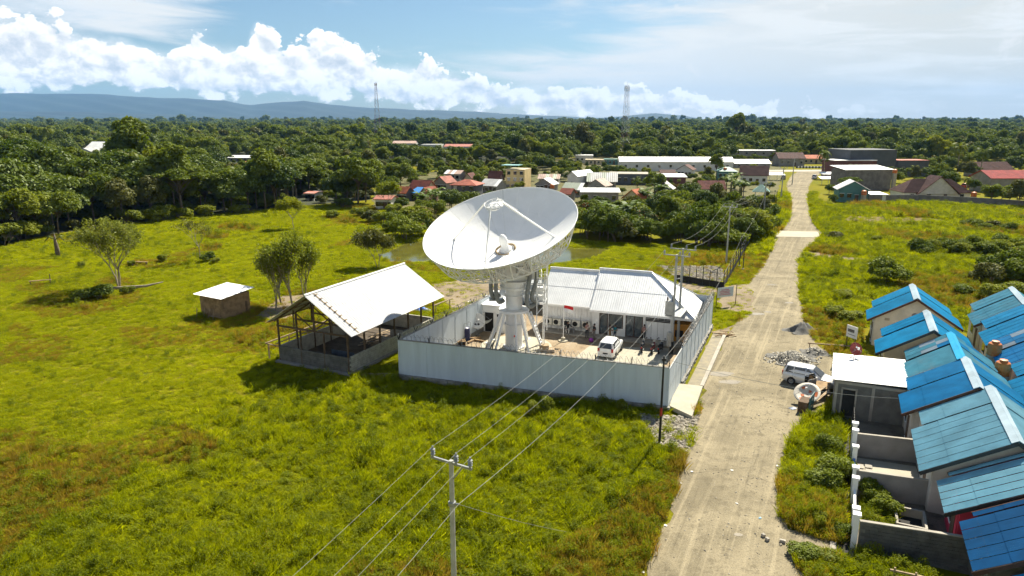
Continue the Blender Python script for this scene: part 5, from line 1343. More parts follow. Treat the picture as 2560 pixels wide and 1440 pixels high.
# road-side fence: pillars with caps and blue / white panels
fn_ = thing('yard_fence', 'white and blue fence with capped pillars before the yards', 'fence', L(36.9, 2.45), -AX)
for y, h in ((0, 1.9), (1.2, 1.6), (4.6, 1.7), (6.0, 1.7), (8.8, 1.8), (11.2, 1.9), (12.4, 1.9)):
    MB().box((0, y, h/2), (.28, .28, h)).build('pillar', M_WHITE, fn_); MB().box((0, y, h + .06), (.40, .40, .12)).build('pillar_cap', M_WHITE, fn_)
for y0, y1, m in ((.2, 4.4, M_WHITE), (4.8, 5.8, M_WHITE), (6.2, 8.6, M_BLUEP), (9.0, 11.0, M_BLUEP)):
    MB().box((0, (y0 + y1)/2, .55), (.12, y1 - y0, 1.1)).build('panel', m, fn_)
for y0, y1 in ((12.6, 16.8),):
    for k in range(14): MB().box((0, y0 + (y1 - y0)*k/13, .8), (.03, .03, 1.6)).build('bar', M_BLACK, fn_)
    MB().box((0, (y0 + y1)/2, 1.5), (.04, y1 - y0, .05)).box((0, (y0 + y1)/2, .3), (.04, y1 - y0, .05)).build('rail', M_BLACK, fn_)
dr2 = thing('roadside_gutter', 'narrow concrete gutter along the fence of the terrace houses', 'gutter', L(36, 1.5), -AX)
MB().box((0, 9.5, .05), (.3, 19, .10)).build('kerb', M_CONC, dr2); MB().box((.45, 9.5, .015), (.6, 19, .03)).build('bed', M_DARK, dr2)
# well in the pink house yard, broken tiles, timber frames
p_ = L(40.4, 5.3); wlp = thing('concrete_pit', 'open square concrete pit in the weedy yard', 'pit', p_, -AX)
for x, y, w, d in ((0, -.95, 1.5, .12), (0, .95, 1.5, .12), (-.7, 0, .12, 1.8), (.7, 0, .12, 1.8)): MB().box((x, y, .3), (w, d, .6)).build('side', M_CONC, wlp)
MB().box((0, 0, .06), (1.4, 1.8, .05)).build('bottom', M_DARK, wlp)
tp_ = thing('paver_pile', 'pile of grey paving slabs on the concrete yard', 'pavers', L(46.6, 3.1, .03), -AX)
for i in range(10): MB().box((.5*(i % 2) - .2, .28*(i//2) - .5, .06 + .03*(i % 3)), (.42, .24, .05), .15).build('paver', M_CONC, tp_)
struct(sheet('yard_slab', [L(43.6, 2.7), L(43.9, 6.4), L(48.3, 6.2), L(48, 2.6)], .05, M_CONCL), 'pale concrete floor of the middle yard')
tf_ = thing('timber_trestle', 'knocked together frame of pale timber in the lower right corner', 'timber frame', L(34.4, 4.2), -AX)
for x in (0, .9, 1.6): MB().beam((x, 0, 0), (x, .05, .9), .08).build('post', M_WOOD, tf_)
MB().beam((-.2, 0, .75), (1.8, 0, .80), .08).beam((0, 0, .45), (1.7, 0, .5), .06).build('rail', M_WOOD, tf_)
# table and timber before the annex, sign board, timber pole
tb = thing('work_table', 'pale plank work table at the corner of the white roofed annex', 'table', L(59.0, .2), -AX)
MB().box((0, 0, .85), (1.0, 1.7, .06)).build('top', M_PLANK, tb)
for x in (-.4, .4):
    for y in (-.7, .7): MB().box((x, y, .41), (.07, .07, .82)).build('leg', M_WOODD, tb)
for i, (a, b, lb) in enumerate(((L(56.0, -.9, .5), L(58.3, .4, 1.0), 'pale beam leaning on the annex corner'), (L(55.2, -.6, .25), L(57.8, .7, .9), 'second beam leaning below the pale one at the annex'))):
    o = MB().beam(a, b, .22, .08).build('beam', M_WOOD); tag(o, lb, 'beam')
gf_ = thing('iron_gate', 'teal iron gate frame standing beside the discarded dish', 'gate', L(54.0, -.6), -AX + R(80))
for k in range(7): MB().beam((k*.28, 0, 0), (k*.28, 0, 1.4), .04).build('bar', mat('gate_teal', (.03, .11, .12), .6), gf_)
for z in (.1, .8, 1.4): MB().beam((0, 0, z), (1.7, 0, z), .05).build('rail', mat('gate_teal', (.03, .11, .12)), gf_)
MB().box((.9, .5, .45), (1.3, .7, .9)).build('crate_base', M_WOODD, gf_)
sb_ = thing('sign_board', 'white notice board on two legs in the grass beyond the annex', 'sign', at(2125, 872), R(-70))
for x in (-.5, .5): MB().beam((x, 0, 0), (x, 0, 1.2), .07).build('leg', M_WOODD, sb_)
bd = MB().box((0, 0, 1.75), (1.3, .05, 1.2)).build('board', M_WHITE, sb_)
MB().box((-.1, -.03, 1.85), (.8, .02, .3)).box((0, -.03, 1.45), (.9, .02, .06)).build('print', M_CONCD, bd); MB().box((-.1, .03, 1.85), (.8, .02, .3)).build('print', M_CONCD, bd)
o = MB().beam((0, 0, .6), (4.2, -.9, .55), .10).beam((.2, 0, 0), (.2, 0, .6), .07).beam((4.0, -.85, 0), (4.0, -.85, .55), .07).build('timber_barrier', M_WOOD, None, False, at(2018, 872)); tag(o, 'long timber pole laid as a barrier behind the stone heap', 'timber')
lf = thing('low_fence', 'low concrete rail and posts along the yard beyond the annex', 'fence', L(62.2, .9), -AX)
for y in (0, 2.2, 4.4): MB().box((0, y, .6), (.18, .18, 1.2)).build('post', M_CONC, lf)
MB().box((.35, 2.5, .12), (.3, 6.0, .24)).build('rail', M_CONCL, lf)

# ------------------------------------------------------------------ heaps of sand and stones
def heap(label, name, loc, rx, ry, h, m, seed, stones=None):
    t = thing(name, label, 'heap', loc, R(20)); rn = random.Random(seed); mb = MB(); NRr, NA = 9, 26; vs = [(0, 0, h)]
    for i in range(1, NRr + 1):
        u = i/NRr
        for k in range(NA):
            a = 2*math.pi*k/NA; w = 1 + .18*math.sin(3*a + seed) + .1*math.sin(5*a + 2*seed)
            vs.append((rx*u*w*math.cos(a), ry*u*w*math.sin(a), max(0, h*(math.cos(u*math.pi)*.5 + .5) + (rn.uniform(-.07, .07) if i < NRr else 0) + .10*h*math.sin(4*a + u*6))))
    fs = [(0, 1 + k, 1 + (k + 1) % NA) for k in range(NA)]
    for i in range(NRr - 1):
        for k in range(NA): q = 1 + i*NA; fs.append((q + k, q + NA + k, q + NA + (k + 1) % NA, q + (k + 1) % NA))
    mb.add(vs, fs); mb.build('mound', m, t, True)
    if stones:
        sb2 = MB()
        for i in range(stones):
            u = abs(rn.gauss(0, .5)); a = rn.uniform(0, 6.28); u = min(u, 1.15)
            z = max(0, h*(math.cos(min(u, 1)*math.pi)*.5 + .5)); s_ = rn.uniform(.07, .17)
            sb2.box((rx*u*math.cos(a), ry*u*math.sin(a), z + s_*.2), (s_*1.5, s_, s_*.8), 0, Euler((rn.uniform(-.6, .6), rn.uniform(-.6, .6), rn.uniform(0, 3))).to_matrix())
        o = sb2.build('stones', mat('river_stone', (.40, .37, .31), .85, .35, 5), t); o['kind'] = 'stuff'
M_SAND = mat('dark_sand', (.13, .125, .115), .95, .2, 2.5, bump=.4)
heap('dark grey sand heap beside the road at the field edge', 'sand_heap', at(2003, 828), 1.9, 1.3, .95, M_SAND, 1)
heap('heap of pale stones and gravel above the parked car', 'stone_heap', at(1980, 900), 2.3, 1.9, .75, M_SAND, 2, 900)
heap('flat grey sand heap behind the pale stone heap', 'sand_heap', at(2035, 884), 1.6, 1.3, .5, M_SAND, 3, 60)
# broken timber by the compound corner, litter on the road
bt_ = thing('broken_timber', 'scatter of broken timber at the far end of the drain', 'timber', at(1808, 838))
for i in range(12):
    MB().beam((random.uniform(-1.3, 1.3), random.uniform(-.8, .8), random.uniform(.05, .3)), (random.uniform(-1.3, 1.6), random.uniform(-.8, .8), random.uniform(.05, .4)), .09, .05).build('stick', M_PLANK, bt_)
lit = [(1729, 1180, 'white'), (1703, 1210, 'white'), (1663, 1315, 'white'), (1608, 1432, 'white'), (1842, 1260, 'white'), (1900, 1297, 'blue'), (1830, 1177, 'white'), (1943, 1165, 'white'), (1720, 1022, 'white'), (2002, 1071, 'white')]
for i, (x, y, c) in enumerate(lit):
    p_ = at(x, y); rn = random.Random(i); v = [(rn.uniform(.05, .12)*math.cos(a), rn.uniform(.05, .14)*math.sin(a), rn.uniform(.01, .05)) for a in np.linspace(0, 6.28, 7)[:-1]]
    o = MB().add(v + [(0, 0, .06)], [(k, (k + 1) % 6, 6) for k in range(6)]).build('litter', mat('litter_' + c, (.75, .74, .70) if c == 'white' else (.25, .42, .55), .6), None, False, (p_.x, p_.y, .02)); tag(o, 'scrap of %s litter on the gravel road verge' % c, 'litter', 'scraps of %s litter by the road' % c)
for x, y, lb in ((1956, 1357, 'single grey block lying on the road'), (1908, 1342, 'left one of the brick fragments on the road'), (1918, 1352, 'right one of the brick fragments on the road')):
    p_ = at(x, y); o = MB().box((0, 0, .08), (.3 if x > 1950 else .18, .16, .16)).box((.02, .01, .165), (.22 if x > 1950 else .1, .1, .02)).build('loose_block', M_CONC, None, False, (p_.x, p_.y, .018), R(x)); tag(o, lb, 'block')
p_ = at(1982, 1022); b = MB(); rn = random.Random(9)
vs = [(rn.uniform(.2, .45)*math.cos(a), rn.uniform(.15, .35)*math.sin(a), rn.uniform(0, .05)) for a in np.linspace(0, 6.28, 10)[:-1]] + [(0, 0, .16)]
b.add(vs, [(k, (k + 1) % 9, 9) for k in range(9)]); tag(b.build('rag', mat('rag_blue', (.45, .5, .6), .8, .3, 5), None, False, (p_.x, p_.y, .02)), 'crumpled pale blue rag beside the discarded dish', 'rag')
# ------------------------------------------------------------------ village
def tile_mat(name, c, c2=None):
    m = mat(name, c, .8, .25, .7, col2=c2, dirt=(tuple(x*.45 for x in c), .5))
    T = NT(m.node_tree); bs = T.n['Principled BSDF']
    sp = T.new('ShaderNodeSeparateXYZ', ins={0: T.new('ShaderNodeNewGeometry').outputs['Position']})
    h = T.math('FRACT', T.math('MULTIPLY', sp.outputs[2], 5.0))
    bp = T.new('ShaderNodeBump', ins={'Strength': .9, 'Distance': .12, 'Height': h}); T.l.new(bp.outputs[0], bs.inputs['Normal'])
    return m
T_RED = tile_mat('tile_red', (.36, .10, .06)); T_BROWN = tile_mat('tile_brown', (.12, .05, .038)); T_MAROON = tile_mat('tile_maroon', (.17, .065, .05)); T_ORANGE = tile_mat('tile_orange', (.50, .14, .06)); T_PINK = tile_mat('tile_pink', (.40, .15, .11))
Z_WHITE = mat('zinc_white_far', (.74, .74, .73), .5, .06, .4, dirt=((.5, .48, .45), .4)); Z_GREY = mat('zinc_grey_far', (.42, .42, .41), .6, .15, .4, dirt=((.27, .22, .19), .5)); Z_RUST = mat('zinc_rust_far', (.36, .25, .20), .7, .25, .5, dirt=((.22, .10, .07), .7)); Z_GREEN = mat('zinc_green_far', (.30, .34, .26), .6, .1, .4); Z_DKGREEN = mat('zinc_dark_green', (.10, .22, .19), .6, .15, .5); Z_BLUE = mat('zinc_blue_far', (.02, .16, .42), .5, .1)
W_GREY, W_WHITE, W_CREAM, W_PINK, W_MAROON, W_DARK, W_TEAL, W_YEL = M_PLASTERG, mat('wall_white_far', (.62, .61, .58), .85, .08, .4), mat('wall_cream_far', (.52, .44, .30), .85, .1, .4), mat('wall_pink_far', (.50, .30, .24), .85, .1, .4), mat('wall_maroon_far', (.14, .055, .05), .85, .15, .5), mat('wall_dark_far', (.085, .09, .10), .85, .12, .4), mat('wall_teal_far', (.09, .20, .19), .85, .15, .4), mat('wall_yellow_far', (.55, .42, .20), .85, .1, .4)
KEEP = []          # picture areas (x0, x1, y0, y1, distance) that trees in front must leave free
FOOT = []          # ground discs occupied by buildings
VIL = 'village houses beyond the field'
def far_house(label, x0, x1, yt, ye, yb, kind, rm, wm, yaw=-14, dep=None, wins=3, door=True, keep=True, name='village_house', storeys=1, alt=None, vis=None, ov=.5):
    xm = (x0 + x1)/2; b = at(xm, yb); Y = b.y
    dpt = Y*math.cos(PITCH) + CAM_H*math.sin(PITCH); ya = R(yaw)
    wp = (x1 - x0)*dpt/F_PX
    D = dep or min(11, max(5, wp*.75))
    W = max(3.5, (wp - D*abs(math.sin(ya))*.8)/max(math.cos(ya), .3))
    zE = max(2.2, up(xm, ye, Y).z); zR = max(zE + .25, up(xm, yt, Y + (D/2 if kind in ('x', 'hip') else (0 if kind == 'y' else D*.9))).z)
    t = thing(name, label, 'house', b, ya, VIL)
    w2 = W/2 - (ov if kind != 'flat' else 0); wl = MB()
    wl.box((0, D/2, zE/2), (2*w2, D - ov, zE))
    if kind == 'x':
        for s in (-1, 1): wl.add([(s*w2, .3, zE), (s*w2, D - .3, zE), (s*w2, D/2, zR - .12)], [(0, 1, 2)])
    if kind == 'y':
        for y in (ov/2 + .001, D - ov/2): wl.add([(-w2, y, zE), (w2, y, zE), (0, y, zR - .12)], [(0, 1, 2)])
    wo = wl.build('wall', wm, t)
    th = .14; rf = MB(); metal = rm.name.startswith('zinc')
    if kind in ('x', 'y') and metal:
        mats = [(rm, 3), (alt or rm, 2)]
        if kind == 'x':
            roof_slope(t, (-W/2, -ov/2, zE - .1), (W/2, -ov/2, zE - .1), (W/2, D/2, zR), (-W/2, D/2, zR), rm, 1.3, 1, .65, .03, mats=mats); roof_slope(t, (W/2, D + ov/2, zE - .1), (-W/2, D + ov/2, zE - .1), (-W/2, D/2, zR), (W/2, D/2, zR), rm, 1.3, 1, .65, .03)
        else:
            roof_slope(t, (-W/2, D, zE - .1), (-W/2, -.1, zE - .1), (0, -.1, zR), (0, D, zR), rm, 1.3, 1, .65, .03, mats=mats); roof_slope(t, (W/2, -.1, zE - .1), (W/2, D, zE - .1), (0, D, zR), (0, -.1, zR), rm, 1.3, 1, .65, .03, mats=mats)
    elif kind == 'x':
        rf.slab([(-W/2, -ov/2, zE - .1), (W/2, -ov/2, zE - .1), (W/2, D/2, zR), (-W/2, D/2, zR)], th).slab([(W/2, D + ov/2, zE - .1), (-W/2, D + ov/2, zE - .1), (-W/2, D/2, zR - .002), (W/2, D/2, zR - .002)], th)
    elif kind == 'y':
        rf.slab([(-W/2, D + .1, zE - .1), (-W/2, -.2, zE - .1), (0, -.2, zR), (0, D + .1, zR)], th).slab([(W/2, -.2, zE - .1), (W/2, D + .1, zE - .1), (0, D + .1, zR - .002), (0, -.2, zR - .002)], th)
    elif kind == 'hip':
        h = min(D/2, W/2)*.95
        A, B, C_, D_ = (-W/2, -ov/2, zE - .1), (W/2, -ov/2, zE - .1), (W/2, D + ov/2, zE - .1), (-W/2, D + ov/2, zE - .1); r0_, r1_ = (-W/2 + h, D/2, zR), (W/2 - h, D/2, zR)
        rf.slab([A, B, r1_, r0_], th).slab([C_, D_, r0_, r1_], th).slab([B, C_, r1_], th).slab([D_, A, r0_], th)
    elif kind == 'mono':
        rf.slab([(-W/2, -ov/2, zE), (W/2, -ov/2, zE), (W/2, D + .2, zR), (-W/2, D + .2, zR)], .12)
    elif kind == 'flat':
        rf.box((0, D/2, zE + .1), (W, D, .22))
    if rf.f: rf.build('roof', rm, t)
    st = 2.9
    for q in range(storeys):
        zc = zE*(q + .5)/storeys
        n = wins + (1 if door and q == 0 else 0)
        for i in range(n):
            x = -w2 + 2*w2*(i + .5)/n
            isd = door and q == 0 and i == n//2
            wd, z0, z1 = (.95, .05, 2.05) if isd else (1.05, zc - .5, zc + .6)
            d = MB().box((x, ov/2 - .03, (z0 + z1)/2), (wd, .05, z1 - z0)).build('door' if isd else 'window', M_WOODD if isd else M_GLASS, t)
            MB().box((x, ov/2 - .05, z1 + .06), (wd + .25, .08, .12)).build('lintel', W_WHITE, d)
    if keep: KEEP.append((x0 + 2, x1 - 2, yt, vis or min(yb, ye + 10), Y))
    FOOT.append((b.x, b.y + D/2, max(W, D)*.62))
    return t
FH = far_house
FH('grey walled house with dull red roof at the left end of the village', 930, 985, 488, 497, 525, 'x', T_PINK, W_WHITE, -10)
FH('orange roofed house left of the blue tarp roof', 985, 1020, 466, 482, 505, 'x', T_ORANGE, W_DARK, -20)
FH('wide red tiled house in the left of the village', 1010, 1078, 450, 472, 495, 'x', T_RED, W_CREAM, -24)
FH('small house roofed with bright blue sheeting', 1022, 1052, 468, 482, 502, 'mono', Z_BLUE, W_DARK, -20, 5)
FH('pink gabled house with red tiles beside the blue roof', 1040, 1082, 468, 484, 506, 'y', T_RED, W_PINK, -30)
FH('red tiled double roof house behind the pink gable', 1072, 1128, 441, 456, 478, 'y', T_PINK, W_GREY, -35)
FH('tall grey house with rust streaked zinc roof', 1104, 1158, 425, 434, 468, 'x', Z_RUST, W_GREY, -20, storeys=2, alt=Z_WHITE)
FH('cream gabled cottage right of the rusty zinc roof', 1156, 1182, 433, 446, 470, 'y', T_MAROON, W_CREAM, -20)
FH('two storey house with red roof and dark balcony', 1116, 1200, 448, 462, 500, 'hip', T_RED, W_DARK, -16, storeys=2)
FH('long house with clean white zinc roofs behind the dish rim', 1186, 1254, 447, 464, 482, 'x', Z_WHITE, W_GREY, -32, alt=Z_GREY)
FH('house with large maroon tile roof left of the yellow building', 1214, 1256, 427, 452, 470, 'x', T_MAROON, W_GREY, -14)
yb_ = FH('unfinished yellow block of flats with a blue awning on top', 1256, 1318, 420, 425, 474, 'flat', W_CREAM, W_YEL, -18, 8, wins=3, storeys=3)
MB().box((-2, 3, up(1290, 414, yb_.location.y).z), (6, 5, .12)).build('awning', mat('awning_teal', (.18, .36, .36), .7), yb_)
FH('low house with green and brown striped roof', 1340, 1402, 435, 448, 462, 'x', Z_GREEN, W_GREY, -10, alt=T_MAROON if False else Z_RUST)
FH('grey zinc gabled house just above the dish rim', 1328, 1390, 446, 466, 478, 'y', Z_GREY, W_GREY, -24)
FH('white metal hall with a low pitched roof', 1394, 1464, 428, 440, 470, 'y', Z_WHITE, W_WHITE, -36, 12, wins=0)
FH('house under a wide pale green corrugated roof', 1462, 1546, 431, 457, 470, 'x', Z_GREEN, W_GREY, -8, alt=Z_GREY)
uf = FH('unfinished concrete frame building with open upper floor', 1520, 1624, 432, 436, 462, 'flat', M_CONC, W_DARK, -8, 10, wins=5)
FH('maroon walled store with flat white roof', 1624, 1719, 434, 442, 464, 'mono', Z_WHITE, W_MAROON, -6, 9, wins=0, door=False)
FH('rust brown gabled house beside the green striped roof', 1455, 1522, 448, 468, 482, 'y', Z_RUST, W_GREY, -30)
FH('house with alternating green and white roof sheets', 1394, 1460, 456, 480, 492, 'x', Z_GREEN, W_GREY, -28, alt=Z_WHITE)
FH('low red roofed house behind the right dish rim', 1388, 1434, 470, 492, 504, 'x', T_RED, W_GREY, -26)
FH('long low house with flat pale roof amid the bananas', 1448, 1552, 470, 480, 510, 'mono', Z_WHITE, W_GREY, -5, 7)
FH('cream house with orange red tiles among banana plants', 1542, 1614, 474, 496, 522, 'y', T_ORANGE, W_CREAM, -34)
FH('grey walled house with pale zinc gable', 1627, 1687, 455, 472, 492, 'y', Z_GREY, W_DARK, -22)
FH('salmon red tiled roof house beside tall shrubs', 1746, 1816, 451, 472, 490, 'x', T_PINK, W_WHITE, -4)
lw = FH('very long white row building with white roof and many doors', 1547, 1834, 392, 404, 428, 'x', Z_WHITE, W_WHITE, -3, 10, wins=9)
FH('brown tiled house with steep white gable before the long building', 1684, 1736, 412, 424, 444, 'y', T_BROWN, W_WHITE, -28)
FH('low brown tiled house left of the steep white gable', 1648, 1690, 424, 434, 446, 'x', T_BROWN, W_GREY, -6)
FH('brown tiled house with tall white gable near the gazebo', 1844, 1924, 414, 438, 462, 'x', T_BROWN, W_WHITE, -16)
FH('grey two storey frame building with white flat roof', 1834, 1940, 372, 377, 402, 'flat', Z_WHITE, W_GREY, -4, 10, wins=5, storeys=2)
FH('white roofed shed left of the far end of the road', 1834, 1928, 398, 410, 420, 'x', Z_WHITE, W_GREY, -4)
FH('teal walled house with dark green roof', 1790, 1846, 417, 428, 450, 'hip', Z_DKGREEN, W_TEAL, -10)
FH('white shop with flat parapet at the left of the long building', 1437, 1484, 385, 389, 408, 'flat', Z_WHITE, W_WHITE, -6, 8)
FH('cream shop row beside the white parapet shop', 1462, 1512, 395, 400, 412, 'flat', W_CREAM, W_CREAM, -6, 7, wins=4)
FH('dark green shop front beside the long white building', 1508, 1552, 395, 399, 412, 'flat', Z_DKGREEN, W_TEAL, -6, 7)
FH('long brown roofed house at the end of the road', 1944, 2014, 381, 396, 416, 'x', T_BROWN, W_GREY, -2)
FH('cream house with orange roof at the road end', 2006, 2062, 387, 396, 410, 'x', T_ORANGE, W_CREAM, -2)
FH('big windowless slate grey warehouse right of the road', 2111, 2246, 373, 376, 444, 'flat', W_DARK, W_DARK, 8, 16, wins=0, door=False)
FH('maroon sheet walled building before the grey warehouse', 2080, 2192, 399, 402, 446, 'flat', Z_WHITE, W_MAROON, 4, 10, wins=0, door=False)
dw_ = FH('dark concrete hall with a sloping white roof edge', 2101, 2236, 413, 424, 476, 'mono', Z_WHITE, M_CONCD, 6, 9, wins=0, door=False)
FH('rusty and concrete store right of the grey warehouse', 2240, 2322, 395, 402, 442, 'flat', T_RED, W_DARK, 4, 9, wins=2)
FH('little house with white striped gable right of the road', 2086, 2176, 453, 474, 506, 'y', Z_WHITE, W_TEAL, -16, 8, alt=Z_GREY)
FH('white roofed lean-to beside the little striped gable house', 2172, 2220, 481, 488, 506, 'mono', Z_WHITE, W_WHITE, -6, 6, wins=0, door=False)
bh = FH('brown tiled house with broad pale gable facing the field', 2256, 2428, 447, 482, 500, 'hip', T_BROWN, W_WHITE, -4, 9)
yy = up(2342, 482, bh.location.y).z; zz = up(2342, 440, bh.location.y).z
MB().slab([(-5.4, -.5, yy - .3), (5.4, -.5, yy - .3), (0, -.5, zz - .15)][::1], .2).build('front_gable', M_PLASTER, bh)
MB().slab([(-6, 5.5, yy - .4), (-6, -1, yy - .4), (0, -1, zz), (0, 5.5, zz)], .16).slab([(6, -1, yy - .4), (6, 5.5, yy - .4), (0, 5.5, zz), (0, -1, zz)], .16).build('gable_roof', T_BROWN, bh)
FH('maroon brown roofed house at the right edge above the field', 2449, 2544, 404, 428, 444, 'x', T_BROWN, W_GREY, 6)
FH('grey hall with red roof at the right edge', 2468, 2600, 425, 445, 482, 'x', tile_mat('tile_bright_red', (.34, .04, .035)), M_PLASTERG, 2, 10, wins=0, door=False)
# houses showing through the forest on the left
FH('white roofed hall among the trees on the far left', 206, 276, 354, 370, 382, 'x', Z_WHITE, W_WHITE, -12, 14, keep=True, vis=376)
FH('smaller grey white roofed house before the far left hall', 182, 240, 370, 378, 392, 'y', Z_GREY, W_WHITE, -20, 10, vis=388)
FH('low white roofed building among trees left of centre', 566, 642, 388, 395, 404, 'x', Z_WHITE, W_GREY, -5, 10, vis=399)
FH('small red roofed house below the low white building', 578, 626, 403, 416, 424, 'hip', T_ORANGE, W_CREAM, -10, 8, vis=415)
FH('pale grey roof peeping over the trees', 828, 868, 427, 437, 450, 'y', Z_WHITE, W_GREY, -30, 8, vis=437)
FH('rust coloured long roof among the palms', 978, 1042, 352, 358, 368, 'x', Z_RUST, W_WHITE, -5, 14, vis=362)
FH('grey block with flat top among the palms', 1050, 1104, 358, 362, 374, 'flat', Z_GREY, W_WHITE, -5, 14, vis=368)
FH('low terrace with faded red roof right of the grey block', 1108, 1182, 360, 366, 376, 'x', T_PINK, W_WHITE, -5, 14, vis=371)
FH('small pale pink house glimpsed below the umbrella tree', 758, 790, 488, 494, 502, 'x', T_PINK, W_WHITE, -10, 6, vis=498)
# gazebo
gz = thing('gazebo', 'small gazebo with green pyramid roof near the road', 'gazebo', at(1901, 498), R(-20), None)
for x in (-1.5, 1.5):
    for y in (-1.5, 1.5): MB().box((x, y, 1.2), (.2, .2, 2.4)).build('post', W_WHITE, gz)
MB().box((0, 0, .5), (3.4, 3.4, 1.0)).build('base', W_GREY, gz)
gr = MB(); q = [(-2.4, -2.4, 2.3), (2.4, -2.4, 2.3), (2.4, 2.4, 2.3), (-2.4, 2.4, 2.3)]
for i in range(4): gr.slab([q[i], q[(i + 1) % 4], (0, 0, 4.4)], .1)
gr.build('roof', Z_DKGREEN, gz)
# boundary wall on the right, orange tanks, parked vehicles
bw_ = thing('boundary_wall', 'dark weathered boundary wall behind the right field', 'wall', at(2170, 506))
pts = [at(2170, 506), at(2300, 505), at(2430, 512), at(2600, 524)]
for i in range(3): MB().beam(pts[i] - pts[0] + Vector((0, 0, 1.0)), pts[i + 1] - pts[0] + Vector((0, 0, 1.0)), .2, 2.0).build('section', M_CONCD, bw_)
for x, y, zt_, lb in ((2231, 476, 425, 'orange tank on the dark concrete hall'), (2157, 506, 478, 'orange tank beside the little striped gable house'), (2432, 503, 482, 'orange tank right of the broad gabled house'), (1380, 478, 463, 'orange tank near the grey zinc gabled house'), (1811, 447, 420, 'yellow tank beside the teal walled house')):
    b = at(x, y + 2); z = max(1.2, up(x, zt_, b.y).z - 1.0); tk = thing('water_tank', lb, 'water tank', b, 0, 'village water tanks')
    MB().box((0, 0, z/2), (1.0, 1.0, z)).build('stand', M_CONC, tk); MB().lathe([(.7, z), (.72, z + .2), (.68, z + .5), (.72, z + .8), (.6, z + 1.1), (.2, z + 1.3)], 14).build('barrel', M_ORANGE, tk)
for x, y, rz, m, lb in ((2036, 447, 60, P_WHITE, 'small white car at the right verge near the road end'), (2318, 428, 10, P_RED, 'red car behind the rusty store'), (2416, 470, 30, P_RED, 'red car beside the brown tiled gable house'), (1958, 448, 70, P_GREY, 'dark grey car under the trees left of the road end')):
    b = at(x, y); car('parked_car', lb, m, b, R(rz))
for x0, x1, y, lb in ((2052, 2086, 442, 'upper white market canopy right of the road'), (2052, 2088, 455, 'middle white market canopy right of the road'), (1922, 1962, 444, 'white canopy left of the road end')):
    a, b = at(x0, y + 8), at(x1, y + 8); ct = thing('canopy', lb, 'canopy', a)
    MB().slab([Vector((0, 0, 2.2)), (b - a) + Vector((0, 0, 2.2)), (b - a) + Vector((.5, 4, 2.8)), Vector((.5, 4, 2.8))], .06).build('roof', Z_WHITE, ct)
    for u in (0.05, .5, .95): MB().beam((b - a)*u, (b - a)*u + Vector((0, 0, 2.2)), .12).build('post', M_GREYM, ct)
    KEEP.append((x0, x1, y - 5, y + 4, a.y))
# lattice masts
def mast(label, x, yt, Y, w0, w1, bands):
    top = up(x, yt, Y); H = top.z; t = thing('lattice_mast', label, 'mast', (top.x, Y, 0), R(20)); n = 14
    M_MR, M_MW = mat('mast_red', (.20, .07, .06), .6), mat('mast_white', (.40, .40, .38), .6)
    def cor(u): w = w0 + (w1 - w0)*u; return [Vector((a*w/2, b*w/2, H*u)) for a, b in ((-1, -1), (1, -1), (1, 1), (-1, 1))]
    for i in range(n):
        a, b = cor(i/n), cor((i + 1)/n); mb = MB(); r = .055 if Y < 600 else .10
        for k in range(4):
            mb.beam(a[k], b[k], r*1.6); mb.beam(a[k], b[(k + 1) % 4], r); mb.beam(a[(k + 1) % 4], b[k], r); mb.beam(b[k], b[(k + 1) % 4], r)
        mb.build('lattice_section', (M_MR if (i//2) % 2 == 0 else M_MW) if bands else (M_MR if i < 5 and i % 2 == 0 else M_MW), t)
    an_ = MB()
    for k in range(6):
        a = k*math.pi/3; an_.box((w1*.9*math.cos(a), w1*.9*math.sin(a), H - 2.0), (.4, .3, 2.6), a)
    an_.build('antenna_panels', M_MW, t); MB().cyl((0, 0, H), (0, 0, H + 2.0), .06, n=4).build('tip', M_GREYM, t)
    KEEP.append((x - 8, x + 8, yt, 372 if Y < 600 else 335, Y)); FOOT.append((top.x, Y, 5))
mast('grey white lattice mast with panel antennas near the long white building', 1568, 213, 420, 4.6, 1.5, False)
mast('red and white lattice mast standing over the far forest', 939, 207, 900, 8.0, 1.6, True)
# ------------------------------------------------------------------ plants
def np_mesh(name, verts, quads, mats, mi=None, tris=None):
    me = bpy.data.meshes.new(name); verts = np.asarray(verts, np.float32); quads = np.asarray(quads, np.int32)
    nq, k = quads.shape
    me.vertices.add(len(verts)); me.vertices.foreach_set('co', verts.ravel())
    me.loops.add(nq*k); me.loops.foreach_set('vertex_index', quads.ravel())
    me.polygons.add(nq); me.polygons.foreach_set('loop_start', np.arange(0, nq*k, k, dtype=np.int32))
    for m in (mats if isinstance(mats, (list, tuple)) else [mats]): me.materials.append(m)
    if mi is not None: me.polygons.foreach_set('material_index', np.asarray(mi, np.int32))
    me.update(calc_edges=True); return me
def leaf_quads(c, nrm, ln, wd, rng, droop=.25):
    """leaf blades: rhombic quads centred at c facing nrm"""
    N = len(c); nrm = nrm/np.maximum(np.linalg.norm(nrm, axis=1, keepdims=True), 1e-6)
    r = rng.normal(size=(N, 3)); u = np.cross(nrm, r); u /= np.maximum(np.linalg.norm(u, axis=1, keepdims=True), 1e-6); v = np.cross(nrm, u)
    ln = np.broadcast_to(ln, (N,))[:, None]; wd = np.broadcast_to(wd, (N,))[:, None]
    V = np.empty((N, 4, 3)); V[:, 0] = c + u*ln; V[:, 1] = c + v*wd + nrm*droop*wd; V[:, 2] = c - u*ln; V[:, 3] = c - v*wd + nrm*droop*wd
    return V.reshape(-1, 3), np.arange(4*N).reshape(N, 4)
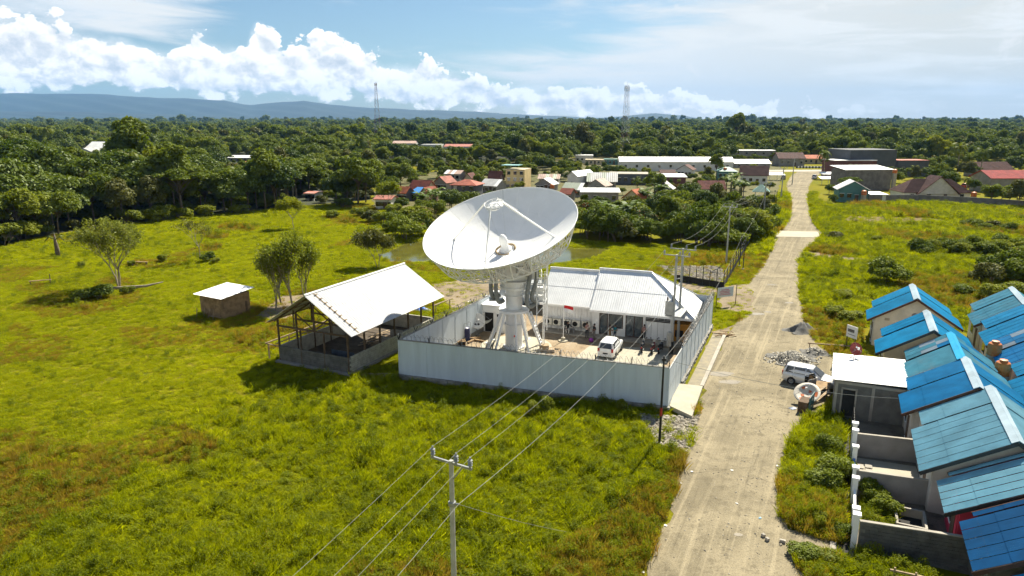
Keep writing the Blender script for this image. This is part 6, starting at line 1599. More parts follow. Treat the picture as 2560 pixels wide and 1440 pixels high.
def sphere_dirs(n, rng, zmin=-.6):
    z = rng.uniform(zmin, 1, n); a = rng.uniform(0, 2*math.pi, n); s = np.sqrt(1 - z*z)
    return np.stack([s*np.cos(a), s*np.sin(a), z], 1)
M_BARK = mat('bark', (.13, .10, .07), .95, .3, 3, bump=.5); M_BARKP = mat('pale_bark', (.26, .22, .16), .95, .25, 3, bump=.4)
LF_DARK = leaf_mat('leaf_dark', (.030, .060, .004), (.125, .165, .010), trans=.34, gloss=.35, rough=.4)
LF_MID = leaf_mat('leaf_mid', (.050, .088, .004), (.190, .225, .011), (.20, .13, .02), .03, trans=.40, gloss=.25)
LF_LIGHT = leaf_mat('leaf_light', (.080, .125, .005), (.260, .275, .014), (.22, .16, .02), .04, trans=.45, gloss=.2)
LF_OLIVE = leaf_mat('leaf_olive', (.052, .064, .006), (.150, .145, .014), (.20, .12, .02), .04, trans=.32, gloss=.4)
LF_GLOSSY = leaf_mat('leaf_glossy', (.065, .090, .006), (.240, .260, .028), (.30, .24, .05), .06, trans=.40, gloss=.2, rough=.4)
LF_PALM = leaf_mat('leaf_palm', (.045, .075, .006), (.150, .175, .016), (.20, .14, .04), .08, trans=.35, gloss=.2, rough=.35)
LF_BANANA = leaf_mat('leaf_banana', (.055, .100, .008), (.135, .185, .018), (.22, .17, .03), .08, trans=.45, gloss=.5)
LF_FLAME = leaf_mat('leaf_flame', (.030, .058, .006), (.090, .125, .013), (.33, .055, .01), .20, trans=.33, gloss=.4)
def crown(H, Rc, zb, seed, nl, ls, flat=1.0, nlump=14, fill=.25, lump=.42, zmin=-.35):
    """leaf clumps grouped in lobes over an uneven crown; returns leaf centres, normals, lobe centres"""
    rng = np.random.default_rng(seed); zc = (H + zb)/2; Rz = (H - zb)/2
    d = sphere_dirs(nlump, rng, -.55); k = rng.uniform(.50, .82, (nlump, 1))
    LC = d*k*np.array([Rc, Rc, Rz*flat]) + np.array([0, 0, zc]); LC = np.vstack([LC, [[rng.normal()*.15*Rc, rng.normal()*.15*Rc, zc + Rz*.2]]])
    LR = rng.uniform(lump*.65, lump*1.15, len(LC))*Rc; w = LR**2; w /= w.sum()
    li = rng.choice(len(LC), nl, p=w); dd = sphere_dirs(nl, rng, zmin)
    rad = LR[li]*np.where(rng.random(nl) < fill, rng.uniform(.25, .85, nl), rng.normal(.95, .09, nl))
    sq = np.array([1, 1, min(1.0, .72*Rz/Rc + .12)])
    c = LC[li] + dd*rad[:, None]*sq
    n = dd*.7 + rng.normal(size=(nl, 3))*.55 + np.array([0, 0, .45])
    return c, n, LC, rng
def trunk_mb(H, LC, zb, seed, r0=.22, lean=.3, multi=1):
    rn = random.Random(seed); mb = MB(); 
    for q in range(multi):
        a = rn.uniform(0, 6.28); ox, oy = (0, 0) if multi == 1 else (.5*math.cos(a), .5*math.sin(a))
        tx, ty = lean*rn.uniform(-1, 1), lean*rn.uniform(-1, 1); zt_ = zb + (H - zb)*.35
        pts = [(ox, oy, -.1), (ox*1.2 + tx*.3, oy*1.2 + ty*.3, zt_*.4), (ox*2 + tx, oy*2 + ty, zt_)]
        mb.tube(pts, [r0, r0*.75, r0*.42], 6)
        for i, l in enumerate(LC):
            if i % multi != q: continue
            s_ = Vector(pts[1]).lerp(Vector(pts[2]), rn.uniform(.3, 1)); e_ = Vector(l); m_ = s_.lerp(e_, .5) + Vector((0, 0, .06*H))
            mb.tube([s_, m_, e_], [r0*.38, r0*.25, r0*.08], 4)
    return mb
PROTO = {}
def proto_tree(key, H, Rc, zb, seed, nl, ls, lm, flat=1.0, nlump=14, r0=.22, bark=None, fill=.25, lump=.42, multi=1, zmin=-.35, asp=.5):
    c, n, LC, rng = crown(H, Rc, zb, seed, nl, ls, flat, nlump, fill, lump, zmin)
    v, q = leaf_quads(c, n, ls*rng.uniform(.6, 1.25, nl), ls*asp*rng.uniform(.7, 1.2, nl), rng)
    PROTO[key] = (trunk_mb(H, LC, zb, seed, r0, .3, multi).mesh('trunk', bark or M_BARK, True), np_mesh('crown', v, q, lm), H)
# forest kinds (height ~ 10 m)
proto_tree('dark', 10, 4.6, 2.0, 1, 5200, .36, LF_DARK, .95, 17)
proto_tree('mid', 10.5, 4.4, 2.4, 2, 4800, .36, LF_MID, 1.0, 15)
proto_tree('light', 9, 4.3, 2.0, 3, 4600, .34, LF_LIGHT, .9, 14)
proto_tree('umbrella', 9, 6.2, 4.6, 4, 5200, .30, LF_MID, .75, 22, lump=.26, zmin=-.05, r0=.3)
proto_tree('olive', 11, 3.6, 2.2, 5, 4400, .34, LF_OLIVE, 1.1, 14)
proto_tree('flame', 9.5, 4.6, 2.6, 6, 4600, .33, LF_FLAME, .85, 16)
proto_tree('tall', 13, 3.4, 3.5, 7, 4800, .36, LF_MID, 1.15, 15)
proto_tree('shrub', 3.0, 2.2, .1, 8, 3200, .20, LF_MID, 1.0, 12, r0=.08, zmin=-.7, multi=3)
proto_tree('shrub_light', 2.6, 2.0, .1, 9, 2800, .19, LF_LIGHT, 1.0, 12, r0=.07, zmin=-.7, multi=3)
proto_tree('shrub_olive', 2.8, 2.1, .1, 10, 2800, .19, LF_OLIVE, 1.0, 12, r0=.07, zmin=-.7, multi=3)
# low detail kinds for the far forest
FARM = []
for i, (lm, H, Rc, zb, fl) in enumerate(((LF_DARK, 10, 4.8, 1.0, .95), (LF_MID, 11, 4.5, 1.4, 1.0), (LF_LIGHT, 9.5, 4.6, 1.0, .9), (LF_OLIVE, 11, 4.0, 1.4, 1.1), (LF_MID, 9.5, 6.2, 3.8, .7), (LF_DARK, 13, 3.8, 2.5, 1.1))):
    c, n, LC, rng = crown(H, Rc, zb, 40 + i, 900, .8, fl, 13, .25, .42, -.3)
    v, q = leaf_quads(c, n, .72*rng.uniform(.6, 1.25, 900), .42*rng.uniform(.7, 1.2, 900), rng)
    FARM.append(np_mesh('far_crown', v, q, lm))
# palms
def palm_meshes(seed, H=9.5, nf=20, fl=4.2, lm=None, hang=.0):
    rng = np.random.default_rng(seed); mb = MB(); cx, cy = rng.uniform(-.9, .9, 2)
    mb.tube([(0, 0, -.1), (cx*.25, cy*.25, H*.4), (cx*.7, cy*.7, H*.75), (cx, cy, H)], [.24, .17, .15, .14], 7); tr = mb.mesh('trunk', M_BARKP, True)
    C, N_, U, Ln, Wd = [], [], [], [], []
    V = []; 
    for f in range(nf):
        a = 2*math.pi*f/nf + rng.uniform(-.2, .2); e = rng.uniform(-.35, 1.25) ; L_ = fl*rng.uniform(.8, 1.1); p = np.array([cx, cy, H + .1]); el = e
        ns = 15
        for s in range(ns):
            d = np.array([math.cos(a)*math.cos(el), math.sin(a)*math.cos(el), math.sin(el)]); p2 = p + d*L_/ns; el -= (.10 + .02*s*.5) + hang
            side = np.array([-math.sin(a), math.cos(a), 0]); upn = np.cross(d, side)*-1
            w = .75*math.sin(math.pi*(s + 1.2)/(ns + 2))**.6
            for sg in (-1, 1):
                tip = (p + p2)/2 + side*sg*w*.85 + np.array([0, 0, -.42*w]) + d*.25
                V.append([p, p2, tip + d*.05, tip - d*.06])
            p = p2
    V = np.array(V); nq = len(V)
    return tr, np_mesh('fronds', V.reshape(-1, 3), np.arange(4*nq).reshape(nq, 4), lm or LF_PALM), H
PROTO['palm'] = palm_meshes(1); PROTO['palm2'] = palm_meshes(2, 11, 18, 4.0)
def banana_meshes(seed, H=2.6, nf=8, lm=None):
    rng = np.random.default_rng(seed); mb = MB(); 
    for k in range(3):
        ox, oy = rng.uniform(-.6, .6, 2); mb.tube([(ox, oy, -.05), (ox*1.05, oy, H*.55), (ox*1.1, oy*1.1, H*.8)], [.15, .12, .07], 7)
    tr = mb.mesh('stem', mat('banana_stem', (.16, .15, .06), .8, .3, 3), True); V = []
    for k in range(3):
        ox, oy = rng.uniform(-.5, .5, 2)
        for f in range(nf):
            a = 2*math.pi*f/nf + rng.uniform(-.3, .3); el = rng.uniform(.5, 1.3); L_ = rng.uniform(1.7, 2.6); p = np.array([ox, oy, H*rng.uniform(.7, .85)]); ns = 9
            for s in range(ns):
                d = np.array([math.cos(a)*math.cos(el), math.sin(a)*math.cos(el), math.sin(el)]); p2 = p + d*L_/ns; el -= .10 + .03*s
                side = np.array([-math.sin(a), math.cos(a), 0]); w0, w1 = [.34*math.sin(math.pi*min(1, (q + .3)/(ns + .1)))**.5 for q in (s, s + .92)]
                for sg in (-1, 1): V.append([p, p2 - d*.015, p2 - d*.03 + side*sg*w1 + np.array([0, 0, .12*w1 - .03*rng.random()]), p + d*.015 + side*sg*w0 + np.array([0, 0, .12*w0])])
                p = p2
    V = np.array(V); nq = len(V)
    return tr, np_mesh('leaves', V.reshape(-1, 3), np.arange(4*nq).reshape(nq, 4), lm or LF_BANANA), H
PROTO['banana'] = banana_meshes(3)
CROWN_NAME = {'palm': ('trunk', 'fronds'), 'palm2': ('trunk', 'fronds'), 'banana': ('stem', 'leaves')}
def plant(key, name, label, cat, loc, s=1.0, group=None, sz=None, rz=None):
    tr, cr, H = PROTO[key]; t = thing(name, label, cat, loc, random.uniform(0, 6.28) if rz is None else rz, group); t.scale = (s, s, sz or s)
    a, b = CROWN_NAME.get(key, ('trunk', 'crown')); link(a, tr, t); link(b, cr, t); return t
# -------- scattering by geometry nodes (stuff only)
def scatter(name, pts, rot, scl, idx, sources, label, cat=None):
    pts = np.asarray(pts, np.float32); me = bpy.data.meshes.new(name); me.vertices.add(len(pts)); me.vertices.foreach_set('co', pts.ravel())
    for nm, ty, arr, fld in (('rot', 'FLOAT_VECTOR', rot, 'vector'), ('scl', 'FLOAT_VECTOR', scl, 'vector'), ('idx', 'INT', idx, 'value')):
        at_ = me.attributes.new(nm, ty, 'POINT'); at_.data.foreach_set(fld, np.asarray(arr, np.int32 if ty == 'INT' else np.float32).ravel())
    o = link(name, me); stuff(o, label, cat)
    ng = bpy.data.node_groups.new(name + '_nodes', 'GeometryNodeTree')
    ng.interface.new_socket('Geometry', in_out='INPUT', socket_type='NodeSocketGeometry'); ng.interface.new_socket('Geometry', in_out='OUTPUT', socket_type='NodeSocketGeometry')
    gi, go = ng.nodes.new('NodeGroupInput'), ng.nodes.new('NodeGroupOutput'); ip = ng.nodes.new('GeometryNodeInstanceOnPoints'); jn = ng.nodes.new('GeometryNodeJoinGeometry')
    for s in reversed(sources):
        so_ = s if isinstance(s, bpy.types.Object) else bpy.data.objects.new(s.name + '_source', s)
        oi = ng.nodes.new('GeometryNodeObjectInfo'); oi.inputs['As Instance'].default_value = True; oi.inputs['Object'].default_value = so_; ng.links.new(oi.outputs['Geometry'], jn.inputs[0])
    ng.links.new(gi.outputs[0], ip.inputs['Points']); ng.links.new(jn.outputs[0], ip.inputs['Instance']); ip.inputs['Pick Instance'].default_value = True
    for nm, dt, sk in (('rot', 'FLOAT_VECTOR', 'Rotation'), ('scl', 'FLOAT_VECTOR', 'Scale'), ('idx', 'INT', 'Instance Index')):
        na = ng.nodes.new('GeometryNodeInputNamedAttribute'); na.data_type = dt; na.inputs['Name'].default_value = nm; ng.links.new(na.outputs[0], ip.inputs[sk])
    ng.links.new(ip.outputs[0], go.inputs[0]); md = o.modifiers.new('scatter', 'NODES'); md.node_group = ng
    return o
# ------------------------------------------------------------------ single trees and shrubs of the field
def branchy(key, H, spread, seed, stems, nl, ls, lm, bark=M_BARKP, bare=.0, top_bias=.5, zfork=.28, asp=.45, tiplv=1, levels=4):
    """open small tree: forking stems with leaves near the twig ends"""
    rn = random.Random(seed); rng = np.random.default_rng(seed); mb = MB(); tips = []
    def grow(p, d, ln, r, lv):
        q = p + d*ln; m_ = p.lerp(q, .5) + Vector((rn.uniform(-1, 1), rn.uniform(-1, 1), rn.uniform(-.3, 1)))*ln*.07
        mb.tube([p, m_, q], [r, r*.82, r*.62], 5 if lv > 1 else 4, cap=False)
        if lv <= tiplv: tips.append((m_, q))
        if lv == 0: return
        n = 3 if lv > 1 else 2
        for k in range(n):
            a = 2*math.pi*(k + rn.random())/n; dd = (d + Vector((math.cos(a), math.sin(a), rn.uniform(-.05, .5)))*rn.uniform(.45, .75)*spread).normalized()
            grow(q, dd, ln*rn.uniform(.62, .85), r*.6, lv - 1)
    for s in range(stems):
        a = rn.uniform(0, 6.28); d = Vector((math.cos(a)*(.25 if stems > 1 else .06)*spread, math.sin(a)*(.25 if stems > 1 else .06)*spread, 1)).normalized()
        grow(Vector((.12*math.cos(a), .12*math.sin(a), -.05)) if stems > 1 else Vector((0, 0, -.05)), d, H*zfork*rn.uniform(.85, 1.1), .014*H*(1 if stems == 1 else .75), levels)
    zs = max(t[1].z for t in tips); k_ = H/zs; mb.v = [(v[0], v[1], v[2]*k_) for v in mb.v]
    T_ = np.array([[(a.x, a.y, a.z*k_), (b.x, b.y, b.z*k_)] for a, b in tips]); wgt = np.maximum(.02, (T_[:, 1, 2]/H - top_bias*.5))**1.5; wgt *= (rng.random(len(wgt)) > bare); wgt /= wgt.sum()
    i = rng.choice(len(T_), nl, p=wgt); u = rng.random((nl, 1)); c = T_[i, 0]*(1 - u) + T_[i, 1]*u + rng.normal(size=(nl, 3))*ls*1.5
    n = rng.normal(size=(nl, 3)) + np.array([0, 0, .5]); v, q = leaf_quads(c, n, ls*rng.uniform(.6, 1.2, nl), ls*asp*rng.uniform(.7, 1.2, nl), rng)
    PROTO[key] = (mb.mesh('trunk', bark, True), np_mesh('crown', v, q, lm), H)
branchy('round_head', 8.8, 1.15, 11, 4, 7200, .17, LF_GLOSSY, bare=.12, top_bias=.8, zfork=.30, levels=4, tiplv=2)
branchy('bare_sapling', 7.0, .75, 12, 1, 1100, .13, LF_OLIVE, bare=.25, top_bias=.8, zfork=.36)
branchy('slender', 9.4, .75, 13, 3, 3900, .19, LF_LIGHT, bare=.05, top_bias=-.3, zfork=.22, tiplv=3)
branchy('thin', 7.6, .8, 14, 3, 3200, .17, LF_GLOSSY, bare=.1, top_bias=-.3, zfork=.22, tiplv=3)
branchy('flat_top', 6.2, 1.7, 15, 1, 7000, .20, LF_LIGHT, bare=.05, top_bias=1.3, zfork=.34)
branchy('bushy', 5.6, 1.15, 16, 3, 6000, .18, LF_OLIVE, bare=.1, top_bias=.7, zfork=.30)
def P3(x, y): return at(x, y)
plant('round_head', 'round_headed_tree', 'open round headed tree with several stems alone in the left field', 'tree', P3(300, 722), 1.05, rz=.5)
plant('bare_sapling', 'nearly_bare_tree', 'nearly bare upright sapling in the left field', 'tree', P3(500, 652), 1.0)
plant('slender', 'slender_tree', 'tallest leafy tree of the group between hut and shed', 'tree', P3(735, 772), 1.0, rz=1.0)
plant('slender', 'slender_tree', 'leafy right hand tree of the group behind the shed', 'tree', P3(765, 752), .86, rz=2.4)
plant('thin', 'thin_tree', 'thin leaning left hand tree of the group beside the hut', 'tree', P3(688, 778), 1.0, rz=.3)
plant('thin', 'thin_tree', 'thin middle tree of the group beside the hut', 'tree', P3(705, 760), .95, rz=3.3)
plant('flat_top', 'flat_topped_tree', 'flat topped pale green tree at the far edge of the left field', 'tree', P3(735, 572), 1.0)
plant('bushy', 'bushy_tree', 'olive bushy tree beside the pond left of the dish', 'tree', P3(945, 668), 1.05)
plant('flat_top', 'flat_topped_tree', 'slim flat topped tree before the red roofed houses', 'tree', P3(968, 532), 1.15)
plant('umbrella', 'umbrella_tree', 'big dark umbrella crowned tree at the forest edge', 'tree', P3(742, 506), 1.3)
# withered banana plant
wb = thing('withered_banana', 'withered banana stump with drooping leaves at the far left', 'banana plant', P3(145, 642))
MB().tube([(0, 0, 0), (.05, 0, 1.4), (-.1, .05, 2.6), (-.05, 0, 3.9)], [.38, .34, .24, .05], 8).build('stem', M_BARK, wb, True)
for a, l in ((2.9, 2.2), (.3, 1.6), (1.8, 1.2)):
    MB().tube([(0, 0, 2.9), (math.cos(a)*l*.5, math.sin(a)*l*.3, 3.4), (math.cos(a)*l, math.sin(a)*l*.5, 2.4)], [.10, .14, .04], 5).build('leaf', LF_BANANA, wb)
# mound of weeds under the round headed tree + fallen log
plant('shrub', 'shrub', 'dark low shrub mound left of the round headed tree', 'shrub', P3(245, 746), .95, None, .6)
plant('shrub', 'shrub', 'second dark shrub mound touching the round headed tree', 'shrub', P3(205, 750), .75, None, .5)
o = MB().tube([(0, 0, .25), (2.5, .4, .35), (5.2, .6, .5), (7.2, 1.3, .9)], [.2, .22, .18, .06], 7).build('fallen_log', M_BARKP, None, True, P3(262, 727)); tag(o, 'pale fallen log beside the round headed tree', 'log')
GB = 'shrubs by the pond and behind the compound'
def where(x, y, lst):
    xs = sorted(q[0] for q in lst); ys = sorted(q[1] for q in lst)
    if len(lst) < 4: return ''
    f = sum(q < x for q in xs)/max(1, len(xs) - 1); g_ = sum(q < y for q in ys)/max(1, len(ys) - 1)
    h = next(t for lim, t in ((.13, 'left end'), (.30, 'left part'), (.45, 'left of the middle'), (.56, 'middle'), (.72, 'right of the middle'), (.88, 'right part'), (9, 'right end')) if f < lim)
    return ', ' + h + (', front' if g_ > .66 else (', rear' if g_ < .34 else ', centre'))
def shrubs(lst, lab, grp):
    for i, (x, y, k, s, sz) in enumerate(lst): plant(k, 'shrub', {'shrub': 'dark ', 'shrub_light': 'bright ', 'shrub_olive': 'olive '}[k] + lab.replace('dark ', '').replace('bright green ', '') + where(x, y, lst), 'shrub', P3(x, y), s, grp, sz)
shrubs([(1015, 600, 'shrub', 1.5, 1.5), (1045, 590, 'shrub', 1.6, 1.7), (990, 590, 'shrub_light', 1.3, 1.2), (1062, 570, 'shrub_olive', 1.6, 1.6), (1000, 575, 'shrub', 1.4, 1.3), (960, 560, 'shrub_light', 1.2, 1.0), (930, 555, 'shrub_olive', 1.2, 1.0), (1035, 560, 'shrub_light', 1.7, 1.5)], 'bank of shrubs left of the dish by the pond', 'shrubs left of the dish')
rn = random.Random(21); mid = []
for i in range(46):
    u = rn.random(); x = 1430 + 470*u; y = rn.uniform(545, 618 if x > 1600 else 608)
    if x > 1840: y = min(y, 600 - (x - 1840)*.2)
    mid.append((x, y, rn.choice(['shrub', 'shrub', 'shrub_light', 'shrub_olive', 'shrub']), rn.uniform(1.3, 2.2), rn.uniform(1.3, 2.2)))
shrubs(mid, 'dense shrub in the thicket between pond, village and road', 'thicket right of the dish')
for i, (x, y, s) in enumerate(((1668, 535, .62), (1700, 560, .7), (1752, 555, .72), (1790, 540, .7), (1815, 575, .62), (1640, 560, .55), (1725, 525, .7), (1845, 560, .5), (1600, 545, .45), (1770, 590, .6), (1690, 600, .55), (1835, 600, .45), (1475, 560, .55), (1450, 590, .5))):
    plant(('mid', 'light', 'dark', 'olive')[i % 4], 'broadleaf_tree', ('mid green ', 'pale ', 'dark ', 'olive ')[i % 4] + 'small tree above the thicket, ' + next(t for lim, t in ((1500, 'by the dish rim'), (1650, 'below the cream house'), (1710, 'below the white gable'), (1760, 'mid thicket'), (1800, 'below the salmon roof'), (9999, 'nearest the road')) if x < lim) + (', front' if y > 570 else ', rear'), 'tree', P3(x, y), s, 'trees in the thicket')
for i, (x, y, s) in enumerate(((1520, 565, 1.7), (1545, 572, 1.6), (1570, 570, 1.7), (1592, 560, 1.5), (1500, 555, 1.5), (1610, 520, 1.6), (1650, 505, 1.6), (1085, 522, 1.7), (1110, 528, 1.6), (1060, 528, 1.5), (1640, 480, 1.5), (1835, 470, 1.6), (1820, 480, 1.6), (1850, 492, 1.5))):
    plant('banana', 'banana_plant', 'banana clump ' + next(t for lim, t in ((1070, 'left below the red roofs'), (1095, 'amid those below the red roofs'), (1120, 'right below the red roofs'), (1510, 'leftmost below the long pale roof'), (1530, 'second from left below the long pale roof'), (1555, 'third from left below the long pale roof'), (1580, 'fourth from left below the long pale roof'), (1600, 'rightmost below the cream house'), (1630, 'beside the cream house'), (1645, 'behind the white gable'), (1660, 'before the white gable'), (1825, 'below the teal house, left'), (1840, 'below the teal house, middle'), (9999, 'below the teal house, right')) if x < lim), 'banana plant', P3(x, y), s, 'banana clumps in the village')
shrubs([(2218, 712, 'shrub', 1.35, 1.25), ], 'round dark shrub alone in the right field', None)
shrubs([(2500, 700, 'shrub', 1.4, 1.5), (2540, 695, 'shrub', 1.6, 1.6), (2470, 712, 'shrub_olive', 1.1, 1.1), (2560, 720, 'shrub', 1.3, 1.3)], 'dark shrub at the right edge behind the blue roofs', 'shrubs at the right edge of the field')
shrubs([(2480, 750, 'shrub_light', .9, .8), (2530, 745, 'shrub_light', 1.0, .8), (2400, 735, 'shrub_light', .8, .5), (2085, 792, 'shrub_light', .7, .5), (2125, 802, 'shrub_light', .7, .45), (2110, 745, 'shrub_light', .8, .4)], 'weedy shrub between road and farthest blue roof', 'weedy shrubs in the right field')
hedge = []
for i in range(26):
    x = 2290 + i*11.5; hedge.append((x, 628 + 8*math.sin(i*.9) + (x - 2290)*.03, 'shrub' if i % 3 else 'shrub_light', rn.uniform(.7, 1.05), rn.uniform(.6, .95)))
shrubs(hedge, 'dark shrub in the hedge line crossing the right field', 'hedge line in the right field')
shrubs([(x, y, k, s, s*.8) for x, y, k, s in ((2420, 568, 'shrub', .8), (2450, 575, 'shrub', .9), (2480, 572, 'shrub_olive', .8), (2520, 578, 'shrub', .8), (2090, 602, 'shrub_olive', .8), (2190, 606, 'shrub_light', .6))], 'small dark shrub in the far part of the right field', 'small shrubs in the far right field')
shrubs([(60, 600, 'shrub_light', 1.6, 1.4), (10, 612, 'shrub_light', 1.8, 1.5), (330, 560, 'shrub_light', 1.5, 1.2), (385, 556, 'shrub_light', 1.4, 1.2), (410, 552, 'shrub_light', 1.5, 1.4), (455, 548, 'shrub_light', 1.3, 1.0), (520, 542, 'shrub_light', 1.3, 1.1), (600, 535, 'shrub_light', 1.2, .9), (860, 520, 'shrub_light', 1.2, 1.0), (900, 540, 'shrub_light', 1.2, .8), (830, 545, 'shrub_light', 1.0, .7), (985, 540, 'shrub_light', 1.3, 1.1)], 'bright green bush along the far edge of the left field', 'bushes along the left forest edge')
shrubs([(330, 668, 'shrub_light', .35, .4), (520, 655, 'shrub', .55, .55), (410, 655, 'shrub_light', .5, .5), (540, 660, 'shrub_light', .4, .4), (205, 668, 'shrub_light', .35, .35), (320, 735, 'shrub_light', .45, .4), (1100, 660, 'shrub_olive', .5, .55)], 'small weedy bush in the left field', 'small bushes in the left field')
for x, y, s, lb in ((2060, 446, 1.0, 'tall palm right of the road end'), (2392, 442, 1.25, 'tall dark palm above the right field'), (2448, 448, 1.1, 'second palm right of the tall dark one'), (1253, 0, 0, '')):
    if s: plant('palm', 'palm_tree', lb, 'palm', P3(x, y), s)
for x, y, k, s, lb in ((1885, 452, 'light', .75, 'pale bushy tree between village roofs near the road'), (1790, 448, 'tall', .8, 'slim tree before the long white building'), (1635, 490, 'mid', .75, 'leafy tree right of the white gable'), (1456, 402, 'olive', 1.9, 'big brownish tree left of the grey mast'), (2215, 400, 'tall', 1.5, 'tall tree behind the slate grey warehouse')):
    plant(k, 'broadleaf_tree', lb, 'tree', P3(x, y), s)
p_ = up(1845, 276, 620); plant('tall', 'tall_tree', 'single tall conical tree rising above the horizon', 'tree', (p_.x, 620, 0), p_.z/13.0, None, p_.z/13.0)
for i, (x, y, s) in enumerate(((1555, 1030, .26), (1365, 1032, .34), (1330, 1038, .30))):
    plant(('shrub_light', 'shrub_light')[i % 2], 'weed_shrub', 'tall weed shrub in the shade before the compound wall', 'shrub', P3(x, y), s, 'weed shrubs along the compound wall', s*1.5)
shrubs([(2070, 1130, 'shrub', .45, .45), (2085, 1190, 'shrub', .6, .5), (2060, 1215, 'shrub', .5, .4), (2050, 1320, 'shrub_light', .3, .35), (2010, 1395, 'shrub', .4, .25), (2060, 1405, 'shrub_light', .4, .25), (2100, 1335, 'shrub', .3, .25), (2215, 1285, 'shrub_light', .45, .4), (2180, 1250, 'shrub', .4, .45)], 'low green shrub on the verge before the terrace fence', 'verge shrubs by the terrace')

# ------------------------------------------------------------------ forest
CLEAR = [at(x, y) for x, y in ((-900, 700), (-300, 660), (0, 622), (60, 604), (200, 580), (330, 562), (420, 546), (560, 536), (700, 524), (830, 512), (925, 516), (1000, 535), (1060, 560), (1440, 600), (1600, 612), (1860, 612), (1930, 560), (1945, 500), (1950, 470), (1940, 440), (1985, 424), (2070, 422), (2048, 450), (2040, 500), (2070, 516), (2170, 510), (2300, 508), (2430, 514), (2600, 526), (3000, 530))]
CLEAR += [Vector((3000, 180, 0)), Vector((3000, -100, 0)), Vector((-3000, -100, 0)), Vector((-3000, 80, 0))]
def forest_points():
    rng = np.random.default_rng(5); out = []
    for y0, y1, sp, sc in ((95, 320, 6.0, 1.0), (320, 700, 7.6, 1.05), (700, 1300, 12, 1.15), (1300, 2600, 19, 1.5), (2600, 8500, 46, 2.6)):
        ys = np.arange(y0, y1, sp)  # rows
        for y in ys:
            w = .80*y + 25; xs = np.arange(-w, w, sp); n = len(xs)
            X = xs + rng.uniform(-.42, .42, n)*sp; Y_ = y + rng.uniform(-.42, .42, n)*sp
            out.append(np.stack([X, Y_, np.full(n, sc)*rng.uniform(.50, 1.08, n)*np.where(rng.random(n) < .09, 1.38, 1)], 1))
    P = np.vstack(out); P = P[~inside_np(CLEAR, P[:, 0], P[:, 1])]
    for fx, fy, fr in FOOT: P = P[(P[:, 0] - fx)**2 + (P[:, 1] - fy)**2 > (fr + 2.5)**2]
    c, s = math.cos(PITCH), math.sin(PITCH); H = 10.5*P[:, 2]; d = P[:, 1]*c + CAM_H*s; dt = P[:, 1]*c - (H - CAM_H)*s
    px = 1280 + F_PX*P[:, 0]/d; pt = 720 - F_PX*(P[:, 1]*s + (H - CAM_H)*c)/dt; pb = 720 - F_PX*(P[:, 1]*s - CAM_H*c)/d; hw = F_PX*4.2*P[:, 2]/d
    P[:, 2] *= np.where((P[:, 1] < 215) & (px < 920), 1.32, 1.0); H = 10.5*P[:, 2]; dt = P[:, 1]*c - (H - CAM_H)*s; pt = 720 - F_PX*(P[:, 1]*s + (H - CAM_H)*c)/dt
    vil = (P[:, 1] < 340) & (px > 925) & (P[:, 1] > 100); rr_ = rng.random(len(P)); P[vil, 2] *= .62
    ok = ~(vil & (rr_ < .45)) & ~inside_np([at(x, y) for x, y in ((1930, 640), (1925, 470), (1900, 418), (2110, 414), (2070, 470), (2075, 640))], P[:, 0], P[:, 1])
    pt = pb + (pt - pb)*np.where(vil, .62, 1)
    for x0, x1, y0, y1, Y_ in KEEP:          # trees before a building stay low enough to leave it in view
        m = (P[:, 1] < Y_ + 6) & (px + hw*.7 > x0) & (px - hw*.7 < x1) & (pt < y1) & (pb > y0)
        k = np.clip((pb - y1 - 1)/np.maximum(pb - pt, 1), 0, 1); P[m, 2] *= k[m]; pt = np.where(m, np.maximum(pt, y1), pt); ok &= ~(m & (k < .28))
    ok &= P[:, 2] > .2
    return P[ok]
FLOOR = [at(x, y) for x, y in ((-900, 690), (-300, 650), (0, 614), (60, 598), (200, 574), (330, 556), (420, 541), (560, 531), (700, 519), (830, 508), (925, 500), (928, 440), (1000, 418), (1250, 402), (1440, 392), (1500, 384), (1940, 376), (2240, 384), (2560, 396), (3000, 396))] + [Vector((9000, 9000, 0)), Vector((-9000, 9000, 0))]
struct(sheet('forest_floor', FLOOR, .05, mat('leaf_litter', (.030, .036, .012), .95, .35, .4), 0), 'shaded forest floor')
FP = forest_points()
FP = FP[np.argsort(FP[:, 1] - 0.0)]
kinds = [('dark', 6), ('mid', 6), ('light', 4), ('umbrella', 2), ('olive', 1.2), ('flame', 1), ('tall', 2), ('palm', 2.2), ('palm2', 1.2)]
LAB = {'dark': 'dark dense forest tree', 'mid': 'mid green forest tree', 'light': 'pale yellowish green forest tree', 'umbrella': 'flat spreading forest tree', 'olive': 'olive brown forest tree', 'flame': 'forest tree with orange red blossom', 'tall': 'tall narrow forest tree', 'palm': 'coconut palm in the forest', 'palm2': 'slim high coconut palm in the forest'}
rn = random.Random(77); NEAR = 330; used = 0
c_, s_ = math.cos(PITCH), math.sin(PITCH)
near_rows, far_rows = [], []
for X, Y_, sc in FP:
    vis = abs(X) < .745*Y_ + 8
    if vis and used < NEAR and Y_ < 330: near_rows.append((X, Y_, sc)); used += 1
    else: far_rows.append((X, Y_, sc))
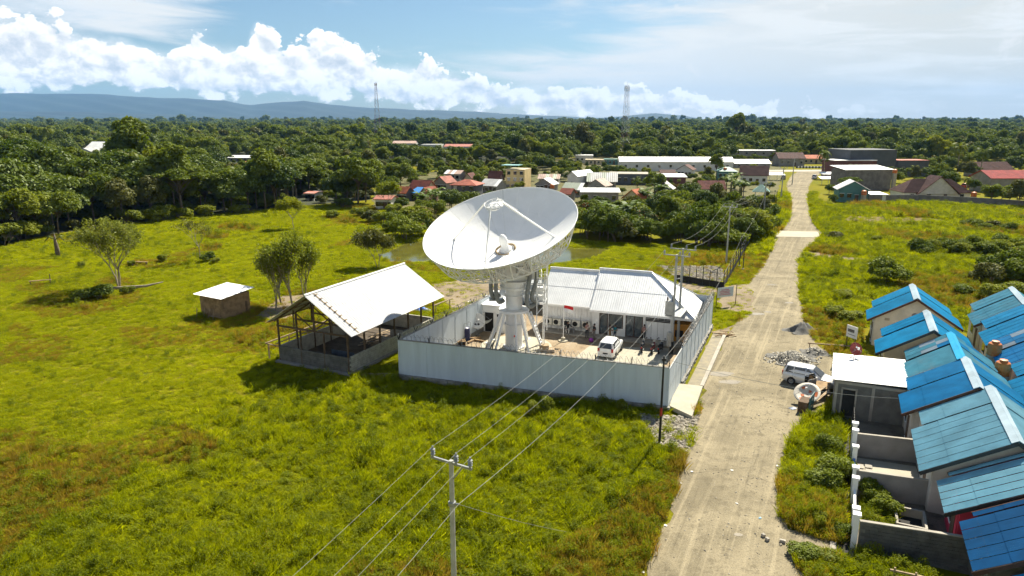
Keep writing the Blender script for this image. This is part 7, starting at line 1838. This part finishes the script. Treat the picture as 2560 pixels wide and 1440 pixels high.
for X, Y_, sc in near_rows:
    edge = Y_ < 190
    k = rn.choices([q for q, _ in kinds], [w*(0.25 if edge and q in ('palm', 'palm2', 'light') else 1) for q, w in kinds])[0]
    _px = 1280 + F_PX*X/(Y_*c_ + CAM_H*s_); zone = next(t for lim, t in ((190, 'at the far left edge'), (330, 'below the far left white hall'), (520, 'behind the round headed tree'), (690, 'left of the umbrella tree'), (840, 'around the umbrella tree'), (1010, 'left of the red roofed houses'), (1200, 'above the two storey red house'), (1420, 'behind the dish'), (1620, 'near the long pale roofed house'), (1900, 'left of the gravel road end'), (2260, 'right of the gravel road end'), (9999, 'at the right edge')) if _px < lim)
    row = 'in front' if Y_ < 200 else ('midway back' if Y_ < 265 else 'farther back')
    plant(k, 'coconut_palm' if 'palm' in k else 'forest_tree', LAB[k] + ', ' + row + ' ' + zone, 'palm' if 'palm' in k else 'tree', (X, Y_, 0), sc*(1.0 if 'palm' in k else 1.05), 'forest trees: ' + k + ' ' + row + ' ' + zone)
fr = np.array(far_rows); n = len(fr); rng = np.random.default_rng(8)
fm = fr[:, 1] < 520
def far_set(rows, nm, meshes, probs, lab):
    m = len(rows); rot = np.zeros((m, 3)); rot[:, 2] = rng.uniform(0, 6.28, m); scl = np.repeat(rows[:, 2:3], 3, 1)*np.array([1, 1, 1]); scl[:, 2] *= rng.uniform(.85, 1.25, m)
    pts = np.stack([rows[:, 0], rows[:, 1], np.zeros(m)], 1)
    scatter(nm, pts, rot, scl, rng.choice(len(meshes), m, p=np.array(probs)/sum(probs)), meshes, lab)
far_set(fr[fm], 'forest_belt', [PROTO[k][1] for k in ('dark', 'mid', 'light', 'umbrella', 'olive', 'tall', 'palm', 'palm2')], [5, 6, 6, 2, 1, 2, 1.6, .9], 'forest of mixed trees and palms behind the village')
far_set(fr[~fm], 'distant_forest', FARM + [PROTO['palm'][1]], [5, 6, 6, 1.5, 2, 2.5, .8], 'far forest stretching to the mountains')
_r = np.random.default_rng(31); _n = 5200; _Y = _r.uniform(100, 330, _n); _X = _r.uniform(-1, 1, _n)*(.75*_Y + 8); _k = inside_np(FLOOR, _X, _Y)
for a_, b_, r_ in FOOT: _k &= (_X - a_)**2 + (_Y - b_)**2 > (r_ + 1.5)**2
_X, _Y = _X[_k], _Y[_k]; _n = len(_X); _rot = np.zeros((_n, 3)); _rot[:, 2] = _r.uniform(0, 6.28, _n); _s = _r.uniform(.45, 1.1, (_n, 1))
scatter('undergrowth', np.stack([_X, _Y, np.zeros(_n)], 1), _rot, np.repeat(_s, 3, 1), _r.integers(0, 3, _n), [PROTO['shrub'][1], PROTO['shrub_light'][1], PROTO['shrub_olive'][1]], 'bushy undergrowth filling the forest')
print('forest', len(near_rows), int(fm.sum()), int((~fm).sum()))

# ------------------------------------------------------------------ grass and weeds
LG_A = leaf_mat('grass_yellowgreen', (.215, .235, .002), (.490, .500, .004), (.32, .24, .035), .04, trans=.50, gloss=.06, patch=.06)
LG_B = leaf_mat('grass_green', (.135, .175, .002), (.370, .400, .004), (.30, .22, .03), .05, trans=.50, gloss=.08, patch=.09)
LG_C = leaf_mat('grass_dry', (.17, .125, .010), (.38, .28, .024), (.38, .15, .02), .16, trans=.45, gloss=.1, patch=.09)
LG_W = leaf_mat('weed_leaf', (.075, .115, .003), (.260, .285, .006), (.30, .17, .03), .08, trans=.45, gloss=.12, patch=.09)
def tuft(seed, nb, h, r, wd, lm, lean=.5):
    rng = np.random.default_rng(seed); a = rng.uniform(0, 6.28, nb); rr = r*np.sqrt(rng.random(nb)); b = np.stack([rr*np.cos(a), rr*np.sin(a), np.zeros(nb)], 1)
    a2 = rng.uniform(0, 6.28, nb); hh = h*rng.uniform(.5, 1.15, nb); tip = b + np.stack([np.cos(a2)*hh*lean*rng.random(nb), np.sin(a2)*hh*lean*rng.random(nb), hh], 1)
    a3 = rng.uniform(0, 6.28, nb); sd_ = np.stack([np.cos(a3), np.sin(a3), np.zeros(nb)], 1)*wd*rng.uniform(.6, 1.2, nb)[:, None]
    mid = (b + tip)/2 + np.array([0, 0, .08])*h
    V = np.stack([b - sd_*.6, b + sd_*.6, mid + sd_, tip], 1).reshape(-1, 3); 
    return np_mesh('tuft', V, np.arange(4*nb).reshape(nb, 4), lm)
def weed(seed, h, r, nl, ls, lm):
    rng = np.random.default_rng(seed); st = MB(); c = []
    k = 7; nrm = []
    for i in range(nl):
        a = rng.uniform(0, 6.28); z = h*rng.beta(2, 1.4); rad = r*(.35 + .65*rng.random())*(1 - .35*z/h); c.append((rad*math.cos(a), rad*math.sin(a), z + .02))
    c = np.array(c); n_ = rng.normal(size=(nl, 3))*.7 + np.array([0, 0, .9]) ; v, q = leaf_quads(c, n_, ls*rng.uniform(.6, 1.2, nl), ls*.36*rng.uniform(.7, 1.2, nl), rng)
    return np_mesh('weed', v, q, lm)
TUFTS = [tuft(1, 46, .26, .32, .022, LG_A, 1.3), tuft(2, 46, .30, .32, .024, LG_B, 1.3), tuft(3, 40, .32, .30, .018, LG_C, 1.1), tuft(4, 46, .55, .36, .024, LG_B, 1.1), tuft(5, 46, .62, .36, .020, LG_C, 1.0), weed(6, .55, .34, 170, .055, LG_W), weed(7, .75, .40, 210, .06, LG_W), tuft(8, 50, .50, .38, .028, LG_A, 1.2), weed(9, .20, .36, 130, .040, LG_A), weed(10, .20, .36, 130, .040, LG_B), weed(11, .42, .38, 190, .042, LG_A), weed(12, .40, .36, 170, .04, LG_C)]
def vnoise(X, Y, f, seed):
    r_ = np.random.default_rng(seed); o_ = np.zeros_like(X)
    for k in range(7): a = r_.uniform(0, 6.28); ff = f*r_.uniform(.6, 1.8); o_ += np.sin((X*math.cos(a) + Y*math.sin(a))*ff + r_.uniform(0, 6.28))
    return o_/3.2
def grass_field():
    rng = np.random.default_rng(3); N = 270000; y0, y1 = 26.5, 215.0; pw = .62
    Y = (rng.random(N)*(y1**pw - y0**pw) + y0**pw)**(1/pw); X = rng.uniform(-1, 1, N)*(.745*Y + 5)
    ok = inside_np(CLEAR, X, Y)
    S = X*av.x + Y*av.y; Tt = X*bv.x + Y*bv.y
    soft = np.zeros(N, bool)
    for pl__ in [[WFR + dn*-.3, GATE1 + dn*2.6, WBR + dn*2.4, WBR], [at(1668, 1050), at(1680, 950), at(1760, 960), at(1735, 1050)], [Vector(p) for p in road_poly], COMPOUND, POND, [L(45.3, -46.4), L(45.3, -37.4), L(60.3, -37.4), L(60.3, -46.4)], [HC, HC + Vector((-2.9, 1.6, 0)), HC + Vector((-1.3, 4.3, 0)), HC + Vector((1.5, 2.7, 0))]]:
        ok &= ~inside_np(pl__, X, Y)
    for p in DIRT_POLYS.values(): ok &= ~(inside_np(p, X, Y) & (rng.random(N) < .93))
    ok &= ~((Tt > 1.9) & (S > 25) & (S < 62.5)); ok &= ~((Tt > 3.5) & (Tt < 12.5) & (S > 62) & (S < 82)); ok &= ~((Tt > 12.4) & (S > 50) & (S < 84))
    fx = [(X - a)**2 + (Y - b)**2 < (r*.95)**2 for a, b, r in FOOT if b < 330]
    for m in fx: ok &= ~m
    # the village ground is barer
    a_ = vnoise(X, Y, .16, 1); b_ = vnoise(X, Y, .5, 2); c_ = vnoise(X, Y, .06, 4)
    d_ = vnoise(X, Y, 2.2, 6); ok &= (rng.random(N) < np.where(b_ < -1.0, .5, np.where(d_ < -.4, .55, 1)))
    X, Y, a_, b_, c_, d_ = X[ok], Y[ok], a_[ok], b_[ok], c_[ok], d_[ok]; n = len(X)
    # height zones: weeds before the wall and in the foreground, short turf in the left middle
    tall = np.clip((60 - Y)/14, 0, 1)*np.clip((X + 26)/16, 0, 1); tall = np.maximum(tall, np.clip((44 - Y)/8, 0, 1)); tall = np.maximum(tall, np.clip((X - .30*Y - 6)/8, 0, 1)*.8); tall = np.maximum(tall, np.clip((b_ + a_ - 1.3)*.8, 0, .6))
    u = rng.random(n); istall = u < tall
    dry = (a_ + .5*c_ + .4*b_ + np.clip((50 - Y)/25, 0, .55)) > .55
    r2 = rng.random(n)
    idx = np.where(istall, np.where(dry & (r2 < .62), np.where(r2 < .3, 4, 11), np.where(r2 < .26, 3, np.where(r2 < .46, 7, np.where(r2 < .80, 10, np.where(r2 < .94, 5, 6))))), np.where(dry & (r2 < .4), 2, np.where(r2 < .28, 0, np.where(r2 < .66, 8, np.where(r2 < .80, 1, np.where(r2 < .985, 9, 5))))))
    sc = rng.uniform(.7, 1.3, n)*np.clip(Y/80, .82, 1.8); sz = sc*np.clip(75/Y, .6, 1.0)**.5*np.clip(1 + .30*b_*istall + .38*d_, .45, 1.9)
    sz *= np.where(istall, 1.0, .8)
    rot = np.stack([rng.normal(0, .12, n), rng.normal(0, .12, n), rng.uniform(0, 6.28, n)], 1)
    print('tufts', n)
    low = ~istall
    for m_, nm, lab in ((low, 'grass', 'short yellow green grass of the field'), (istall, 'weeds', 'tall grass and weeds of the foreground')):
        scatter(nm, np.stack([X, Y, np.zeros(n)], 1)[m_], rot[m_], np.stack([sc, sc, np.maximum(sz, .35)], 1)[m_], idx[m_], TUFTS, lab)
grass_field()
# weeds on verges and yard patches
def patch(nm, polys, n, kinds_, smin, smax, lab):
    rng = np.random.default_rng(len(nm) + n); P = []
    for poly in polys:
        xs = [p[0] for p in poly]; ys = [p[1] for p in poly]; X = rng.uniform(min(xs), max(xs), n); Y = rng.uniform(min(ys), max(ys), n); k = inside_np(poly, X, Y); P.append(np.stack([X[k], Y[k], np.zeros(k.sum())], 1))
    P = np.vstack(P); m = len(P); rot = np.zeros((m, 3)); rot[:, 2] = rng.uniform(0, 6.28, m); s = rng.uniform(smin, smax, (m, 1))
    scatter(nm, P, rot, np.repeat(s, 3, 1), rng.choice(kinds_, m), TUFTS, lab)
patch('verge_grass', [pl((1950, 1290), (1955, 1200), (1990, 1090), (2070, 1040), (2095, 1100), (2110, 1200), (2125, 1330), (2040, 1330)), pl((1990, 1400), (2100, 1395), (2140, 1440), (2030, 1440)), pl((1962, 1280), (1975, 1180), (2085, 1180), (2112, 1320))], 900, [1, 3, 5, 7, 1], .6, 1.0, 'patchy grass on the verge before the terrace fence')
patch('yard_weeds', [[L(38.2, 2.9), L(38.2, 4.4), L(42.4, 4.4), L(42.4, 2.9)], [L(34, 2.5), L(34, 6), L(36.5, 6), L(36.5, 2.5)]], 260, [1, 3, 5, 6], .6, 1.0, 'weeds growing in the terrace yards')
# pebbles on the road
def pebbles():
    rng = np.random.default_rng(11); N = 26000; Y = (rng.random(N)*(130**.5 - 27**.5) + 27**.5)**2; X = rng.uniform(-.1, .75, N)*Y + 2; k = inside_np([Vector(p) for p in road_poly], X, Y)
    nz = vnoise(X, Y, .9, 3); k &= rng.random(N) < np.clip(.35 + .4*nz, .06, 1)
    X, Y = X[k], Y[k]; X2, Y2 = [], []
    for nm in ('rubble_patch',): 
        p = DIRT_POLYS[nm]; xs = [q.x for q in p]; ys = [q.y for q in p]; a = rng.uniform(min(xs), max(xs), 1500); b = rng.uniform(min(ys), max(ys), 1500); kk = inside_np(p, a, b); X2.append(a[kk]); Y2.append(b[kk])
    p = DIRT_POLYS['gravel_lot']; xs = [q.x for q in p]; ys = [q.y for q in p]; a = rng.uniform(min(xs), max(xs), 2600); b = rng.uniform(min(ys), max(ys), 2600); kk = inside_np(p, a, b); X2.append(a[kk]); Y2.append(b[kk])
    sc = np.concatenate([rng.gamma(2.0, .011, len(X)) + .010] + [rng.uniform(.06, .2, len(x)) for x in X2]); X = np.concatenate([X] + X2); Y = np.concatenate([Y] + Y2); n = len(X)
    ms = []
    for i in range(3):
        r_ = random.Random(i); mb = MB(); mb.lathe([(.3, -.3), (.85, -.1), (1.0, .2), (.7, .5), (.2, .62)], 6); mb.v = [(v[0]*r_.uniform(.7, 1.2), v[1]*r_.uniform(.6, 1), v[2]*r_.uniform(.7, 1.1)) for v in mb.v]; ms.append(mb.mesh('pebble', mat('pebble_%d' % i, ((.27, .235, .175), (.17, .15, .115), (.34, .305, .245))[i], .9, .2, 3)))
    rot = rng.uniform(-.4, .4, (n, 3)); rot[:, 2] = rng.uniform(0, 6.28, n)
    scatter('road_gravel', np.stack([X, Y, np.full(n, .02)], 1), rot, np.repeat(sc[:, None], 3, 1), rng.integers(0, 3, n), ms, 'loose stones on the gravel road and rubble patches')
pebbles()

# ------------------------------------------------------------------ mountains and air
def hills(nm, Yd, dep, prof, lab, seed, rough):
    rng = np.random.default_rng(seed); nx, ny = 260, 26; xs0 = np.linspace(-900, 3400, nx); top = np.interp(xs0, [p[0] for p in prof], [p[1] for p in prof])
    k = np.zeros(nx)
    for f, a in ((.012, 1), (.027, .6), (.06, .35), (.13, .2), (.3, .1)): k += a*np.sin(xs0*f + rng.uniform(0, 6.28))
    top = np.minimum(top - k*rough, 303); vs = []; 
    for j in range(ny):
        v = j/(ny - 1)
        for i in range(nx):
            Yj = Yd + (v - .55)*dep; p = up(xs0[i], top[i], Yd); h = max(p.z, -5); sh = 1 - abs(v - .55)/.55 if v < .55 else 1 - (v - .55)/.45
            hh = h*max(0, sh)**.8*(1 + .12*math.sin(i*.8 + j*1.3) * (1 - sh)) ; vs.append((p.x*Yj/Yd if v < 2 else p.x, Yj, hh - 4))
    fs = [(j*nx + i, j*nx + i + 1, (j + 1)*nx + i + 1, (j + 1)*nx + i) for j in range(ny - 1) for i in range(nx - 1)]
    o = MB().add(vs, fs).build(nm, mat('hill_forest', (.014, .022, .012), .95, .3, .002), None, True); struct(o, lab)
hills('mountains', 11000, 3600, [(-900, 236), (0, 232), (250, 233), (430, 243), (560, 250), (620, 262), (760, 250), (900, 266), (1100, 276), (1300, 284), (1420, 290), (1500, 293), (1560, 289), (1640, 284), (1700, 288), (1760, 297), (1850, 302), (3400, 303)], 'blue mountain range under the clouds on the left', 3, 1.2)
hills('foothills', 8300, 1200, [(-900, 276), (0, 277), (200, 279), (400, 284), (600, 291), (800, 297), (1000, 299), (1400, 302), (3400, 303)], 'low darker foothills below the mountain range', 4, .7)
hz = MB(); hz.box((0, 7000, 330), (31000, 15400, 664)); ho_ = hz.build('haze', None); stuff(ho_, 'pale blue haze over the plain')
hm = bpy.data.materials.new('haze_air'); hm.use_nodes = True; T = NT(hm.node_tree); T.n.remove(T.n['Principled BSDF'])
pv = T.new('ShaderNodeVolumePrincipled'); pv.inputs['Color'].default_value = HAZE_COL; pv.inputs['Density'].default_value = HAZE_D; pv.inputs['Anisotropy'].default_value = 0.0
T.l.new(pv.outputs[0], T.n['Material Output'].inputs['Volume']); ho_.data.materials.clear(); ho_.data.materials.append(hm)
